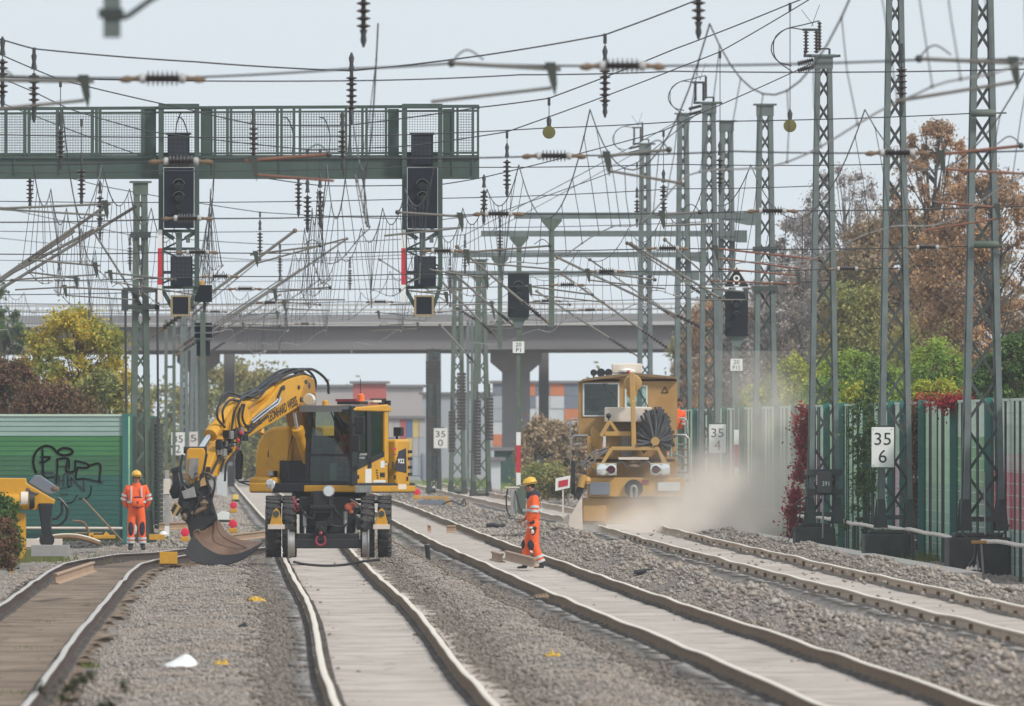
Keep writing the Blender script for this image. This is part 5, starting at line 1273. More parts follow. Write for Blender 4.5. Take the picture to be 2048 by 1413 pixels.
span('E', 'fifth cross span ending on the mast behind the 35 over 6 board', 577, [(-60, 132), (0, 155), (70, 185), (140, 219), (290, 262), (620, 300), (820, 292), (1014, 264), (1380, 127), (1440, 104), (1621, -2)], [(-60, 345), (330, 342), (820, 334), (1348, 329), (1816, 328)], [(-60, 562), (440, 553), (800, 549), (1213, 543), (1695, 538), (1818, 536)], [(440, 553), (1213, 543), (1695, 538)],
     [(163, 240, 392), (1014, 264, 374), (1440, 104, 370), (640, 300, 435), (615, 300, 445)],
     [((1310, 560), (1165, 542), (1330, 578)), ((860, 540), (980, 558), (840, 585)), ((1440, 538), (1605, 552), (1420, 562), 'tube_red'), ((350, 560), (210, 545), (390, 590)), ((60, 545), (160, 558), (30, 580))])
span('F', 'sixth cross span ending on the mast with looped cables', 627, [(-60, 168), (0, 205), (61, 229), (280, 311), (520, 355), (645, 372), (885, 369), (968, 355), (1327, 262), (1380, 236), (1622, 128)], [(-60, 402), (885, 397), (1348, 378), (1660, 371)], [(-60, 590), (480, 578), (1135, 570), (1560, 567), (1662, 561)], [(490, 578), (1135, 570), (1560, 567)],
     [(968, 355, 430), (1327, 262, 420), (597, 362, 415), (200, 285, 442), (60, 229, 400)],
     [((1185, 590), (1050, 572), (1210, 605)), ((800, 580), (900, 590), (780, 610)), ((660, 575), (540, 585), (690, 600)), ((250, 580), (120, 575), (270, 600)), ((1400, 575), (1500, 585), (1380, 600))])
span('G', 'seventh cross span ending on the mast with insulator frame', 775, [(-60, 300), (200, 372), (520, 425), (880, 440), (1000, 424), (1274, 326), (1408, 216)], [(-60, 462), (900, 456), (1410, 444)], [(-60, 606), (700, 604), (1412, 596)], [(760, 604), (1095, 602), (540, 605)],
     [(1000, 424, 500), (1274, 326, 440), (520, 425, 505), (200, 372, 470)],
     [((1140, 610), (1020, 604), (1160, 622)), ((900, 612), (990, 606), (880, 624)), ((640, 610), (560, 604), (660, 622)), ((300, 610), (390, 606), (280, 622))])
span('H', 'faint farthest cross span low over the bridge railing', 1018, [(-60, 470), (500, 520), (900, 505), (1282, 300)], [(-60, 560), (900, 556), (1284, 548)], [(-60, 645), (700, 648), (1284, 640)], [(610, 648), (1000, 644)],
     [(900, 505, 565), (700, 515, 570)], [((960, 652), (1040, 646), (950, 660)), ((760, 652), (840, 648), (740, 662)), ((560, 652), (480, 648), (580, 662))])

span('I', 'cross span low over the bridge deck between two nearer ones', 880, [(-60, 400), (260, 470), (560, 490), (930, 470), (1360, 240)], [(-60, 520), (900, 515), (1362, 500)], [(-60, 622), (700, 626), (1364, 616)], [(430, 624), (860, 624), (1180, 620)],
     [(560, 490, 545), (930, 470, 535), (260, 470, 530)], [((1080, 632), (980, 624), (1100, 642)), ((830, 632), (750, 625), (850, 642)), ((480, 632), (560, 625), (460, 642)), ((180, 632), (100, 625), (200, 642))])
# ---------------------------------------------------------------- overhead line over each track: messenger, contact wire, droppers
def overhead_line(label, xs, sup, y0=215, lower=5.62, seed=0, xo=0.0):
    r = random.Random(seed)
    t = thing('overhead_line', label, 'overhead line', (float(xs(600)), 600, 5.5), 0, 'overhead lines above the tracks'); off = t.location.copy()
    mess = []; cont = []; drops = []
    for k, (a, b) in enumerate(zip(sup[:-1], sup[1:])):
        za, zb = 7.62, 7.62; n_ = 14
        zig = (.28 if k % 2 else -.28)
        for j in range(n_):
            u = j / n_; Y = a + (b - a) * u; sg = 4 * u * (1 - u) * (min(1.35, (b - a) * .016) if a < 500 else .55)
            X = float(xs(Y)) + xo; mess.append(Vector((X, Y, za - sg)) - off)
            cx = X + zig * (1 - 2 * u); cz = lower + .12 * math.cos(u * 6.28)
            cont.append(Vector((cx, Y, cz)) - off)
            if Y > y0 and j % 2 == 1: drops.append((Vector((X, Y, za - sg)) - off, Vector((cx, Y, cz)) - off))
    mess = [p for p in mess if p.y + 600 > y0 - 1]; cont = [p for p in cont if p.y + 600 > y0 - 1]
    obj('messenger_wire', MB().tube(mess, .011, 5), M['wire'], t); obj('contact_wire', MB().tube(cont, .011, 5), M['copper'], t)
    for a, b in drops[:60]:
        mb = MB().tube([a, a.lerp(b, .5) + Vector((r.uniform(-.03, .03), 0, 0)), b], .006, 4); mb.ball(b, .02, 6); mb.ball(a, .016, 6)
        obj('dropper', mb, M['wire'], t)
SUP = [175, 257, 341, 433, 524, 577, 627, 690, 775, 880, 1018, 1120]
overhead_line('overhead line above the left curved track', lambda Y: tx('T1', min(Y, 500)) if Y < 500 else tx('T1', 500) - .004 * (Y - 500), SUP, seed=1, y0=433)
overhead_line('overhead line running above the excavator track', lambda Y: tx('T2', Y), SUP, seed=2, y0=341)
overhead_line('overhead line above the track the worker crosses', lambda Y: tx('T3', Y), SUP, seed=3)
overhead_line('overhead line above the dusty right hand track', lambda Y: tx('T4', Y), SUP, seed=4)
overhead_line('overhead line far left above the noise barrier end', lambda Y: tx('T2', Y) - 9.0, SUP, seed=5, y0=433)
overhead_line('overhead line branching between excavator track and its right neighbour', lambda Y: tx('T3', Y) - 1.6 - .0022 * (Y - 524), SUP, seed=8, y0=524)
overhead_line('overhead line left of the second one, over the left signal', lambda Y: tx('T2', Y) - 5.6, SUP, seed=9, y0=524)
overhead_line('second overhead line between the left track and excavator track', lambda Y: tx('T2', Y) - 1.9 - .002 * (Y - 400), SUP, seed=6, lower=5.9, y0=524)
# ---------------------------------------------------------------- road-rail excavator standing on the centre track
EY = 555.0; es = F / EY; EX = XW(658, EY); TH = math.radians(-24)
ex = thing('excavator', 'yellow road rail excavator with raised boom standing on the centre track', 'excavator', (EX, EY, 0.0))
q = lambda x, y, d=0.0: Vector(((x - 658) / es, d, (1117.6 - y) / es))
def zx(x, y): return (460 + x * 380 / 1413, 760 + y * 380 / 1413)      # close-up pixels to picture pixels
def qz(x, y, d=0.0): return q(*zx(x, y), d)
def ebox(mb, x0, x1, y0, y1, d0, d1, mi=0):
    a, b = qz(x0, y1), qz(x1, y0); return mb.box(a.x, b.x, d0, d1, a.z, b.z, mi)
# undercarriage, facing us
def tyre(mb, cx, w, cy, R):
    pr = [(0, R * .62), (.06, R * .9), (.2, R), (.8, R), (.94, R * .9), (1, R * .62)]
    mb.lathe((cx - w / 2, 0, cy), (cx + w / 2, 0, cy), pr, 28)
    for k in range(26):
        a = 2 * math.pi * k / 26
        for sgn in (-1, 1):
            c = Vector((cx + sgn * w * .24, math.cos(a) * R * 1.0, cy + math.sin(a) * R * 1.0))
            t = Vector((sgn * .35, -math.sin(a), math.cos(a))).normalized(); n_ = Vector((0, math.cos(a), math.sin(a)))
            mb.bar(c - Vector((w * .23, 0, 0)) - t * .0 + t * sgn * .03, c + Vector((w * .23, 0, 0)) + t * .03, .055, .04, 0, n_)
def wheel(cx, w, y):
    R = .60
    t = obj('wheel', MB().lathe((cx - w * .35, y, .62), (cx + w * .35, y, .62), [(0, .34), (.1, .36), (.5, .3), (.9, .36), (1, .34)], 20), M['plastic'], ex, smooth=True)
    mb = MB(); tyre(mb, cx, w, 0, R); o = obj('tyre', mb, M['rubber'], t, smooth=True); o.location = (0, y, .62)
    return t
for cx, w in ((-1.125, .30), (-.80, .27), (.775, .27), (1.12, .27)):
    wheel(cx, w, -1.15); wheel(cx, w, 1.45)
for x in (462, 1012):
    c = qz(x, 1225)
    for y, nm in ((-2.0, 1), (2.3, 0)):
        obj('rail_wheel', MB().lathe((c.x - .07, y, .265), (c.x + .075, y, .265), [(0, .30), (.18, .30), (.25, .255), (.95, .245), (1, .22)] if x < 700 else [(0, .22), (.05, .245), (.75, .255), (.82, .30), (1, .30)], 28), M['metal'], ex, smooth=True)
mb = MB(); ebox(mb, 488, 985, 1192, 1262, -2.08, -1.92); ebox(mb, 500, 965, 1150, 1200, -1.9, -1.5)
obj('rail_axle', mb, M['plastic'], ex, bevel=.02)
mb = MB()
ebox(mb, 520, 930, 880, 1150, -1.45, 2.0); ebox(mb, 600, 770, 850, 1100, -1.75, -1.45); ebox(mb, 330, 1130, 905, 930, -.9, 1.4); ebox(mb, 420, 560, 960, 1010, -1.3, -1.0); ebox(mb, 910, 1080, 960, 1010, -1.3, -1.0)
for sx in (-1, 1):
    P = [qz(710 + sx * 215, 1000), qz(710 + sx * 330, 1090), qz(710 + sx * 300, 1125), qz(710 + sx * 235, 1125)]
    mb.prism([(p.x, p.z) for p in P], -1.7, -1.4)
    a = qz(710 + sx * 120, 1040); mb.bar(a + Vector((0, -1.75, 0)), qz(710 + sx * 60, 960) + Vector((0, -1.75, 0)), .06)
obj('chassis', mb, M['plastic'], ex, bevel=.02)
mb = MB(); ebox(mb, 625, 760, 835, 1000, -1.95, -1.75); ebox(mb, 640, 725, 1060, 1150, -1.95, -1.75); ebox(mb, 600, 790, 940, 970, -2.0, -1.9)
c = qz(680, 1120); mb.lathe(c + Vector((0, -2.0, 0)), c + Vector((0, -2.1, 0)), [(0, .07), (1, .06)], 12)
obj('coupling_block', mb, M['plastic'], ex, bevel=.015)
for sx in (-1, 1):
    P = [qz(740 + sx * 390 + dx, y) for dx, y in ((-58, 1118), (58, 1118), (22, 985), (0, 962), (-22, 985))]
    b = obj('support_bracket', MB().prism([(p.x, p.z) for p in P], -1.92, -1.86), M['yellow'], ex, bevel=.01)
    obj('bracket_foot', ebox(MB(), 740 + sx * 390 - 62, 740 + sx * 390 + 62, 1085, 1120, -1.95, -1.84), M['pipe'], b, bevel=.006)
    c = qz(740 + sx * 390, 1005); obj('bracket_eye', MB().lathe(c + Vector((0, -1.94, 0)), c + Vector((0, -1.915, 0)), [(0, .062), (1, .062)], 14), M['steel_dark'], b)
    a = qz(712 + sx * 148, 1090)
    obj('rail_cylinder', MB().tube([qz(712 + sx * 150, 990, -1.75), qz(712 + sx * 150, 1100, -1.8)], .045, 10).tube([qz(712 + sx * 150, 1100, -1.8), qz(712 + sx * 150, 1190, -1.85)], .025, 8), M['metal'], ex, smooth=True)
mb = MB()
for (x, y, r) in ((885, 955, .09), (915, 940, .07), (905, 990, .05)): c = qz(x, y, -1.9); mb.ball(c, (r, r * .6, r * .9), 8)
obj('orange_hook', mb, mat('rusty_orange', (0.40, 0.09, 0.04), .7), ex, smooth=True)
M['red_dark'] = mat('dull_red_paint', (0.25, 0.03, 0.05), .5)
obj('red_coupling', MB().tube(curve([qz(655, 1170, -2.15), qz(645, 1215, -2.15), qz(680, 1240, -2.15), qz(715, 1215, -2.15), qz(705, 1170, -2.15)], 14), .026, 7).ball(qz(680, 1150, -2.15), .045, 8), M['red_dark'], ex, smooth=True)
obj('red_hose_coil', MB().tube(curve([qz(475, 880, -1.9), qz(490, 920, -1.95), qz(520, 960, -1.95), qz(505, 985, -1.9), qz(480, 950, -1.95), qz(500, 900, -1.9)], 20), .02, 6), M['red_dark'], ex, smooth=True)
for pts in (([960, 970], [900, 1060], [830, 1100], [760, 1090]), ([520, 930], [560, 1010], [620, 1040], [640, 980]), ([740, 900], [760, 1000], [740, 1050]), ([900, 900], [960, 940], [985, 1010])):
    obj('hydraulic_hose', MB().tube(curve([qz(x, y, -1.97) for x, y in pts], 18), .022, 6), M['hose'], ex, smooth=True)
obj('warning_light', MB().lathe(qz(738, 838, -1.9), qz(738, 838, -2.02), [(0, .12), (.6, .125), (1, .10)], 18), M['lampglass'], ex, smooth=True)
# upper structure: local axes u (to the driver's left), v (backwards), z; turned 24 degrees
def up(name, mb, m, parent=None, **k):
    o = obj(name, mb, m, parent or ex, **k)
    if parent is None: o.rotation_euler.z = TH
    return o
cT, sT = math.cos(24 * math.pi / 180), math.sin(24 * math.pi / 180)
def zz(y): return (1117.6 - y) / es                     # picture row to height
def vz(xy, u):                                           # picture pixel on a plane u = const -> (v, z)
    return (((xy[0] - 658) / es - u * cT) / sT, zz(xy[1]))
def uz(xy, v):
    return (((xy[0] - 658) / es - v * sT) / cT, zz(xy[1]))
up('slew_ring', MB().lathe((0, 0, 1.18), (0, 0, 1.36), [(0, .75), (1, .75)], 28), M['plastic'])
mb = MB(); mb.box(-1.18, 1.22, -1.28, 1.55, 1.30, 1.50)
up('deck_frame', mb, M['plastic'], bevel=.03)
up('deck_skirt', MB().box(.02, 1.225, -1.29, 1.56, 1.31, 1.46), M['yellow'], bevel=.03); up('deck_skirt', MB().box(-1.19, -.66, -1.29, 1.5, 1.31, 1.5), M['yellow'], bevel=.03)
# right-hand hood (left in the picture), rounded
prof = [(-1.22, 1.42), (-1.22, 2.05), (-1.16, 2.32), (-1.04, 2.52), (-.86, 2.62), (-.46, 2.66), (-.42, 2.60), (-.42, 1.42)]
mb = MB(); mb.prism(prof, -.95, 1.4, 'y'); up('hood', mb, M['yellow'], bevel=.07, smooth=True)
h_ = ex.children[-1]
up('hood_grille', MB().prism([(-1.235, 2.02), (-1.235, 2.1), (-1.17, 2.36), (-1.05, 2.54), (-1.0, 2.54), (-1.0, 2.02)], -.5, .9, 'y'), M['plastic'], h_)
up('panel_gap', MB().tube(curve([(-.80, -.957, 1.5), (-.82, -.957, 2.0), (-.74, -.957, 2.4), (-.62, -.957, 2.62)], 12), .008, 5), M['plastic'], h_)
mb = MB(); mb.box(-1.24, -.62, -1.20, -.9, 1.30, 1.62); hb_ = up('front_step', mb, M['yellow'], bevel=.06, smooth=True)
c = Vector((-.72, -1.22, 1.46)); up('headlight', MB().lathe(c, c + Vector((0, -.07, 0)), [(0, .11), (.7, .115), (1, .095)], 18).lathe(c + Vector((-.28, 0, -.03)), c + Vector((-.28, -.03, -.03)), [(0, .05), (1, .045)], 12), [M['lampglass']], hb_, smooth=True)
# machinery bay between hood and cab
up('boom_well', MB().box(-.64, .02, -1.0, 1.3, 1.42, 1.95).box(-.41, .02, -.5, 1.3, 1.95, 2.45), M['plastic'])
# counterweight / engine housing at the back
mb = MB(); P = [(-1.18, .55), (1.22, .62), (1.22, 1.25), (1.0, 1.60), (-1.0, 1.60), (-1.18, 1.3)]
mb.prism(P, 1.40, 2.38, 'z'); eh = up('engine_housing', mb, M['yellow'], bevel=.05, smooth=True)
mb = MB(); mb.prism([(.72, 1.62), (1.28, 1.62), (1.28, 2.12), (.98, 2.20), (.86, 2.16)], 1.221, 1.226, 'x')
# dark shield panel with the type number
sh = up('side_shield', MB().prism([vz((789, 944), 1.22), vz((812, 949), 1.22), vz((811, 900), 1.22), vz((797, 906), 1.22)], 1.222, 1.232, 'x'), M['navy'], eh)
a = vz((800.5, 925.5), 1.22); up('number', letter(MB(), '922', (1.238, a[0], a[1]), (0, .32, 0), (0, 0, .095)), M['white'], sh)
for y in (907, 921, 938, 952): a = vz((819.5, y), 1.22); up('vent_slot', MB().box(1.221, 1.228, a[0] - .10, a[0] + .10, a[1] - .03, a[1] + .03), M['plastic'], eh)
up('sticker', MB().box(1.222, 1.228, *sorted((vz((796, 0), 1.22)[0], vz((812, 0), 1.22)[0])), zz(982), zz(972)), M['cream'], eh)
for (x, y, w_, h2, m_) in ((788, 901, 7, 5, 'red'), (788, 912, 6, 3, 'red_dark'), (785, 933, 3, 12, 'plastic'), (789, 958, 4, 9, 'plastic'), (814, 961, 3, 8, 'plastic')):
    a, b = vz((x - w_ / 2, y), 1.22), vz((x + w_ / 2, y), 1.22); up('sticker', MB().box(1.222, 1.229, a[0], b[0], a[1] - h2 / es / 2, a[1] + h2 / es / 2), M[m_], eh)
up('exhaust_mirror', MB().box(1.0, 1.16, .95, 1.1, 2.44, 2.62).tube([(1.05, 1.0, 2.36), (1.05, 1.0, 2.48)], .03, 6), M['plastic'], eh)
# cab
cab = up('cab', MB().box(.02, 1.14, -1.22, .42, 1.42, 1.50), M['plastic'])
ufr, ubk = -1.27, .44
def panel_u(poly, u0, u1): return MB().prism([vz(p, u1) for p in poly], u0, u1, 'x')
# front frame
mb = MB()
FW = lambda pts: [uz(p, ufr) for p in pts]
def fpl(pts, d0=ufr, d1=ufr + .07): mb.prism(FW(pts), d0, d1, 'y')
fpl([(609, 975), (617, 975), (625, 822), (618, 822)]); fpl([(700, 975), (708, 975), (706, 822), (699, 822)])
fpl([(617, 975), (700, 975), (700, 966), (619, 966)]); fpl([(620, 911), (700, 911), (700, 916), (620, 916)]); fpl([(618, 822), (706, 822), (705, 815), (622, 815)])
up('front_frame', mb, M['plastic'], cab)
up('windscreen', MB().prism(FW([(619, 966), (700, 966), (699, 822), (625, 822)]), ufr + .025, ufr + .035, 'y'), M['glass'], cab)
up('wiper', MB().tube([(*uz((661, 822), ufr - .03)[:1], ufr - .03, zz(822)), (uz((694, 905), ufr)[0], ufr - .03, zz(905))], .014, 5).tube([(uz((666, 822), ufr)[0], ufr - .03, zz(822)), (uz((690, 860), ufr)[0], ufr - .03, zz(860))], .01, 5), M['plastic'], cab)
# driver's side: door frame black, lower panel yellow, glass
us = 1.14
mb = MB()
def spl(pts, u0=us - .06, u1=us): mb.prism([vz(p, us) for p in pts], u0, u1, 'x')
spl([(706, 975), (716, 975), (714, 822), (704, 822)]); spl([(736, 943), (744, 938), (742, 822), (735, 822)]); spl([(704, 824), (772, 824), (772, 816), (704, 816)])
spl([(706, 948), (772, 915), (773, 905), (706, 938)])
up('door_frame', mb, M['plastic'], cab)
mb = MB(); spl([(708, 975), (776, 975), (776, 905), (708, 944)], us - .05, us - .005); lp = up('lower_side_panel', mb, M['yellow'], cab)
mb = MB(); spl([(769, 930), (777, 930), (776, 812), (769, 812)], us - .08, us + .004); up('rear_pillar', mb, M['yellow'], cab)
mb = MB(); spl([(713, 942), (736, 930), (735, 824), (712, 824)], us - .035, us - .025); spl([(744, 925), (770, 910), (770, 824), (742, 824)], us - .035, us - .025); up('side_window', mb, M['glass'], cab)
mb = MB(); spl([(717, 915), (739, 906), (739, 930), (718, 941)], us - .024, us - .012); up('door_plate', mb, M['plastic'], cab)
t2 = MB(); a = vz((727, 914), us); letter(t2, 'LEONHARD', (us - .005, a[0] + .02, a[1] + .02), (0, .36, -.0), (0, 0, .04)); letter(t2, 'WEISS', (us - .005, a[0] - .04, a[1] - .05), (0, .26, 0), (0, 0, .04)); up('lettering', t2, M['white'], cab)
for (x, y, w_, h2, m_) in ((737, 955, 12, 28, 'offwhite'), (765, 932, 8, 14, 'offwhite'), (772, 929, 5, 8, 'cream'), (759, 966, 24, 5, 'offwhite'), (714, 957, 10, 8, 'plastic'), (765, 953, 9, 9, 'plastic')):
    a, b = vz((x - w_ / 2, y), us), vz((x + w_ / 2, y), us); up('sticker' if m_ != 'plastic' else 'handle', MB().box(us - .004, us + .004, a[0], b[0], a[1] - h2 / es / 2, a[1] + h2 / es / 2), M[m_], lp)
for k in range(4): a = vz((754 + k * .6, 944 + k * 5), us); up('vent_slot', MB().box(us - .004, us + .003, a[0] - .04, a[0] + .04, a[1] - .012, a[1] + .012), M['plastic'], lp)
a, b = vz((713, 979), 1.24), vz((744, 979), 1.24); up('step_plate', MB().box(1.222, 1.24, a[0], b[0], zz(988), zz(974)), M['metal'])
up('cab_back', MB().box(.02, 1.12, .36, .44, 1.5, 3.0), M['plastic'], cab)
up('cab_wall', MB().box(.02, .06, -1.2, .42, 1.5, 2.2), M['plastic'], cab)
up('cab_pillar', MB().box(.02, .08, .2, .42, 2.2, 3.0), M['plastic'], cab)
rf = up('roof', MB().prism([(-1.30, 2.95), (-1.34, 2.98), (-1.2, 3.03), (.30, 3.075), (.50, 3.02), (.48, 2.93)], -.02, 1.17, 'x'), M['yellow'], cab, bevel=.03, smooth=True)
up('sun_visor', MB().box(-.02, 1.12, -1.40, -1.345, 2.93, 3.035).box(-.02, 1.13, -1.40, -.6, 3.035, 3.06), M['hood'], rf)
up('work_lamp', MB().lathe((.12, -1.15, 3.17), (.12, -1.27, 3.17), [(0, .09), (.4, .13), (.8, .135), (1, .11)], 18).box(.08, .16, -1.2, -1.05, 3.02, 3.1), M['lampglass'], rf, smooth=True)
up('beacon', MB().lathe((.75, -.1, 3.12), (.75, -.1, 3.30), [(0, .10), (.25, .10), (.3, .075), (.85, .07), (1, .04)], 14), M['orange_lamp'], rf, smooth=True)
up('roof_lamp', MB().lathe((.42, -1.1, 3.05), (.42, -1.1, 3.17), [(0, .07), (.8, .06), (1, .03)], 12), M['yellow'], rf, smooth=True)
mb = MB(); mb.box(.45, .95, -.6, -.2, 3.08, 3.14); mb.box(.8, 1.05, .25, .4, 3.1, 3.2); up('roof_box', mb, M['plastic'], rf)
up('warning_bar', MB().box(.3, .75, -.35, -.25, 3.14, 3.19), M['red_dark'], rf)
up('roof_cover', MB().box(.25, 1.05, -.15, .25, 3.12, 3.17), M['pipe'], rf)
up('rear_lamp', MB().box(.9, 1.0, .45, .6, 3.08, 3.2).box(1.02, 1.1, .5, .6, 3.06, 3.16), M['plastic'], rf)
up('aerial', MB().tube([(.65, .1, 3.12), (.65, .1, 3.6)], .008, 5), M['plastic'], rf)
# mirrors
for (x0, x1, y0, y1) in ((712, 731, 836, 871), (703, 721, 873, 907)):
    a, b = uz((x0, y1), -1.42), uz((x1, y0), -1.42); up('mirror', MB().box(a[0], b[0], -1.48, -1.40, a[1], b[1]).bar(((a[0] + b[0]) / 2, -1.42, (a[1] + b[1]) / 2), (1.1, -1.3, (a[1] + b[1]) / 2), .03), M['plastic'], cab, bevel=.02)
a = uz((692, 828), -1.45); up('cab_lamp', MB().box(a[0] - .06, a[0] + .05, -1.5, -1.38, a[1] - .05, a[1] + .06), M['plastic'], cab, bevel=.01)
# inside: seat, controls
up('driver_seat', MB().box(.35, .85, -.35, .2, 1.5, 2.0).box(.35, .85, .05, .22, 2.0, 2.75).box(.45, .75, .05, .2, 2.75, 2.95), M['navy'], cab, bevel=.04)
up('control_console', MB().box(.75, .95, -.75, .0, 1.5, 2.1).box(.2, .34, -.75, 0, 1.5, 2.1).tube([(.55, -.8, 1.5), (.55, -.75, 2.05)], .03, 6).box(.35, .8, -.85, -.72, 2.02, 2.10), M['plastic'], cab)
up('red_control_panel', MB().box(.55, .95, -.95, -.85, 2.02, 2.14), M['red'], cab)
up('striped_boot_tape', MB().box(.48, .6, -1.0, -.9, 1.55, 1.9).box(.9, 1.0, -1.0, -.9, 1.55, 1.9), M['reflect'], cab)
# handrail and mirror arm reaching left
mb = MB()
a = uz((478, 972), -1.2); b = uz((543, 965), -1.2)
up('side_mirror', MB().prism([(uz((473, 962), -1.25)[0], zz(962)), (uz((484, 962), -1.25)[0], zz(962)), (uz((487, 915), -1.25)[0], zz(915)), (uz((483, 903), -1.25)[0], zz(903)), (uz((476, 905), -1.25)[0], zz(905)), (uz((473, 925), -1.25)[0], zz(925))], -1.32, -1.22, 'y'), M['plastic'], None, bevel=.02)
up('mirror_arm', MB().tube([(uz((475, 962), -1.27)[0], -1.27, zz(962)), (a[0], -1.2, zz(967)), (b[0], -1.1, zz(965))], .016, 6).tube([(a[0], -1.2, zz(967)), (uz((512, 976), -1.2)[0], -1.2, zz(977)), (b[0], -1.1, zz(976))], .016, 6).box(b[0] - .04, b[0] + .05, -1.15, -1.0, zz(975), zz(945)), M['plastic'])
a = uz((545, 950), -1.1); up('side_lamp', MB().box(a[0] - .05, a[0] + .06, -1.2, -1.1, a[1] - .05, a[1] + .05), M['metal'], bevel=.01)
# boom
ub = -.33
def bpoly(pts): return [vz(p, ub) for p in pts]
def bpt(x, y, du=0.0): a = vz((x, y), ub); return Vector((ub + du, a[0], a[1]))
base = up('base_boom', MB().prism(bpoly([(594, 935), (614, 935), (614, 850), (616, 800), (612, 762), (600, 756), (592, 775), (584, 812), (594, 860)]), ub - .2, ub + .2, 'x'), M['yellow_grimy'], bevel=.03)
boom = up('boom', MB().prism(bpoly([(474, 872), (478, 855), (500, 826), (522, 806), (545, 775), (562, 762), (585, 755), (604, 752), (614, 765), (616, 790), (606, 805), (575, 823), (535, 848), (500, 868), (482, 880)]), ub - .17, ub + .17, 'x'), M['yellow'], bevel=.025)
a0, a1 = bpt(515, 842), bpt(577, 803); xd = (a1 - a0); n_ = Vector((.172, 0, 0))
# the sign-written company name faces the picture-right side of the boom
L0 = bpt(551, 821.5, .176); xd = bpt(577, 801.5) - bpt(521, 837.3); yd = bpt(545, 812) - bpt(548, 830)
up('lettering', letter(MB(), 'LEONHARD WEISS', L0, xd, yd), M['ink'], boom)
for cx_, cy_ in ((493, 853), (505, 848)):
    mb = MB(); P = [bpt(cx_ - 4, cy_ + 6, .175), bpt(cx_ + 5, cy_ + 2, .175), bpt(cx_, cy_ - 6, .175)]
    for i in range(3): mb.bar(P[i], P[(i + 1) % 3], .02, .004, 0, (1, 0, 0))
    up('warning_triangle', mb, M['ink'], boom)
for x, y, r in ((552, 779, .05), (582, 778, .04), (587, 803, .06), (485, 862, .07), (608, 797, .08), (601, 775, .07), (596, 768, .05)):
    c = bpt(x, y, .17); up('pin', MB().lathe(c, c + Vector((.035, 0, 0)), [(0, r), (.8, r), (1, r * .8)], 14), M['steel_dark'], boom, smooth=True)
c = bpt(517, 857, .0); up('boom_lamp', MB().lathe(c + Vector((.1, 0, -.04)), c + Vector((.1, -.05, -.14)), [(0, .05), (1, .07)], 12), M['yellow'], boom)
c = bpt(475, 872, .1); up('work_lamp', MB().box(c.x - .02, c.x + .14, c.y - .1, c.y + .1, c.z - .13, c.z), M['plastic'], boom, bevel=.02)
# cylinders
up('stick_cylinder', MB().tube([bpt(543, 782, .0), bpt(491, 812, .0)], .105, 14).tube([bpt(496, 809), bpt(480, 818)], .125, 14), M['yellow'], boom, smooth=True)
up('boom_cylinder', MB().tube([bpt(588, 926, .3), bpt(570, 864, .3)], .095, 14).tube([bpt(572, 872, .3), bpt(569, 860, .3)], .125, 14), M['yellow'], None, smooth=True)

up('cylinder_rod', MB().tube([bpt(570, 862, .3), bpt(564, 828, .3)], .05, 12), M['chrome'], None, smooth=True)
up('bucket_cylinder', MB().tube([bpt(463, 806, .05), bpt(424, 868, .05)], .105, 14).tube([bpt(429, 861, .05), bpt(421, 874, .05)], .14, 14), M['yellow'], None, smooth=True)
up('cylinder_rod', MB().tube([bpt(422, 870, .05), bpt(401, 903, .05)], .055, 12), M['chrome'], None, smooth=True)
stick = up('stick', MB().prism(bpoly([(452, 820), (470, 800), (482, 808), (492, 830), (490, 858), (478, 880), (462, 905), (447, 925), (430, 955), (415, 958), (412, 940), (425, 905), (440, 875), (447, 845)]), ub - .13, ub + .13, 'x'), M['yellow'], bevel=.02)
# hoses along boom and stick
rr = random.Random(4)
for k in range(7):
    o1 = rr.uniform(-4, 4); du = -.14 + k * .05
    top = [bpt(622 + k * 5, 796 - k, du), bpt(628 + k * 3, 765 + o1, du), bpt(616, 743 + o1 * .5, du)] if k in (2, 5) else [bpt(610, 756 + o1 * .5, du)]
    pts = top + [bpt(588, 746 + o1 * 1.3, du), bpt(560, 755 + o1 * 1.6, du), bpt(530, 775 - o1 * 1.4, du), bpt(505, 794 + o1 * 1.5, du), bpt(480, 800 - o1, du), bpt(462, 815 + o1 * 1.5, du), bpt(455, 850, du)]
    up('hydraulic_hose', MB().tube(curve(pts, 45), .021 + .004 * (k % 3), 6), M['hose'], boom, smooth=True)
for k, pts in enumerate(([(466, 796), (440, 790), (424, 815), (422, 840), (436, 858)], [(462, 805), (445, 805), (432, 825), (434, 850)], [(470, 812), (462, 838), (468, 862), (482, 868), (500, 852), (520, 835)], [(474, 812), (470, 838), (478, 855), (492, 850), (516, 826), (536, 808), (541, 795), (548, 778)], [(452, 845), (446, 875), (432, 905), (422, 925), (405, 960)], [(458, 860), (450, 890), (436, 920), (428, 945)], [(470, 870), (462, 900), (440, 930), (436, 965)])):
    up('hydraulic_hose', MB().tube(curve([bpt(x, y, .2) for x, y in pts], 30), .026, 6), M['hose'], stick, smooth=True)
for du, dy in ((.2, 0), (.23, 5)):
    up('steel_pipe', MB().tube([bpt(487, 845 + dy, du), bpt(515, 822 + dy, du), bpt(537, 806 + dy, du), bpt(542, 795 + dy, du)], .022, 8), M['chrome'], boom, smooth=True)
mb = MB(); rr = random.Random(8)
for k in range(26):
    x, y = rr.uniform(425, 470), 0; y = 905 - (x - 425) * .9 + rr.uniform(-22, 22); c = bpt(x, y, .15 + rr.uniform(0, .12)); r = rr.uniform(.03, .07); up('valve_fitting', MB().box(c.x - r, c.x + r, c.y - r, c.y + r, c.z - r, c.z + r * 1.3), M['plastic' if k % 3 else 'metal'], stick, bevel=.012)
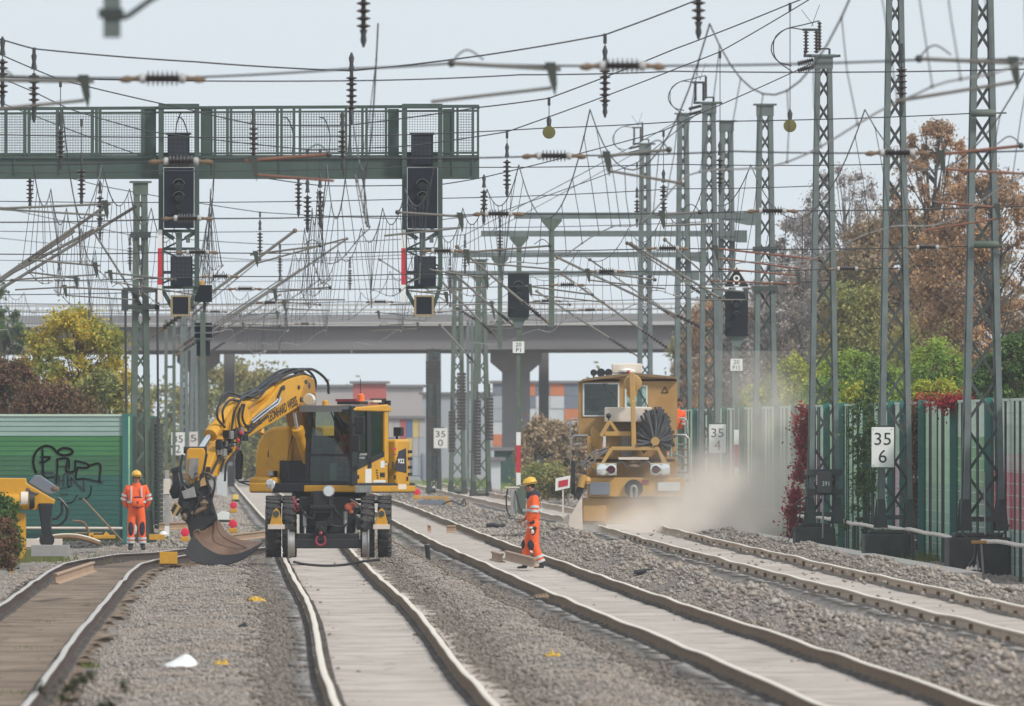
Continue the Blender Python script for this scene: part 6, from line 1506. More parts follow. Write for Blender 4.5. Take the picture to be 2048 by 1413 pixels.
up('red_coupling', MB().ball(bpt(463, 869, .25), .05, 8).ball(bpt(457, 884, .25), .045, 8).ball(bpt(455, 900, .25), .03, 8), M['red'], stick, smooth=True)
# bucket link, tilt rotator
YT = -5.6
def fp(pts): return [(q(*p).x, q(*p).z) for p in pts]
lk = obj('bucket_link', MB().prism(fp([(380, 905), (385, 899), (413, 899), (417, 906), (412, 962), (404, 976), (390, 976), (382, 962)]), YT - .25, YT + .05), M['yellow'], ex, bevel=.02)
obj('cover_plate', MB().prism(fp([(386, 919), (404, 919), (402, 958), (390, 960), (384, 950)]), YT - .29, YT - .252), M['metal'], lk)
obj('link_pin', MB().tube([q(374, 903, YT - .1), q(420, 903, YT - .1)], .07, 12), M['plastic'], lk, smooth=True)
rt = obj('tilt_rotator', MB().prism(fp([(369, 975), (395, 968), (420, 960), (432, 985), (430, 1000), (436, 1020), (442, 1040), (425, 1052), (405, 1072), (388, 1078), (382, 1050), (370, 1035), (362, 1010)]), YT - .4, YT + .4), M['plastic'], ex, bevel=.03)
mb = MB(); mb.prism(fp([(352, 945), (362, 942), (368, 975), (364, 998), (352, 1000), (345, 985), (352, 970)]), YT - .2, YT + .1); mb.prism(fp([(348, 940), (366, 934), (370, 945), (352, 952)]), YT - .2, YT + .1); obj('grab_claw', mb, M['plastic'], rt, bevel=.02)
obj('tilt_block', MB().prism(fp([(370, 985), (395, 975), (400, 996), (375, 1000)]), YT - .5, YT - .4), M['metal'], rt, bevel=.01)
obj('rusty_fitting', MB().ball(q(415, 1008, YT - .4), (.12, .1, .09), 8).ball(q(376, 1035, YT - .45), (.06, .1, .08), 8).tube([q(390, 1030, YT - .42), q(420, 1015, YT - .42)], .05, 8), M['rust'], rt, smooth=True)
hz_ = obj('hazard_plate', MB().prism(fp([(349, 1014), (360, 1005), (373, 1020), (362, 1034), (352, 1030)]), YT - .46, YT - .43), M['yellow_dusty'], rt)
obj('black_stripe', MB().prism(fp([(349, 1022), (357, 1009), (362, 1013), (353, 1030)]), YT - .47, YT - .462).prism(fp([(358, 1032), (368, 1016), (372, 1020), (362, 1034)]), YT - .47, YT - .462), M['ink'], hz_)
obj('plate_tag', MB().prism(fp([(402, 960), (416, 956), (420, 972), (406, 976)]), YT - .46, YT - .42), M['yellow_dusty'], rt)
for k, pts in enumerate(([(410, 945), (435, 960), (430, 1000), (420, 1012)], [(395, 968), (385, 985), (375, 975), (370, 960)], [(418, 950), (425, 990), (405, 1005), (390, 1040)], [(400, 962), (398, 980), (415, 1000)], [(372, 912), (368, 940), (372, 965), (384, 975)], [(420, 910), (412, 950), (400, 975)])):
    obj('hydraulic_hose', MB().tube(curve([q(x, y, YT - .45) for x, y in pts], 20), .026, 6), M['hose'], rt, smooth=True)
mb = MB(); rr = random.Random(12)
for k in range(16): r = rr.uniform(.03, .07); c = q(rr.uniform(375, 432), rr.uniform(940, 1030), YT - .42); obj('valve_fitting', MB().box(c.x - r, c.x + r, c.y - r, c.y + r, c.z - r, c.z + r * 1.2), M['plastic' if k % 4 else 'rust'], rt, bevel=.012)
# bucket: open shell seen from the front, lip towards us
def row(pts, d): return [q(x, y, d + (i * 0)) for i, (x, y) in enumerate(curve2d(pts, 18))]
def curve2d(pts, n):
    return [(p.x, p.y) for p in curve([Vector((a, b, 0)) for a, b in pts], n)]
lip0 = [(377, 1106), (399, 1124), (438, 1130), (478, 1124), (508, 1108), (531, 1086)]
lip1 = [(393, 1068), (414, 1092), (446, 1109), (480, 1108), (508, 1098), (531, 1085)]
mid = [(395, 1066), (416, 1082), (442, 1092), (474, 1096), (506, 1092), (531, 1084.5)]
back = [(397, 1063), (416, 1050), (440, 1039), (456, 1062), (486, 1080), (531, 1083.5)]
bk = obj('bucket', MB().loft([row(lip0, YT - 1.25), row(lip1, YT - 1.0)]), M['bucket_edge'], ex, smooth=True)
obj('bucket_shell', MB().loft([row(lip1, YT - 1.0), row(mid, YT - .75), row(back, YT - .15)]), M['bucket_in'], bk, smooth=True)
obj('bucket_back', MB().loft([row(back, YT - .12), row([(x, y + 1) for x, y in mid], YT - .2), row([(x, y + 2) for x, y in lip0], YT - .6), row([(x, y + .3) for x, y in lip0], YT - 1.24)]), M['bucket_edge'], bk, smooth=True)
obj('bucket_rib', MB().tube(curve([q(440, 1040, YT - .3), q(446, 1066, YT - .75), q(462, 1080, YT - .8), q(500, 1096, YT - .85)], 14), .02, 6), M['bucket_in'], bk, smooth=True)
obj('bucket_hook', MB().tube(curve([q(397, 1080, YT - 1.0), q(396, 1066, YT - 1.0), q(405, 1062, YT - 1.0), q(406, 1070, YT - 1.0)], 12), .03, 8), M['bucket_in'], bk, smooth=True)
# ---------------------------------------------------------------- ballast regulator coming out of its own dust
RY = 690.0; rs_ = F / RY; RX = XW(1258, RY)
bm_ = thing('ballast_regulator', 'dusty yellow ballast regulating machine with big black brush, half lost in dust', 'rail machine', (RX, RY, ZW(1062, RY)))
def rx(x, y): return (1100 + x * 300 / 1178, 720 + y * 360 / 1413)
def rq(x, y, d=0.0): X, Y = rx(x, y); return Vector(((X - 1258) / rs_, d, (1062 - Y) / rs_))
def rbox(mb, x0, x1, y0, y1, d0, d1, mi=0): a, b = rq(x0, y1), rq(x1, y0); return mb.box(a.x, b.x, d0, d1, a.z, b.z, mi)
def rpr(mb, pts, d0, d1, mi=0): return mb.prism([(rq(*p).x, rq(*p).z) for p in pts], d0, d1, 'y', mi)
cb = obj('cab', rbox(MB(), 245, 1000, 470, 600, 2.02, 4.6), M['brown_dusty'], bm_)
mb = MB()
rbox(mb, 226, 262, 165, 590, 2.0, 2.1); rbox(mb, 548, 600, 165, 470, 2.0, 2.1); rbox(mb, 770, 1000, 150, 590, 2.0, 2.1); rbox(mb, 262, 548, 150, 182, 2.0, 2.1); rbox(mb, 262, 548, 440, 590, 2.0, 2.1); rbox(mb, 600, 770, 150, 205, 2.0, 2.1); rbox(mb, 600, 770, 372, 590, 2.0, 2.1)
rpr(mb, [(240, 168), (600, 105), (1000, 140), (1000, 165), (240, 172)], 2.0, 2.1)
obj('front_wall', mb, M['brown_dusty'], cb)
obj('side_wall', rbox(MB(), 985, 1005, 150, 590, 2.1, 4.6), M['brown_dusty'], cb); obj('side_wall', rbox(MB(), 226, 240, 165, 590, 2.1, 4.6), M['brown_dusty'], cb); obj('back_wall', rbox(MB(), 240, 985, 430, 590, 4.4, 4.6), M['brown_dusty'], cb)
obj('roof', rpr(MB(), [(218, 180), (260, 150), (480, 116), (640, 104), (800, 112), (985, 132), (1003, 150), (1003, 165), (985, 148), (640, 122), (270, 166)], 1.8, 4.9), M['roofd'] if 'roofd' in M else mat('dusty_brown_roof', (0.20, 0.13, 0.07), .8), cb)
for x0, x1, y0, y1 in ((258, 548, 180, 445), (590, 770, 200, 378)):
    w = obj('window', rbox(MB(), x0 + 10, x1 - 10, y0 + 8, y1 - 10, 2.04, 2.05), M['glass'], cb)
    mb = MB(); rbox(mb, x0, x0 + 13, y0, y1, 1.97, 2.0); rbox(mb, x1 - 13, x1, y0, y1, 1.97, 2.0); rbox(mb, x0 + 13, x1 - 13, y0, y0 + 8, 1.97, 2.0); rbox(mb, x0 + 13, x1 - 13, y1 - 10, y1, 1.97, 2.0)
    obj('window_frame', mb, M['reflect'], w)
obj('wiper', MB().tube([rq(420, 185, 1.94), rq(520, 305, 1.94)], .015, 5).tube([rq(440, 185, 1.94), rq(525, 290, 1.94)], .012, 5), M['plastic'], cb)
obj('driver_seat', rbox(rbox(MB(), 310, 385, 290, 440, 3.2, 3.7), 300, 420, 400, 450, 2.8, 3.7), M['navy'], cb, bevel=.04)
obj('control_desk', rbox(rbox(MB(), 470, 525, 330, 350, 2.3, 2.6), 270, 540, 405, 470, 2.2, 2.7), M['p_mid'], cb)
obj('rear_window', rbox(MB(), 270, 540, 190, 400, 4.45, 4.47), M['p_pale'], cb)
mb = MB(); P = [rq(880, 258, 1.985), rq(930, 258, 1.985), rq(905, 212, 1.985)]
for i in range(3): mb.bar(P[i], P[(i + 1) % 3], .02, .006)
obj('warning_triangle', mb, M['ink'], cb)
obj('roof_unit', rbox(MB(), 488, 728, 28, 108, 2.3, 3.6), M['cream'], cb, bevel=.03)
obj('beacon', MB().lathe(rq(612, 95, 2.2), rq(612, 66, 2.2), [(0, .20), (.5, .2), (1, .05)], 14), M['white'], cb, smooth=True); obj('beacon', MB().lathe(rq(620, 95, 2.0), rq(620, 80, 2.0), [(0, .05), (1, .03)], 10), M['red'], cb)
for x, r in ((345, .085), (402, .11), (462, .10)):
    c = rq(x, 100, 2.2); obj('horn', MB().lathe(c + Vector((0, -.15, 0)), c + Vector((0, .25, 0)), [(0, r), (.15, r * .8), (1, .04)], 14).box(c.x - .02, c.x + .02, c.y, c.y + .04, c.z - .2, c.z), M['plastic'], cb, smooth=True)
# bonnet in front
hd = obj('bonnet', rbox(MB(), 430, 800, 372, 490, .2, 2.0), M['cream'], bm_, bevel=.03)
obj('bonnet_body', rbox(MB(), 440, 800, 492, 760, .6, 2.0), M['brown_dusty'], hd)
for x0, x1, y0, y1 in ((470, 640, 496, 562), (490, 570, 605, 680), (690, 780, 496, 560)):
    g = obj('grille', rbox(MB(), x0, x1, y0, y1, .56, .59), M['hood'], hd)
    mb = MB()
    for k in range(1, 14): X = x0 + (x1 - x0) * k / 14; rbox(mb, X - 1.4, X + 1.4, y0, y1, .54, .56)
    for k in range(1, 7): Y = y0 + (y1 - y0) * k / 7; rbox(mb, x0, x1, Y - 1.4, Y + 1.4, .535, .545)
    obj('grille_bars', mb, M['brown_dusty'], g)
mb = MB()
for k in range(6): rbox(mb, 565 + k * 14, 573 + k * 14, 600, 770, .45, .5)
obj('ribbed_pipe', mb, M['metal'], hd)
# lattice arm left, crane post, pulleys
mb = MB(); mb.bar(rq(400, 600, .0), rq(468, 480, .0), .10); mb.bar(rq(468, 480, .0), rq(530, 570, .0), .08); rbox(mb, 430, 640, 563, 598, -.05, .08); obj('a_frame', mb, M['yellow_dusty'], bm_, bevel=.01)
obj('pivot_knob', MB().ball(rq(460, 440, 0), .07, 8).bar(rq(460, 480, 0), rq(460, 430, 0), .04), M['plastic'], bm_)
cr = obj('crane_post', rpr(rpr(MB(), [(640, 690), (678, 690), (668, 320), (632, 320)], -.3, -.1), [(628, 330), (672, 330), (662, 100), (620, 92)], -.28, -.12), M['yellow_dusty'], bm_, bevel=.02)
obj('pulley', MB().lathe(rq(650, 185, -.05), rq(650, 185, .12), [(0, .15), (.1, .21), (.5, .23), (.9, .21), (1, .15)], 18).lathe(rq(642, 262, -.05), rq(642, 262, .1), [(0, .13), (.5, .14), (1, .13)], 14), M['yellow_dusty'], cr, smooth=True)
obj('cable', MB().tube([rq(690, 215, 0), rq(770, 372, 0)], .014, 5), M['plastic'], cr)
# brush: black hoses fanned round an axle
br = obj('brush_hub', MB().lathe(rq(826, 640, -.35), rq(826, 640, .25), [(0, .11), (1, .11)], 14), M['yellow_dusty'], bm_, smooth=True)
rr = random.Random(3)
c = rq(826, 640)
for k in range(96):
    a = math.radians(-38 + 256 * k / 95 + rr.uniform(-4, 4)); Lh = rr.uniform(.74, 1.02) * (1.0 if math.sin(a) > -.2 else .85); d0 = rr.uniform(-.3, .2)
    k0 = (.95 if math.cos(a) > 0 else 1.12) * .95
    p1 = c + Vector((math.cos(a) * Lh * .50, d0 + rr.uniform(-.08, .08), math.sin(a) * Lh * (.90 if math.sin(a) > 0 else .55))); p0 = c + Vector((math.cos(a) * .1, d0, math.sin(a) * .1))
    md = p0.lerp(p1, .6) + Vector((rr.uniform(-.04, .04), 0, -.02 * abs(math.cos(a))))
    obj('brush_hose', MB().tube([p0, md, p1], [.022, .034, .036], 7), M['brush'], br, smooth=True)
# main frame arms
fr = obj('brush_frame', rpr(rpr(rpr(MB(), [(480, 682), (840, 682), (846, 712), (474, 712)], -.3, -.1), [(470, 690), (492, 712), (425, 815), (395, 815)], -.3, -.1), [(832, 690), (850, 682), (925, 815), (880, 815)], -.3, -.1), M['yellow_dusty'], bm_, bevel=.015)
mb = MB(); rpr(mb, [(318, 560), (335, 520), (420, 610), (412, 710), (335, 690)], .5, .8); obj('side_fender', mb, M['yellow_dusty'], bm_, bevel=.02); obj('side_column', rbox(MB(), 290, 326, 600, 790, .3, .48), M['yellow_dusty'], bm_, bevel=.02); obj('side_column', rbox(MB(), 962, 990, 560, 760, .4, .9), M['yellow_dusty'], bm_, bevel=.02)
mb = MB(); rbox(mb, 300, 980, 760, 800, .3, 1.9); rbox(mb, 380, 920, 700, 780, .9, 1.9); obj('platform', mb, M['brown_dusty'], bm_)
mb = MB(); rbox(mb, 538, 775, 765, 784, -.4, -.3); obj('pale_bar', mb, M['cream'], bm_)
mb = MB(); mb.lathe(rq(655, 860, -.2), rq(655, 760, -.2), [(0, .12), (.2, .18), (.4, .14), (.6, .18), (1, .12)], 14); obj('coupling_column', mb, M['rust'], bm_, smooth=True)
for x0, x1, d in ((366, 522, 1), (786, 940, 0)):
    hb = obj('headlight_box', rbox(MB(), x0, x1, 812, 908, -.62, -.25), M['lbox'] if 'lbox' in M else M['pipe'], bm_, bevel=.015)
    for i, x in enumerate((x0 + 44, x0 + 114)):
        white = (i == 0) == bool(d)
        L_ = obj('headlight', MB().lathe(rq(x, 862, -.62), rq(x, 862, -.66), [(0, .14), (.8, .14), (1, .125)], 20), M['lampglass'], hb, smooth=True)
        if not white: obj('red_lens', MB().lathe(rq(x, 862, -.661), rq(x, 862, -.675), [(0, .105), (1, .10)], 18), M['darkred'] if 'darkred' in M else M['red_dark'], L_)
bf = obj('buffer_beam', rbox(MB(), 305, 1060, 925, 1075, -.5, -.2), M['yellow_dusty'], bm_, bevel=.02)
mb = MB(); rbox(mb, 310, 470, 962, 1060, -.56, -.5); obj('buffer_plate', mb, M['p_grey'], bf, bevel=.01); obj('buffer_plate', rbox(MB(), 845, 1020, 962, 1030, -.56, -.5), M['reflect'], bf, bevel=.01)
mb = MB(); c = rq(657, 1010, -.55); mb.lathe(c + Vector((0, .05, 0)), c + Vector((0, -.06, 0)), [(0, .23), (1, .22)], 18); obj('buffer_plate', mb, M['plastic'], bf)
obj('tow_hook', MB().tube(curve([rq(640, 1080, -.7), rq(636, 1010, -.7), rq(657, 990, -.7), rq(678, 1010, -.7), rq(674, 1080, -.7)], 14), .035, 8), M['metal'], bf, smooth=True)
obj('red_plate', rbox(MB(), 722, 775, 945, 978, -.52, -.5), M['red_dark'], bf)
mb = MB(); rbox(mb, 255, 1050, 1085, 1290, -.3, .2); rbox(mb, 260, 440, 1140, 1270, -.36, -.3); obj('front_plough', mb, M['yellow_dusty'], bm_, bevel=.02)
obj('side_plough', rpr(rpr(MB(), [(230, 1100), (250, 1090), (256, 1380), (130, 1370), (150, 1240)], -.9, -.7), [(105, 1230), (150, 1200), (160, 1340), (100, 1350)], -.5, -.3), M['pipe'], bm_, bevel=.02)
obj('plough_arm', rpr(rpr(MB(), [(190, 1060), (260, 880), (305, 910), (250, 1060), (225, 1110)], -.5, -.3), [(165, 790), (200, 790), (195, 1060), (165, 1060)], -.2, 0), M['plastic'], bm_, bevel=.02)
obj('plough_cylinder', MB().tube([rq(240, 1000, -.55), rq(262, 900, -.55)], .09, 10).ball(rq(290, 950, -.5), .12, 8), M['yellow_dusty'], bm_, smooth=True)
obj('frame', rbox(MB(), 300, 1000, 780, 1180, 0.3, 9.0), M['yellow_grimy'], bm_)
for x in (420, 860):
    c = rq(x, 1250, 0)
    for d in (.8, 6.5): obj('rail_wheel', MB().lathe((c.x - .07, d, .4), (c.x + .07, d, .4), [(0, .42), (.2, .42), (.3, .37), (1, .36)], 20), M['metal'], bm_, smooth=True)
# handrails both sides
for sx, xs in ((0, (158, 220, 168, 300)), (1, (1010, 1078, 985, 1092))):
    if sx == 0:
        P1 = [(162, 600), (160, 480), (175, 466), (215, 466), (220, 480)]; P2 = [(170, 860), (168, 620), (190, 597), (300, 597)]; P3 = [(225, 860), (225, 620)]
    else:
        P1 = [(1015, 460), (1060, 460), (1075, 480), (1075, 580)]; P2 = [(985, 592), (1065, 592), (1090, 620), (1090, 880)]; P3 = [(1045, 860), (1045, 600)]
    obj('handrail', MB().tube([rq(x, y, .6) for x, y in P1], .028, 7).tube([rq(x, y, .4) for x, y in P2], .035, 7).tube([rq(x, y, .5) for x, y in P3], .03, 7).tube([rq(P2[0][0] if sx == 0 else 985, 665, .45), rq(300 if sx == 0 else 1085, 665, .45)], .02, 6), M['metal'], bm_, smooth=True)
    mb = MB()
    for k in range(5): rbox(mb, (165 if sx == 0 else 1000), (290 if sx == 0 else 1090), 700 + k * 60, 712 + k * 60, .3, .9)
    obj('steps', mb, M['rust'], bm_)
for k, pts in enumerate(([(240, 830), (320, 740), (420, 700), (460, 690)], [(260, 850), (340, 760), (440, 710)], [(250, 840), (300, 800), (350, 890)], [(960, 740), (1040, 760), (1050, 790)], [(300, 860), (380, 760), (480, 700)], [(500, 840), (560, 800), (620, 860)], [(700, 830), (760, 800), (800, 830)])):
    obj('hydraulic_hose', MB().tube(curve([rq(x, y, -.1 - .03 * k) for x, y in pts], 18), .024, 6), M['hood'], bm_, smooth=True)
# red and white warning board left of the machine
wb = thing('warning_board', 'tilted white board with red centre left of the ballast machine', 'warning board', W(1126, 1012, 672))
mb = MB(); P = [(-.20, .36), (.17, .44), (.19, .74), (-.19, .67)]; obj('board', mb.prism([(a * .95, z) for a, z in P], 0, .02), M['white'], wb)
obj('red_field', MB().prism([(-.11, .45), (.12, .495), (.125, .65), (-.105, .605)], -.012, -.003), M['red'], wb); obj('post', MB().box(-.02, .02, .021, .05, -.3, .6), M['pipe'], wb)

# ---------------------------------------------------------------- dust cloud thrown up by the machine
dm = bpy.data.materials.new('stirred_dust'); dm.use_nodes = True
n = dm.node_tree; L = n.links; n.nodes.remove(n.nodes['Principled BSDF'])
pv = n.nodes.new('ShaderNodeVolumePrincipled'); pv.inputs['Color'].default_value = (0.98, 0.90, 0.83, 1); pv.inputs['Anisotropy'].default_value = 0.1
tc = n.nodes.new('ShaderNodeTexCoord')
def puff(c, r, amp):
    s = n.nodes.new('ShaderNodeVectorMath'); s.operation = 'SUBTRACT'; s.inputs[1].default_value = c; L.new(tc.outputs['Object'], s.inputs[0])
    d = n.nodes.new('ShaderNodeVectorMath'); d.operation = 'DIVIDE'; d.inputs[1].default_value = r; L.new(s.outputs[0], d.inputs[0])
    l = n.nodes.new('ShaderNodeVectorMath'); l.operation = 'DOT_PRODUCT'; L.new(d.outputs[0], l.inputs[0]); L.new(d.outputs[0], l.inputs[1])
    m = n.nodes.new('ShaderNodeMath'); m.operation = 'MULTIPLY'; m.inputs[1].default_value = -1; L.new(l.outputs['Value'], m.inputs[0])
    e = n.nodes.new('ShaderNodeMath'); e.operation = 'EXPONENT'; L.new(m.outputs[0], e.inputs[0])
    a = n.nodes.new('ShaderNodeMath'); a.operation = 'MULTIPLY'; a.inputs[1].default_value = amp; L.new(e.outputs[0], a.inputs[0]); return a.outputs[0]
DY = 688.0
def dpt(px, py, d=0.0): p = W(px, py, DY); return (p.x, DY + d, p.z)
PUFFS = [(dpt(1370, 1045, -4), (1.35, 4, .60), 1.0), (dpt(1460, 1030, 0), (1.2, 5, .75), .75), (dpt(1300, 1064, -4), (1.1, 3, .30), .8), (dpt(1530, 990, 4), (.9, 6, .9), .30), (dpt(1565, 870, 8), (.7, 6, 1.0), .20), (dpt(1425, 970, 2), (1.1, 5, .8), .40), (dpt(1180, 1070, -3), (.6, 2.5, .25), .35), (dpt(1510, 790, 10), (.8, 6, 1.3), .09), (dpt(1570, 1045, 2), (.9, 5, .4), .3), (dpt(1600, 960, 6), (.6, 6, .9), .12)]
acc = None
for c, r, a in PUFFS:
    o = puff(c, r, a)
    if acc is None: acc = o
    else:
        ad = n.nodes.new('ShaderNodeMath'); L.new(acc, ad.inputs[0]); L.new(o, ad.inputs[1]); acc = ad.outputs[0]
nz = n.nodes.new('ShaderNodeTexNoise'); nz.inputs['Scale'].default_value = 1.1; nz.inputs['Detail'].default_value = 3
mp = n.nodes.new('ShaderNodeMapping'); mp.inputs['Scale'].default_value = (1, .35, 1); L.new(tc.outputs['Object'], mp.inputs[0]); L.new(mp.outputs[0], nz.inputs['Vector'])
mr = n.nodes.new('ShaderNodeMapRange'); mr.inputs['From Min'].default_value = .36; mr.inputs['From Max'].default_value = .68; mr.inputs['To Min'].default_value = .12; mr.inputs['To Max'].default_value = 1.5; L.new(nz.outputs['Fac'], mr.inputs['Value'])
mu = n.nodes.new('ShaderNodeMath'); mu.operation = 'MULTIPLY'; L.new(acc, mu.inputs[0]); L.new(mr.outputs[0], mu.inputs[1])
sc_ = n.nodes.new('ShaderNodeMath'); sc_.operation = 'MULTIPLY'; sc_.inputs[1].default_value = 0.56; L.new(mu.outputs[0], sc_.inputs[0])
L.new(sc_.outputs[0], pv.inputs['Density']); L.new(pv.outputs[0], n.nodes['Material Output'].inputs['Volume'])
a, b = W(1080, 1090, DY), W(1660, 700, DY)
tag(obj('dust', MB().box(a.x, b.x, DY - 14, DY + 22, -.5, b.z), dm), None, None, kind='stuff')
# ---------------------------------------------------------------- people: one continuous body each, clothes as children
def skin_mesh(name, verts, edges, radii, m, parent, root=0, sub=2, smooth=True):
    """skeleton of joints grown into one surface"""
    me = bpy.data.meshes.new(name); me.from_pydata(verts, edges, []); me.materials.append(m)
    o = bpy.data.objects.new(name, me); COL.objects.link(o); o.parent = parent
    md = o.modifiers.new('skin', 'SKIN'); md.use_smooth_shade = True
    for i, r in enumerate(radii):
        r = (r, r) if not isinstance(r, tuple) else r
        me.skin_vertices[0].data[i].radius = r
    me.skin_vertices[0].data[root].use_root = True
    s = o.modifiers.new('subdivision', 'SUBSURF'); s.levels = sub; s.render_levels = sub
    return o
def chain(pts): return [(i, i + 1) for i in range(len(pts) - 1)]
def hand(parent, wrist, dirv, side, curl=.5):
    """palm, four unequal curled fingers and a thumb, grown as one piece"""
    d = Vector(dirv).normalized(); sd = Vector(side).normalized(); nn = d.cross(sd).normalized(); w = Vector(wrist)
    V = [w, w + d * .035, w + d * .085]; E = [(0, 1), (1, 2)]; Rr = [.024, (.036, .018), (.036, .016)]
    for i, (off, ln) in enumerate(((-.030, .060), (-.010, .072), (.010, .068), (.029, .052))):
        b = w + d * .088 + sd * off; e1 = b + d * ln * .5 + nn * ln * .25 * curl; e2 = e1 + d * ln * .25 + nn * ln * .5 * curl
        k = len(V); V += [b, e1, e2]; E += [(2, k), (k, k + 1), (k + 1, k + 2)]; Rr += [.0095, .0088, .0078]
    k = len(V); b = w + d * .03 - sd * .032; V += [b, b + d * .03 - sd * .02, b + d * .055 - sd * .018 + nn * .015]; E += [(1, k), (k, k + 1), (k + 1, k + 2)]; Rr += [.013, .011, .009]
    return V, E, Rr
def person(label, loc, rz, hgt, pose, hel=True):
    t = thing('person', label, 'person', loc, rz); k = hgt / 1.78; t.scale = (k, k, k)
    P = pose
    # body: hips, spine, neck, head, arms, legs
    V = []; E = []; Rr = []
    def add(p, r, link=None):
        V.append(Vector(p)); Rr.append(r)
        if link is not None: E.append((link, len(V) - 1))
        return len(V) - 1
    hip = add(P['hip'], (.15, .11)); wa = add(P['waist'], (.14, .105), hip); ch = add(P['chest'], (.155, .115), wa); nk0 = add(P['neck'], .062, ch); nk1 = add(Vector(P['neck']) + Vector(P['headdir']) * .02 + Vector((0, 0, .06)), .055, nk0)
    hc = Vector(P['head']); hd = add(hc - Vector((0, 0, .02)), (.078, .092), nk1); ht = add(hc + Vector((0, 0, .085)), (.072, .085), hd)
    joints = {}
    for sgn in ('l', 'r'):
        sh = add(P['sh_' + sgn], .062, ch); el = add(P['el_' + sgn], .046, sh); wr = add(P['wr_' + sgn], .029, el)
        hv, he, hr = hand(t, P['wr_' + sgn], P['hand_' + sgn], P['side_' + sgn], P.get('curl', .5))
        o0 = len(V)
        for p, r in zip(hv[1:], hr[1:]): V.append(p); Rr.append(r)
        for a, b in he: E.append((wr if a == 0 else o0 + a - 1, o0 + b - 1))
        th = add(P['th_' + sgn], (.088, .088), hip); kn = add(P['kn_' + sgn], .060, th); an = add(P['an_' + sgn], .042, kn); fd = Vector(P['foot_' + sgn])
        fb = add(Vector(P['an_' + sgn]) + Vector((0, 0, -.06)) + fd * .03, .040, an); ft = add(Vector(P['an_' + sgn]) + Vector((0, 0, -.072)) + fd * .15, (.042, .028), fb)
    body = skin_mesh('body', V, E, Rr, M['skin'], t, 0, 1)
    # face on the head
    fdir = Vector(P['headdir']).normalized(); sd = Vector((0, 0, 1)).cross(fdir).normalized()
    mb = MB(); c = hc + fdir * .088
    mb.ball(c + Vector((0, 0, -.005)) + fdir * .012, (.014 + .012 * abs(fdir.x), .014 + .012 * abs(fdir.y), .026), 8)
    mb.ball(c + Vector((0, 0, -.060)) - fdir * .004, (.02, .02, .006), 8)
    for q in (-1, 1): mb.ball(hc + sd * q * .080 + Vector((0, 0, .0)), (.014 + .012 * abs(fdir.x), .014 + .012 * abs(fdir.y), .032), 8)
    obj('nose_and_ears', mb, M['skin'], body, smooth=True)
    mb = MB()
    for q in (-1, 1):
        mb.ball(c + sd * q * .031 + Vector((0, 0, .022)) - fdir * .004, .008, 8)
    obj('eyes', mb, M['hair'], body, smooth=True)
    obj('hair', MB().ball(hc - fdir * .018 + Vector((0, 0, .045)), (.088, .088, .085), 12), M['hair'], t, smooth=True)
    if hel:
        h = MB(); top = hc + Vector((0, 0, .075)); rows = []
        for i in range(7):
            a = i / 6 * math.pi / 2; rows.append([top + (fdir * math.cos(b) * .145 + sd * math.sin(b) * .118) * math.cos(a) + Vector((0, 0, .125 * math.sin(a))) for b in np.linspace(0, 6.2832, 25)])
        h.loft(rows); rows = [[top + (fdir * math.cos(b) * (.145 + e + (.05 * max(0, math.cos(b)) ** 2 if e else 0)) + sd * math.sin(b) * (.118 + e)) + Vector((0, 0, -.006 if e else 0)) for b in np.linspace(0, 6.2832, 25)] for e in (0, .018)]
        h.loft(rows); ho = obj('helmet', h, M['helmet'], t, smooth=True); s = ho.modifiers.new('shell', 'SOLIDIFY'); s.thickness = .006
        obj('helmet_ridge', MB().tube([top + fdir * .14 + Vector((0, 0, .03)), top + fdir * .1 + Vector((0, 0, .095)), top + Vector((0, 0, .128)), top - fdir * .1 + Vector((0, 0, .095))], .012, 6), M['helmet'], ho, smooth=True)
        obj('helmet_band', MB().tube([top + fdir * math.cos(b) * .148 + sd * math.sin(b) * .121 + Vector((0, 0, .006)) for b in np.linspace(0, 6.2832, 24)[:-1]], .007, 5, closed=True), M['navy'], ho)
    # jacket and trousers
    J = []; JE = []; JR = []
    def ja(p, r, link=None):
        J.append(Vector(p)); JR.append(r)
        if link is not None: JE.append((link, len(J) - 1))
        return len(J) - 1
    w_ = P.get('wide', 1.0)
    j0 = ja(Vector(P['hip']) + Vector((0, 0, -.02)), (.195 * w_, .145)); j1 = ja(P['waist'], (.195 * w_, .15 * w_), j0); j2 = ja(P['chest'], (.205 * w_, .145), j1); j3 = ja(Vector(P['neck']) + Vector((0, 0, -.045)), (.11, .095), j2)
    for sgn in ('l', 'r'):
        a = ja(P['sh_' + sgn], (.088, .088), j2); b = ja(P['el_' + sgn], .072, a); c_ = ja(Vector(P['el_' + sgn]).lerp(Vector(P['wr_' + sgn]), .9), .055, b)
    jk = skin_mesh('jacket', J, JE, JR, M['hivis'], t, 0, 2)
    T_ = []; TE = []; TR_ = []
    def ta(p, r, link=None):
        T_.append(Vector(p)); TR_.append(r)
        if link is not None: TE.append((link, len(T_) - 1))
        return len(T_) - 1
    a = ta(P['waist'], (.16 * w_, .125)); b = ta(Vector(P['hip']), (.185 * w_, .14), a)
    for sgn in ('l', 'r'):
        c_ = ta(Vector(P['th_' + sgn]), .112, b); k1 = ta(Vector(P['th_' + sgn]).lerp(Vector(P['kn_' + sgn]), .6), .10, c_); d = ta(P['kn_' + sgn], .088, k1); e = ta(Vector(P['kn_' + sgn]).lerp(Vector(P['an_' + sgn]), .92), .083, d)
    skin_mesh('trousers', T_, TE, TR_, M['hivis'], t, 1, 2); tr = [c for c in t.children if c.name.startswith('trousers')][0]
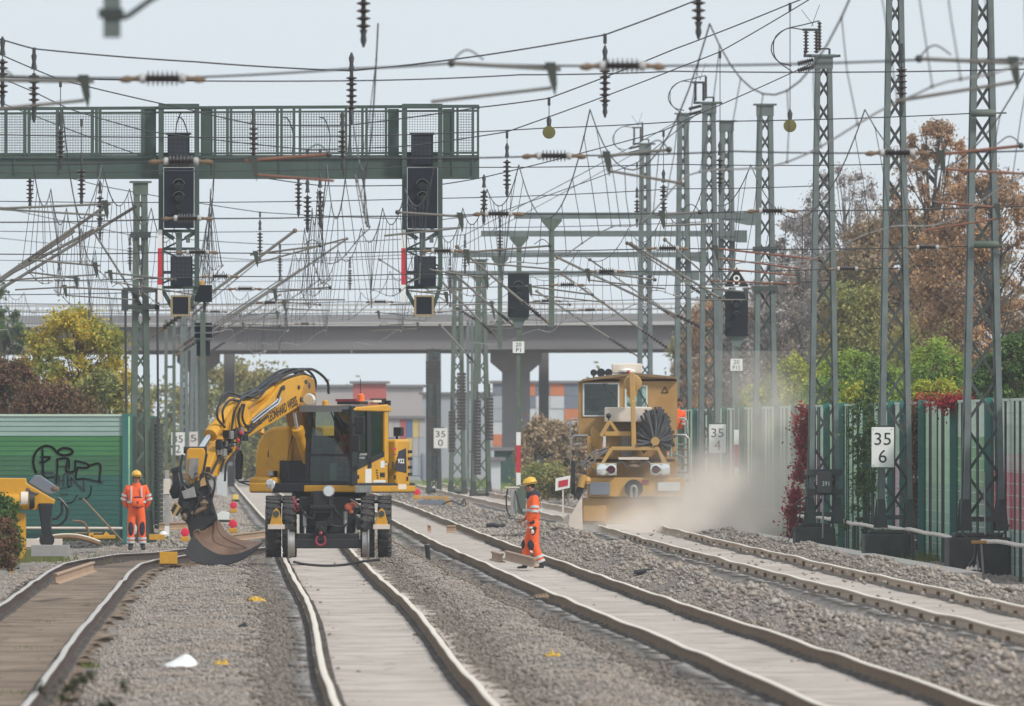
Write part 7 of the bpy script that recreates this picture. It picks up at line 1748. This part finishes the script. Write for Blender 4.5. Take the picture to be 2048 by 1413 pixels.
    for sgn in ('l', 'r'):
        an = Vector(P['an_' + sgn]); fd = Vector(P['foot_' + sgn])
        bo = skin_mesh('boot', [an + Vector((0, 0, .10)), an + Vector((0, 0, -.02)), an + Vector((0, 0, -.065)) + fd * .05, an + Vector((0, 0, -.072)) + fd * .17], [(0, 1), (1, 2), (2, 3)], [.064, .062, (.058, .05), (.052, .038)], M['boot'], t, 0, 2)
        kn = Vector(P['kn_' + sgn]); low = kn.lerp(an, .55); low2 = kn.lerp(an, .78)
        for z, r in ((low, .094), (low2, .092)):
            d = (an - kn).normalized(); obj('reflective_band', MB().lathe(z - d * .026, z + d * .026, [(0, r), (1, r)], 16), M['reflect'], tr, smooth=True)
        el, sh = Vector(P['el_' + sgn]), Vector(P['sh_' + sgn]); d = (el - sh).normalized()
        for f in (.62, .92):
            z = sh.lerp(el, f); obj('reflective_band', MB().lathe(z - d * .024, z + d * .024, [(0, .090 - .012 * f + .006), (1, .088 - .012 * f + .005)], 16), M['reflect'], jk, smooth=True)
    return t, jk, tr, P, body
# worker 1: standing, facing us, hands behind his back
pose1 = dict(hip=(0, 0, .92), waist=(0, -.01, 1.08), chest=(0, 0, 1.32), neck=(0, 0, 1.50), head=(0, -.02, 1.635), headdir=(0.1, -1, -.05),
 sh_l=(-.205, 0, 1.43), el_l=(-.29, .03, 1.14), wr_l=(-.20, .10, .95), hand_l=(.6, .1, -.5), side_l=(0, 1, .2),
 sh_r=(.205, 0, 1.43), el_r=(.29, .03, 1.14), wr_r=(.20, .10, .95), hand_r=(-.6, .1, -.5), side_r=(0, 1, .2),
 th_l=(-.105, 0, .84), kn_l=(-.125, -.02, .47), an_l=(-.13, .01, .10), foot_l=(-.15, -1, 0), th_r=(.105, 0, .84), kn_r=(.13, -.02, .47), an_r=(.14, .01, .10), foot_r=(.2, -1, 0), wide=1.12)
w1, jk, tr, P, body = person('worker in orange work clothes facing us, hands behind his back', W(273, 1100, 590), 0, 1.66, pose1)
w1.rotation_euler.z = 0
mb = MB()
for x in (-.11, .12): mb.bar((x, -.155, 1.46), (x * 1.05, -.175, 1.08), .035, .008, 0, (0, 1, 0))
mb.lathe((0, -.01, 1.075), (0, -.01, 1.125), [(0, .222), (1, .222)], 20)
obj('reflective_band', mb, M['reflect'], jk, smooth=True)
bag = obj('chest_bag', MB().ball((.03, -.20, 1.08), (.14, .06, .13), 14), M['hivis'], w1, smooth=True)
obj('bag_strap', MB().tube(curve([(-.08, -.20, .99), (.03, -.25, .965), (.16, -.20, .99)], 10), .012, 6), M['navy'], bag); obj('bag_strap', MB().tube(curve([(-.06, -.21, 1.20), (.03, -.23, 1.215), (.13, -.21, 1.20)], 8), .014, 6), M['navy'], bag); obj('bag_badge', MB().box(.01, .05, -.262, -.255, 1.05, 1.12), M['red_dark'], bag)
obj('collar', MB().lathe((0, 0, 1.46), (0, -.01, 1.54), [(0, .10), (1, .085)], 14), M['hivis'], jk, smooth=True)
for x in (-.127, .132): obj('knee_patch', MB().ball((x, -.075, .50), (.066, .045, .19), 12), M['navy'], tr, smooth=True)
# worker 2: walking left, seen from the side, gloves hanging from the pocket
pose2 = dict(hip=(.03, 0, .93), waist=(.02, 0, 1.09), chest=(.035, 0, 1.33), neck=(.0, 0, 1.50), head=(-.045, -.01, 1.635), headdir=(-1, -.06, -.18),
 sh_l=(.06, -.19, 1.42), el_l=(.05, -.26, 1.13), wr_l=(-.09, -.20, .93), hand_l=(-.6, .1, -.7), side_l=(.5, .2, -.4),
 sh_r=(.04, .19, 1.42), el_r=(.0, .25, 1.13), wr_r=(-.15, .18, 1.0), hand_r=(-.7, -.1, -.4), side_r=(.5, 0, -.4),
 th_l=(.04, -.10, .85), kn_l=(-.005 + .06, -.11, .47), an_l=(.20, -.10, .10), foot_l=(-1, -.1, 0), th_r=(.02, .10, .85), kn_r=(-.11, .11, .47), an_r=(-.13, .10, .10), foot_r=(-1, 0, 0), wide=1.0)
w2, jk, tr, P, body = person('worker in orange walking left across the track, seen in profile', W(1064, 1141, 524), 0, 1.72, pose2)
obj('hood_collar', MB().lathe((.06, 0, 1.40), (-.015, 0, 1.56), [(0, .15), (.5, .14), (.85, .10), (1, .09)], 16), M['navy'], jk, smooth=True)
obj('reflective_band', MB().lathe((.025, 0, 1.16), (.025, 0, 1.21), [(0, .205), (1, .207)], 20), M['reflect'], jk, smooth=True)
obj('reflective_band', MB().bar((.16, -.10, 1.46), (.21, -.08, 1.18), .035, .008, 0, (1, 0, 0)), M['reflect'], jk)
gl = obj('work_gloves', MB().ball((.02, -.20, .78), (.06, .04, .09), 10).ball((.05, -.22, .83), (.05, .03, .04), 8), M['boot'], w2, smooth=True); obj('glove_fingers', MB().ball((-.02, -.225, .84), (.05, .02, .025), 8).ball((.01, -.235, .76), (.035, .02, .05), 8), M['cream'], gl, smooth=True)
obj('knee_patch', MB().ball((-.01, -.14, .50), (.085, .07, .11), 12), M['navy'], tr, smooth=True); obj('knee_patch', MB().ball((-.165, .10, .50), (.05, .08, .10), 12), M['navy'], tr, smooth=True)
obj('pocket_patch', MB().ball((.0, -.185, .955), (.06, .03, .05), 8), M['navy'], tr, smooth=True)
# worker 3: leaning out beside the ballast machine; driver inside the excavator
pose3 = dict(pose1); pose3.update(headdir=(.4, -1, 0))
p3, *_ = person('worker in orange jacket leaning out right of the machine cab', Vector((RX + .72, RY + 3.2, 1.78)), 0, 1.70, pose3, hel=False)
p3.rotation_euler.y = math.radians(21)
pose4 = dict(hip=(0, .05, .95), waist=(0, .05, 1.10), chest=(0, .03, 1.33), neck=(0, 0, 1.50), head=(0, -.03, 1.635), headdir=(-.2, -1, -.05),
 sh_l=(-.20, 0, 1.42), el_l=(-.27, -.1, 1.17), wr_l=(-.22, -.34, 1.15), hand_l=(0, -1, -.2), side_l=(1, 0, 0), sh_r=(.20, 0, 1.42), el_r=(.27, -.1, 1.17), wr_r=(.22, -.34, 1.15), hand_r=(0, -1, -.2), side_r=(-1, 0, 0),
 th_l=(-.11, -.05, .93), kn_l=(-.14, -.42, .95), an_l=(-.14, -.5, .55), foot_l=(0, -1, 0), th_r=(.11, -.05, .93), kn_r=(.14, -.42, .95), an_r=(.14, -.5, .55), foot_r=(0, -1, 0), wide=1.0)
Rz = Matrix.Rotation(TH, 3, 'Z'); dp = Rz @ Vector((.6, -.12, 1.06))
p4, *_ = person('driver in orange seated in the excavator cab', Vector((EX, EY, 0)) + dp, TH, 1.7, pose4, hel=False)
# ---------------------------------------------------------------- yellow crane arm at the left edge, black pipe hanging from it
KY = 540.0
ky = thing('rail_crane', 'yellow rail machine part at the left edge with a hanging black pipe', 'crane arm', W(20, 1118, KY))
def kz(x, y): return (x / 4.71, 820 + y / 4.71)
def kq(x, y, d=0.0): return W(*kz(x, y), KY) + Vector((0, d, 0)) - ky.location
def kpr(mb, pts, d0, d1): return mb.prism([(kq(*p).x, kq(*p).z) for p in pts], d0, d1)
obj('column', kpr(MB(), [(120, 940), (245, 980), (245, 1330), (215, 1405), (165, 1400), (150, 1330), (60, 1300), (60, 940)], -.25, .25), M['yellow'], ky, bevel=.02)
obj('arm', kpr(MB(), [(-160, 640), (245, 645), (250, 690), (520, 850), (510, 890), (440, 905), (330, 945), (290, 945), (230, 930), (-160, 930)], -.3, .3), M['yellow'], ky, bevel=.02)
obj('drum', MB().tube([kq(20, 865, -.35), kq(285, 865, -.35)], .16, 16), M['yellow'], ky, smooth=True)
obj('dusty_band', MB().tube([kq(200, 850, -.36), kq(270, 850, -.36)], .165, 16), M['cream'], ky, smooth=True)
obj('flange', MB().tube([kq(282, 850, -.35), kq(330, 850, -.35)], [.20, .15], 14), M['plastic'], ky, smooth=True)
obj('grey_block', kpr(MB(), [(270, 690), (325, 615), (385, 620), (560, 740), (555, 770), (480, 800), (440, 790), (290, 700)], -.2, .2), M['p_grey'], ky, bevel=.02)
obj('rust_spot', MB().ball(kq(265, 752, -.30), (.05, .02, .04), 8).ball(kq(340, 790, -.30), (.07, .02, .03), 8).ball(kq(520, 740, -.2), (.09, .03, .05), 8), M['rust'], ky, smooth=True)
hp = obj('hanging_pipe', kpr(MB(), [(360, 880), (500, 880), (480, 1060), (495, 1170), (395, 1170), (385, 1060)], -.35, -.05), M['plastic'], ky, bevel=.03)
obj('pipe_mouth', MB().lathe(kq(445, 1225, -.05), kq(445, 1225, -.5), [(0, .14), (.9, .135), (.93, .15), (1, .145)], 22), M['plastic'], hp, smooth=True)
obj('pipe_opening', MB().lathe(kq(445, 1225, -.501), kq(445, 1225, -.506), [(0, .11), (1, .11)], 20), M['ink'], hp)
for pts in ([(540, 830), (600, 870), (635, 960), (600, 1060), (540, 1090), (490, 1085)], [(560, 830), (640, 930), (620, 1030), (560, 1085)], [(580, 870), (585, 960), (540, 1020), (495, 1030)]):
    obj('hose', MB().tube(curve([kq(x, y, -.2) for x, y in pts], 22), .024, 6), M['hose'], ky, smooth=True)
# black and yellow box at the left edge
t = thing('tool_box', 'tilted black case with yellow edge lying at the left edge', 'case', W(8, 1140, 520)); t.rotation_euler.y = math.radians(18)
obj('case', MB().box(-.2, .12, -.2, .2, 0, .24), M['p_grey'], t, bevel=.02); obj('yellow_edge', MB().box(.122, .16, -.21, .21, -.02, .27), M['yellow'], t, bevel=.01)
# things lying about on the left
def lump(name, label, cat, px, py, Y, parts, group=None, rz=0.0):
    t = thing(name, label, cat, W(px, py, Y), rz, group)
    for nm, mb, m in parts: obj(nm, mb, m, t, bevel=.006)
    return t
t = thing('hand_cart', 'yellow tipped over rail trolley with a curved handle left of the worker', 'trolley', W(205, 1085, 600)); u = F / 600
kk = lambda x, y, d=0: Vector(((x - 205) / u, d, (1085 - y) / u))
obj('frame', MB().box(-.25, .28, -.2, .2, .08, .16).box(-.3, -.2, -.2, .2, 0, .2), M['yellow'], t, bevel=.01)
obj('handle', MB().tube(curve([kk(183, 1080), (kk(176, 1060)), kk(166, 1045), kk(145, 1042)], 12), .03, 7), M['rust'], t, smooth=True); obj('yellow_block', MB().prism([(kk(205, 1073).x, kk(0, 1073).z), (kk(222, 1073).x, kk(0, 1073).z), (kk(212, 1063).x, kk(0, 1063).z)], -.1, .1), M['yellow'], t); obj('cross_bar', MB().tube([kk(150, 1067), kk(205, 1066)], .02, 6), M['wood'], t)
t = thing('wooden_pole', 'long wooden pole leaning on the ground left of the standing worker', 'pole', W(245, 1083, 600)); obj('pole', MB().tube([Vector((0, 0, 0)), W(165, 998, 600) + Vector((0, .6, 0)) - t.location], .022, 7), M['wood'], t, smooth=True)
lump('kerb_block', 'grey flat concrete block behind the left rails', 'concrete block', 92, 1108, 530, [('block', MB().box(-.28, .45, -.4, .4, -.05, .17), M['concrete'])])
lump('concrete_slab', 'pale slab lying beside the grey block at the left', 'concrete slab', 75, 1090, 560, [('slab', MB().box(-.3, .5, -.6, .6, -.05, .12), M['pipe'])])
lump('equipment_heap', 'yellow and white gear lying right of the standing worker', 'equipment', 318, 1080, 620, [('yellow_case', MB().box(-.22, .12, -.15, .15, 0, .12), M['yellow']), ('white_sack', MB().ball((.1, 0, .12), (.1, .1, .08), 8), M['white'])])
lump('plastic_sack', 'white bag between the legs of the standing worker', 'bag', 268, 1070, 606, [('sack', MB().ball((0, 0, .12), (.07, .06, .13), 10), M['white'])])
t = thing('marker_post', 'pale post with white sleeve beside the green mast foot', 'marker post', W(334, 1072, 630)); obj('post', MB().box(-.05, .05, -.05, .05, 0, 1.5), M['concrete'], t, bevel=.01); obj('sleeve', MB().box(-.055, .055, -.056, -.051, 0, .22), M['white'], t); obj('sleeve', MB().box(-.08, .08, -.07, .07, .95, 1.3), M['cream'], t, bevel=.01)
lump('yellow_block', 'plain yellow box on the gravel left of the bucket', 'box', 337, 1128, 530, [('box', MB().box(-.17, .17, -.15, .15, 0, .23), M['yellow']), ('plank', MB().box(-.25, .6, -.1, .1, -.03, -.002), M['wood'])])
# round red lamps on yellow feet
def lamp(label, px, py, Y, r, group='round red lamps on yellow feet'):
    s = F / Y; t = thing('warning_lamp', label, 'warning lamp', W(px, py, Y), 0, group); R = r / s
    obj('foot', MB().box(-R * 1.0, R * 1.0, -R * .6, R * .6, 0, R * 1.1).box(-R * .25, R * .25, -R * .2, R * .2, R * 1.1, R * 3.4), M['yellow'], t, bevel=.01)
    obj('red_disc', MB().lathe((0, -R * .25, R * 2.1), (0, -R * .5, R * 2.1), [(0, R), (.7, R), (1, R * .8)], 20), M['lampred'], t, smooth=True)
M['lampred'] = mat('signal_red_plastic', (0.72, 0.02, 0.07), .45, var=.06)
lamp('round red lamp left of the bucket near its edge', 370, 1083, 620, 8.5); lamp('round red lamp standing highest between the bucket and the wheels', 467, 1026, 720, 7); lamp('round red lamp half hidden by the bucket top', 466, 1066, 650, 8.5); lamp('small round red lamp right of the excavator tail', 834, 998, 880, 6.5)
t = thing('marker_light', 'small glowing yellow marker beside the far left rail', 'marker light', W(471, 1000, 850)); obj('body', MB().box(-.09, .09, -.05, .05, 0, .16), M['yel_marker'] if 'yel_marker' in M else mat('bright_yellow_marker', (0.8, 0.55, 0.12), .5), t, bevel=.02); obj('foot', MB().box(-.12, .12, -.08, .08, -.06, -.002), M['plastic'], t)
lump('machine_case', 'white and grey case standing behind the bucket', 'case', 448, 1040, 690, [('case', MB().prism([(-.22, 0), (.12, 0), (.14, .18), (-.05, .22), (-.22, .12)], -.15, .15), M['white']), ('lid_strip', MB().box(-.24, .16, -.17, .17, -.06, -.003), M['plastic'])])
# loose rail pieces
def rail_piece(label, p0, p1, Y0, Y1, group='loose rail pieces', zoff=.05):
    t = thing('rail_piece', label, 'rail piece', W(*p0, Y0), 0, group); a = Vector((0, 0, zoff + .172)); b = W(*p1, Y1) - t.location + Vector((0, 0, zoff + .172))
    mb = MB(); d = (b - a).normalized(); sd = d.cross(Vector((0, 0, 1))).normalized(); upv = Vector((0, 0, 1)); n_ = len(RAILP)
    vs = [a + sd * x + upv * z for x, z in RAILP] + [b + sd * x + upv * z for x, z in RAILP]
    mb.add(vs, [tuple(range(n_)), tuple(range(2 * n_ - 1, n_ - 1, -1))] + [(i, i + n_, (i + 1) % n_ + n_, (i + 1) % n_) for i in range(n_)]); o = obj('rail', mb, M['rail_piece'], t, bevel=.003)
    obj('rail_end', MB().add([p + d * -.003 for p in vs[:n_]], [tuple(range(n_))]), M['rust'], t)
M['rail_piece'] = mat('light_rusty_rail', (0.36, 0.24, 0.16), .75, var=.15, scale=4)
rail_piece('loose rusty rail piece between the left dark track rails', (110, 1172), (186, 1147), 440, 452, zoff=.02)
rail_piece('loose rail length beside the walking worker', (1012, 1125), (1070, 1140), 520, 514); rail_piece('short rail offcut just left of the walking worker', (985, 1126), (1004, 1131), 522, 520)
rail_piece('short rail offcut standing in the track, right one of a pair', (893, 1066), (912, 1066), 640, 640.0, zoff=0); rail_piece('short rail offcut standing in the track, left one of a pair', (855, 1064), (862, 1066), 645, 645, zoff=0)
rail_piece('old rail running level behind the left bucket side', (318, 1061), (392, 1058), 640, 640, zoff=0); rail_piece('old rail crossing behind the bucket toward the wheels', (440, 1078), (540, 1066), 640, 652, zoff=-.1)
t = thing('rail_piece', 'bowed old rail curving along the far left behind the dark track', 'rail piece', W(68, 1096, 590), 0, 'loose rail pieces')
pts = curve([W(x, y, 590) - t.location for x, y in ((68, 1097), (90, 1090), (120, 1085), (150, 1085), (178, 1091), (200, 1099))], 20)
mb = MB(); mb.tube([p + Vector((0, 0, .10)) for p in pts], .05, 6); obj('rail', mb, M['rail_side'], t, smooth=True); mb = MB(); mb.tube([p + Vector((0, 0, .165)) for p in pts], .026, 6); obj('rail_head', mb, M['rail_top'], t, smooth=True)
# litter and small bits
def crumple(name, label, cat, px, py, Y, w, h, m, seed, group=None):
    r = random.Random(seed); t = thing(name, label, cat, W(px, py, Y), r.random(), group); s = F / Y; a, b = w / s / 2, h / s
    ph = r.random() * 6
    rows = [[(a * (-1 + 2 * i / 12) + a * .12 * r.uniform(-1, 1), a * .7 * (-1 + 2 * j / 6), b * max(.02, (.55 + .45 * math.sin(i * 1.1 + ph + j * .4)) * (1 - ((i - 6) / 6.5) ** 2) ** .5 * math.sin(math.pi * (j + .3) / 6.6) * r.uniform(.5, 1.1))) for i in range(13)] for j in range(7)]
    obj('wrapper', MB().loft(rows), m, t); return t
t = thing('plastic_bag', 'crumpled white plastic bag on the gravel in front', 'bag', W(362, 1334, 300)); u = F / 300
BP = [(-38, 0), (-34, 6), (-18, 12), (-4, 24), (11, 30), (20, 26), (30, 14), (36, 4), (32, 0)]
rows = [[(x / u * k + .02 * math.sin(i * 2 + j), (j - 2) * .09, max(0, z / u * h_ + .012 * math.sin(i * 3.1 + j * 1.7))) for i, (x, z) in enumerate(BP)] for j, (k, h_) in enumerate(((.5, .05), (.85, .6), (1, 1), (.9, .7), (.5, .05)))]
bs2 = obj('bag_sheet', MB().loft(rows), M['white'], t, smooth=True); bs2.modifiers.new('soft', 'SUBSURF').levels = 1; bs2.modifiers['soft'].render_levels = 2
M['trash'] = mat('yellow_wrapping', (0.55, 0.33, 0.03), .5, var=.25, scale=12)
crumple('wrapping', 'crumpled yellow wrapping with dark print left of centre track', 'litter', 512, 1203, 412, 38, 15, M['trash'], 2, 'yellow litter on the gravel'); crumple('wrapping', 'crumpled yellow wrapping right of the white bag', 'litter', 442, 1330, 303, 30, 17, M['trash'], 3, 'yellow litter on the gravel'); crumple('wrapping', 'small yellow wrapping on gravel between the two clean tracks', 'litter', 1104, 1313, 314, 30, 14, M['trash'], 4, 'yellow litter on the gravel')
crumple('dark_clod', 'small dark clod on the gravel in the foreground', 'clod', 487, 1255, 360, 20, 10, M['plastic'], 5)
crumple('splintered_wood', 'dark splintered wood lying against a rail', 'wood scrap', 1085, 1196, 420, 46, 12, M['wood'], 6)
t = thing('short_pole', 'short black pipe stub standing in the gravel right of excavator', 'pipe stub', W(857, 1112, 560)); obj('stub', MB().lathe((0, 0, -.1), (-.03, 0, .22), [(0, .05), (.9, .05), (.92, .06), (1, .055)], 12), M['plastic'], t, smooth=True); obj('stub_rim', MB().lathe((-.031, 0, .221), (-.033, 0, .235), [(0, .06), (1, .058)], 12), M['metal'], t)
t = thing('drain_pipe', 'black flexible pipe with dark red end lying between the tracks', 'pipe', W(1270, 1146, 500)); g = lambda x, y: W(x, y, 500) + Vector((0, .5, 0)) - t.location
obj('pipe', MB().tube(curve([g(1268, 1147), g(1290, 1145), g(1320, 1141), g(1350, 1139), g(1374, 1138)], 16), .055, 10), M['plastic'], t, smooth=True); obj('red_end', MB().tube([g(1374, 1138), g(1385, 1138)], .062, 10), M['red_dark'], t, smooth=True)
t = thing('drain_pipe', 'grey pipe lying on the ballast behind the walking worker', 'pipe', W(975, 1055, 740)); g = lambda x, y: W(x, y, 740) - t.location
obj('pipe', MB().tube(curve([g(972, 1052), g(985, 1050), g(998, 1053), g(1020, 1052)], 12), .055, 8), M['plastic'], t, smooth=True)
crumple('ribbon', 'small pink scrap near the black pipe end', 'litter', 1430, 1180, 460, 12, 6, M['lampred'], 7); crumple('ribbon', 'thin orange ribbon scrap on the gravel bank', 'litter', 1398, 1181, 460, 40, 4, M['hivis'], 8)
t = thing('cable_bracket', 'small dusty bracket with legs before the right edge mast block', 'bracket', W(1957, 1142, 508)); u = F / 508
obj('legs', MB().tube([(.0, 0, 0), (-.06, 0, .55)], .02, 6).tube([(.09, 0, -.05), (.05, 0, .52)], .022, 6), M['metal'], t); obj('top_plate', MB().box(-.13, .15, -.1, .1, .5, .56), M['yellow_dusty'], t, bevel=.01); obj('hose', MB().tube(curve([(-.05, -.05, .5), (-.07, -.05, .25), (-.18, -.05, .08)], 10), .03, 6), M['hose'], t)
crumple('stone_lump', 'pale lump lying by the small bracket', 'lump', 1945, 1141, 509, 34, 15, M['pipe'], 9)
t = thing('loose_machine_part', 'yellow and grey machine part lying across the far rails right of excavator', 'machine part', W(872, 1004, 890)); obj('arm', MB().box(-.45, .25, -.1, .1, .08, .18).prism([(.2, .2), (.38, .18), (.5, -.12), (.36, -.1)], -.1, .1), M['yellow_dusty'], t, bevel=.01); obj('grey_part', MB().box(-.5, .3, -.15, .12, -.1, .06), M['p_grey'], t, bevel=.01)
t = thing('cable_tangle', 'tangle of dark cable lying beside the far rails', 'cable', W(915, 1010, 860)); obj('cable', MB().tube(curve([Vector((-.5, 0, 0)), Vector((-.2, 0, .12)), Vector((.1, .1, .02)), Vector((.2, 0, .18)), Vector((.25, 0, -.02)), Vector((0, -.1, .03))], 24), .022, 5), M['hose'], t, smooth=True)
for k, (px, py, Y, lab, w) in enumerate(((595, 1131, 520, 'black cable lying across the centre track before the wheels', 0),)):
    t = thing('ground_cable', lab, 'cable', W(600, 1132, 528)); g = lambda x, y: W(x, y, 528) - t.location + Vector((0, 0, .02))
    obj('cable', MB().tube(curve([g(586, 1126), g(610, 1131), g(650, 1134), g(690, 1132), g(722, 1126), g(760, 1122)], 20), .028, 6), M['hose'], t, smooth=True)
M['weed'] = island_mat('dark_withered_weed', [(0.03, 0.03, 0.025), (0.07, 0.06, 0.04), (0.05, 0.07, 0.03), (0.10, 0.08, 0.06)])
# blurred weeds close to the lens at the bottom left
r = np.random.RandomState(2); cs = [(XW(165 + r.randn() * 34, 228), 228 + r.randn(), -.2 + .8 * r.rand()) for _ in range(40)]
t = thing('weed_tuft', 'dark blurred weed tuft at the bottom left', 'weed', (0, 0, 0)); V, Fc = leaf_cloud(cs, [.07] * 40, 2600, .022, 3); raw_mesh('leaves', V, Fc, M['weed'], t); obj('stem', MB().tube([(cs[0][0], 228, -.4), (cs[0][0], 228, -.1)], .01, 5), M['bark'], t)
# ---------------------------------------------------------------- hazy air
hm = bpy.data.materials.new('pale_haze'); hm.use_nodes = True
n = hm.node_tree; n.nodes.remove(n.nodes['Principled BSDF'])
pv = n.nodes.new('ShaderNodeVolumePrincipled'); pv.inputs['Color'].default_value = (0.92, 0.95, 1.0, 1); pv.inputs['Density'].default_value = 0.00008; pv.inputs['Anisotropy'].default_value = 0.2
n.links.new(pv.outputs[0], n.nodes['Material Output'].inputs['Volume'])
tag(obj('haze', MB().box(-260, 260, -40, 2300, -1.6, 34), hm), None, None, kind='stuff')
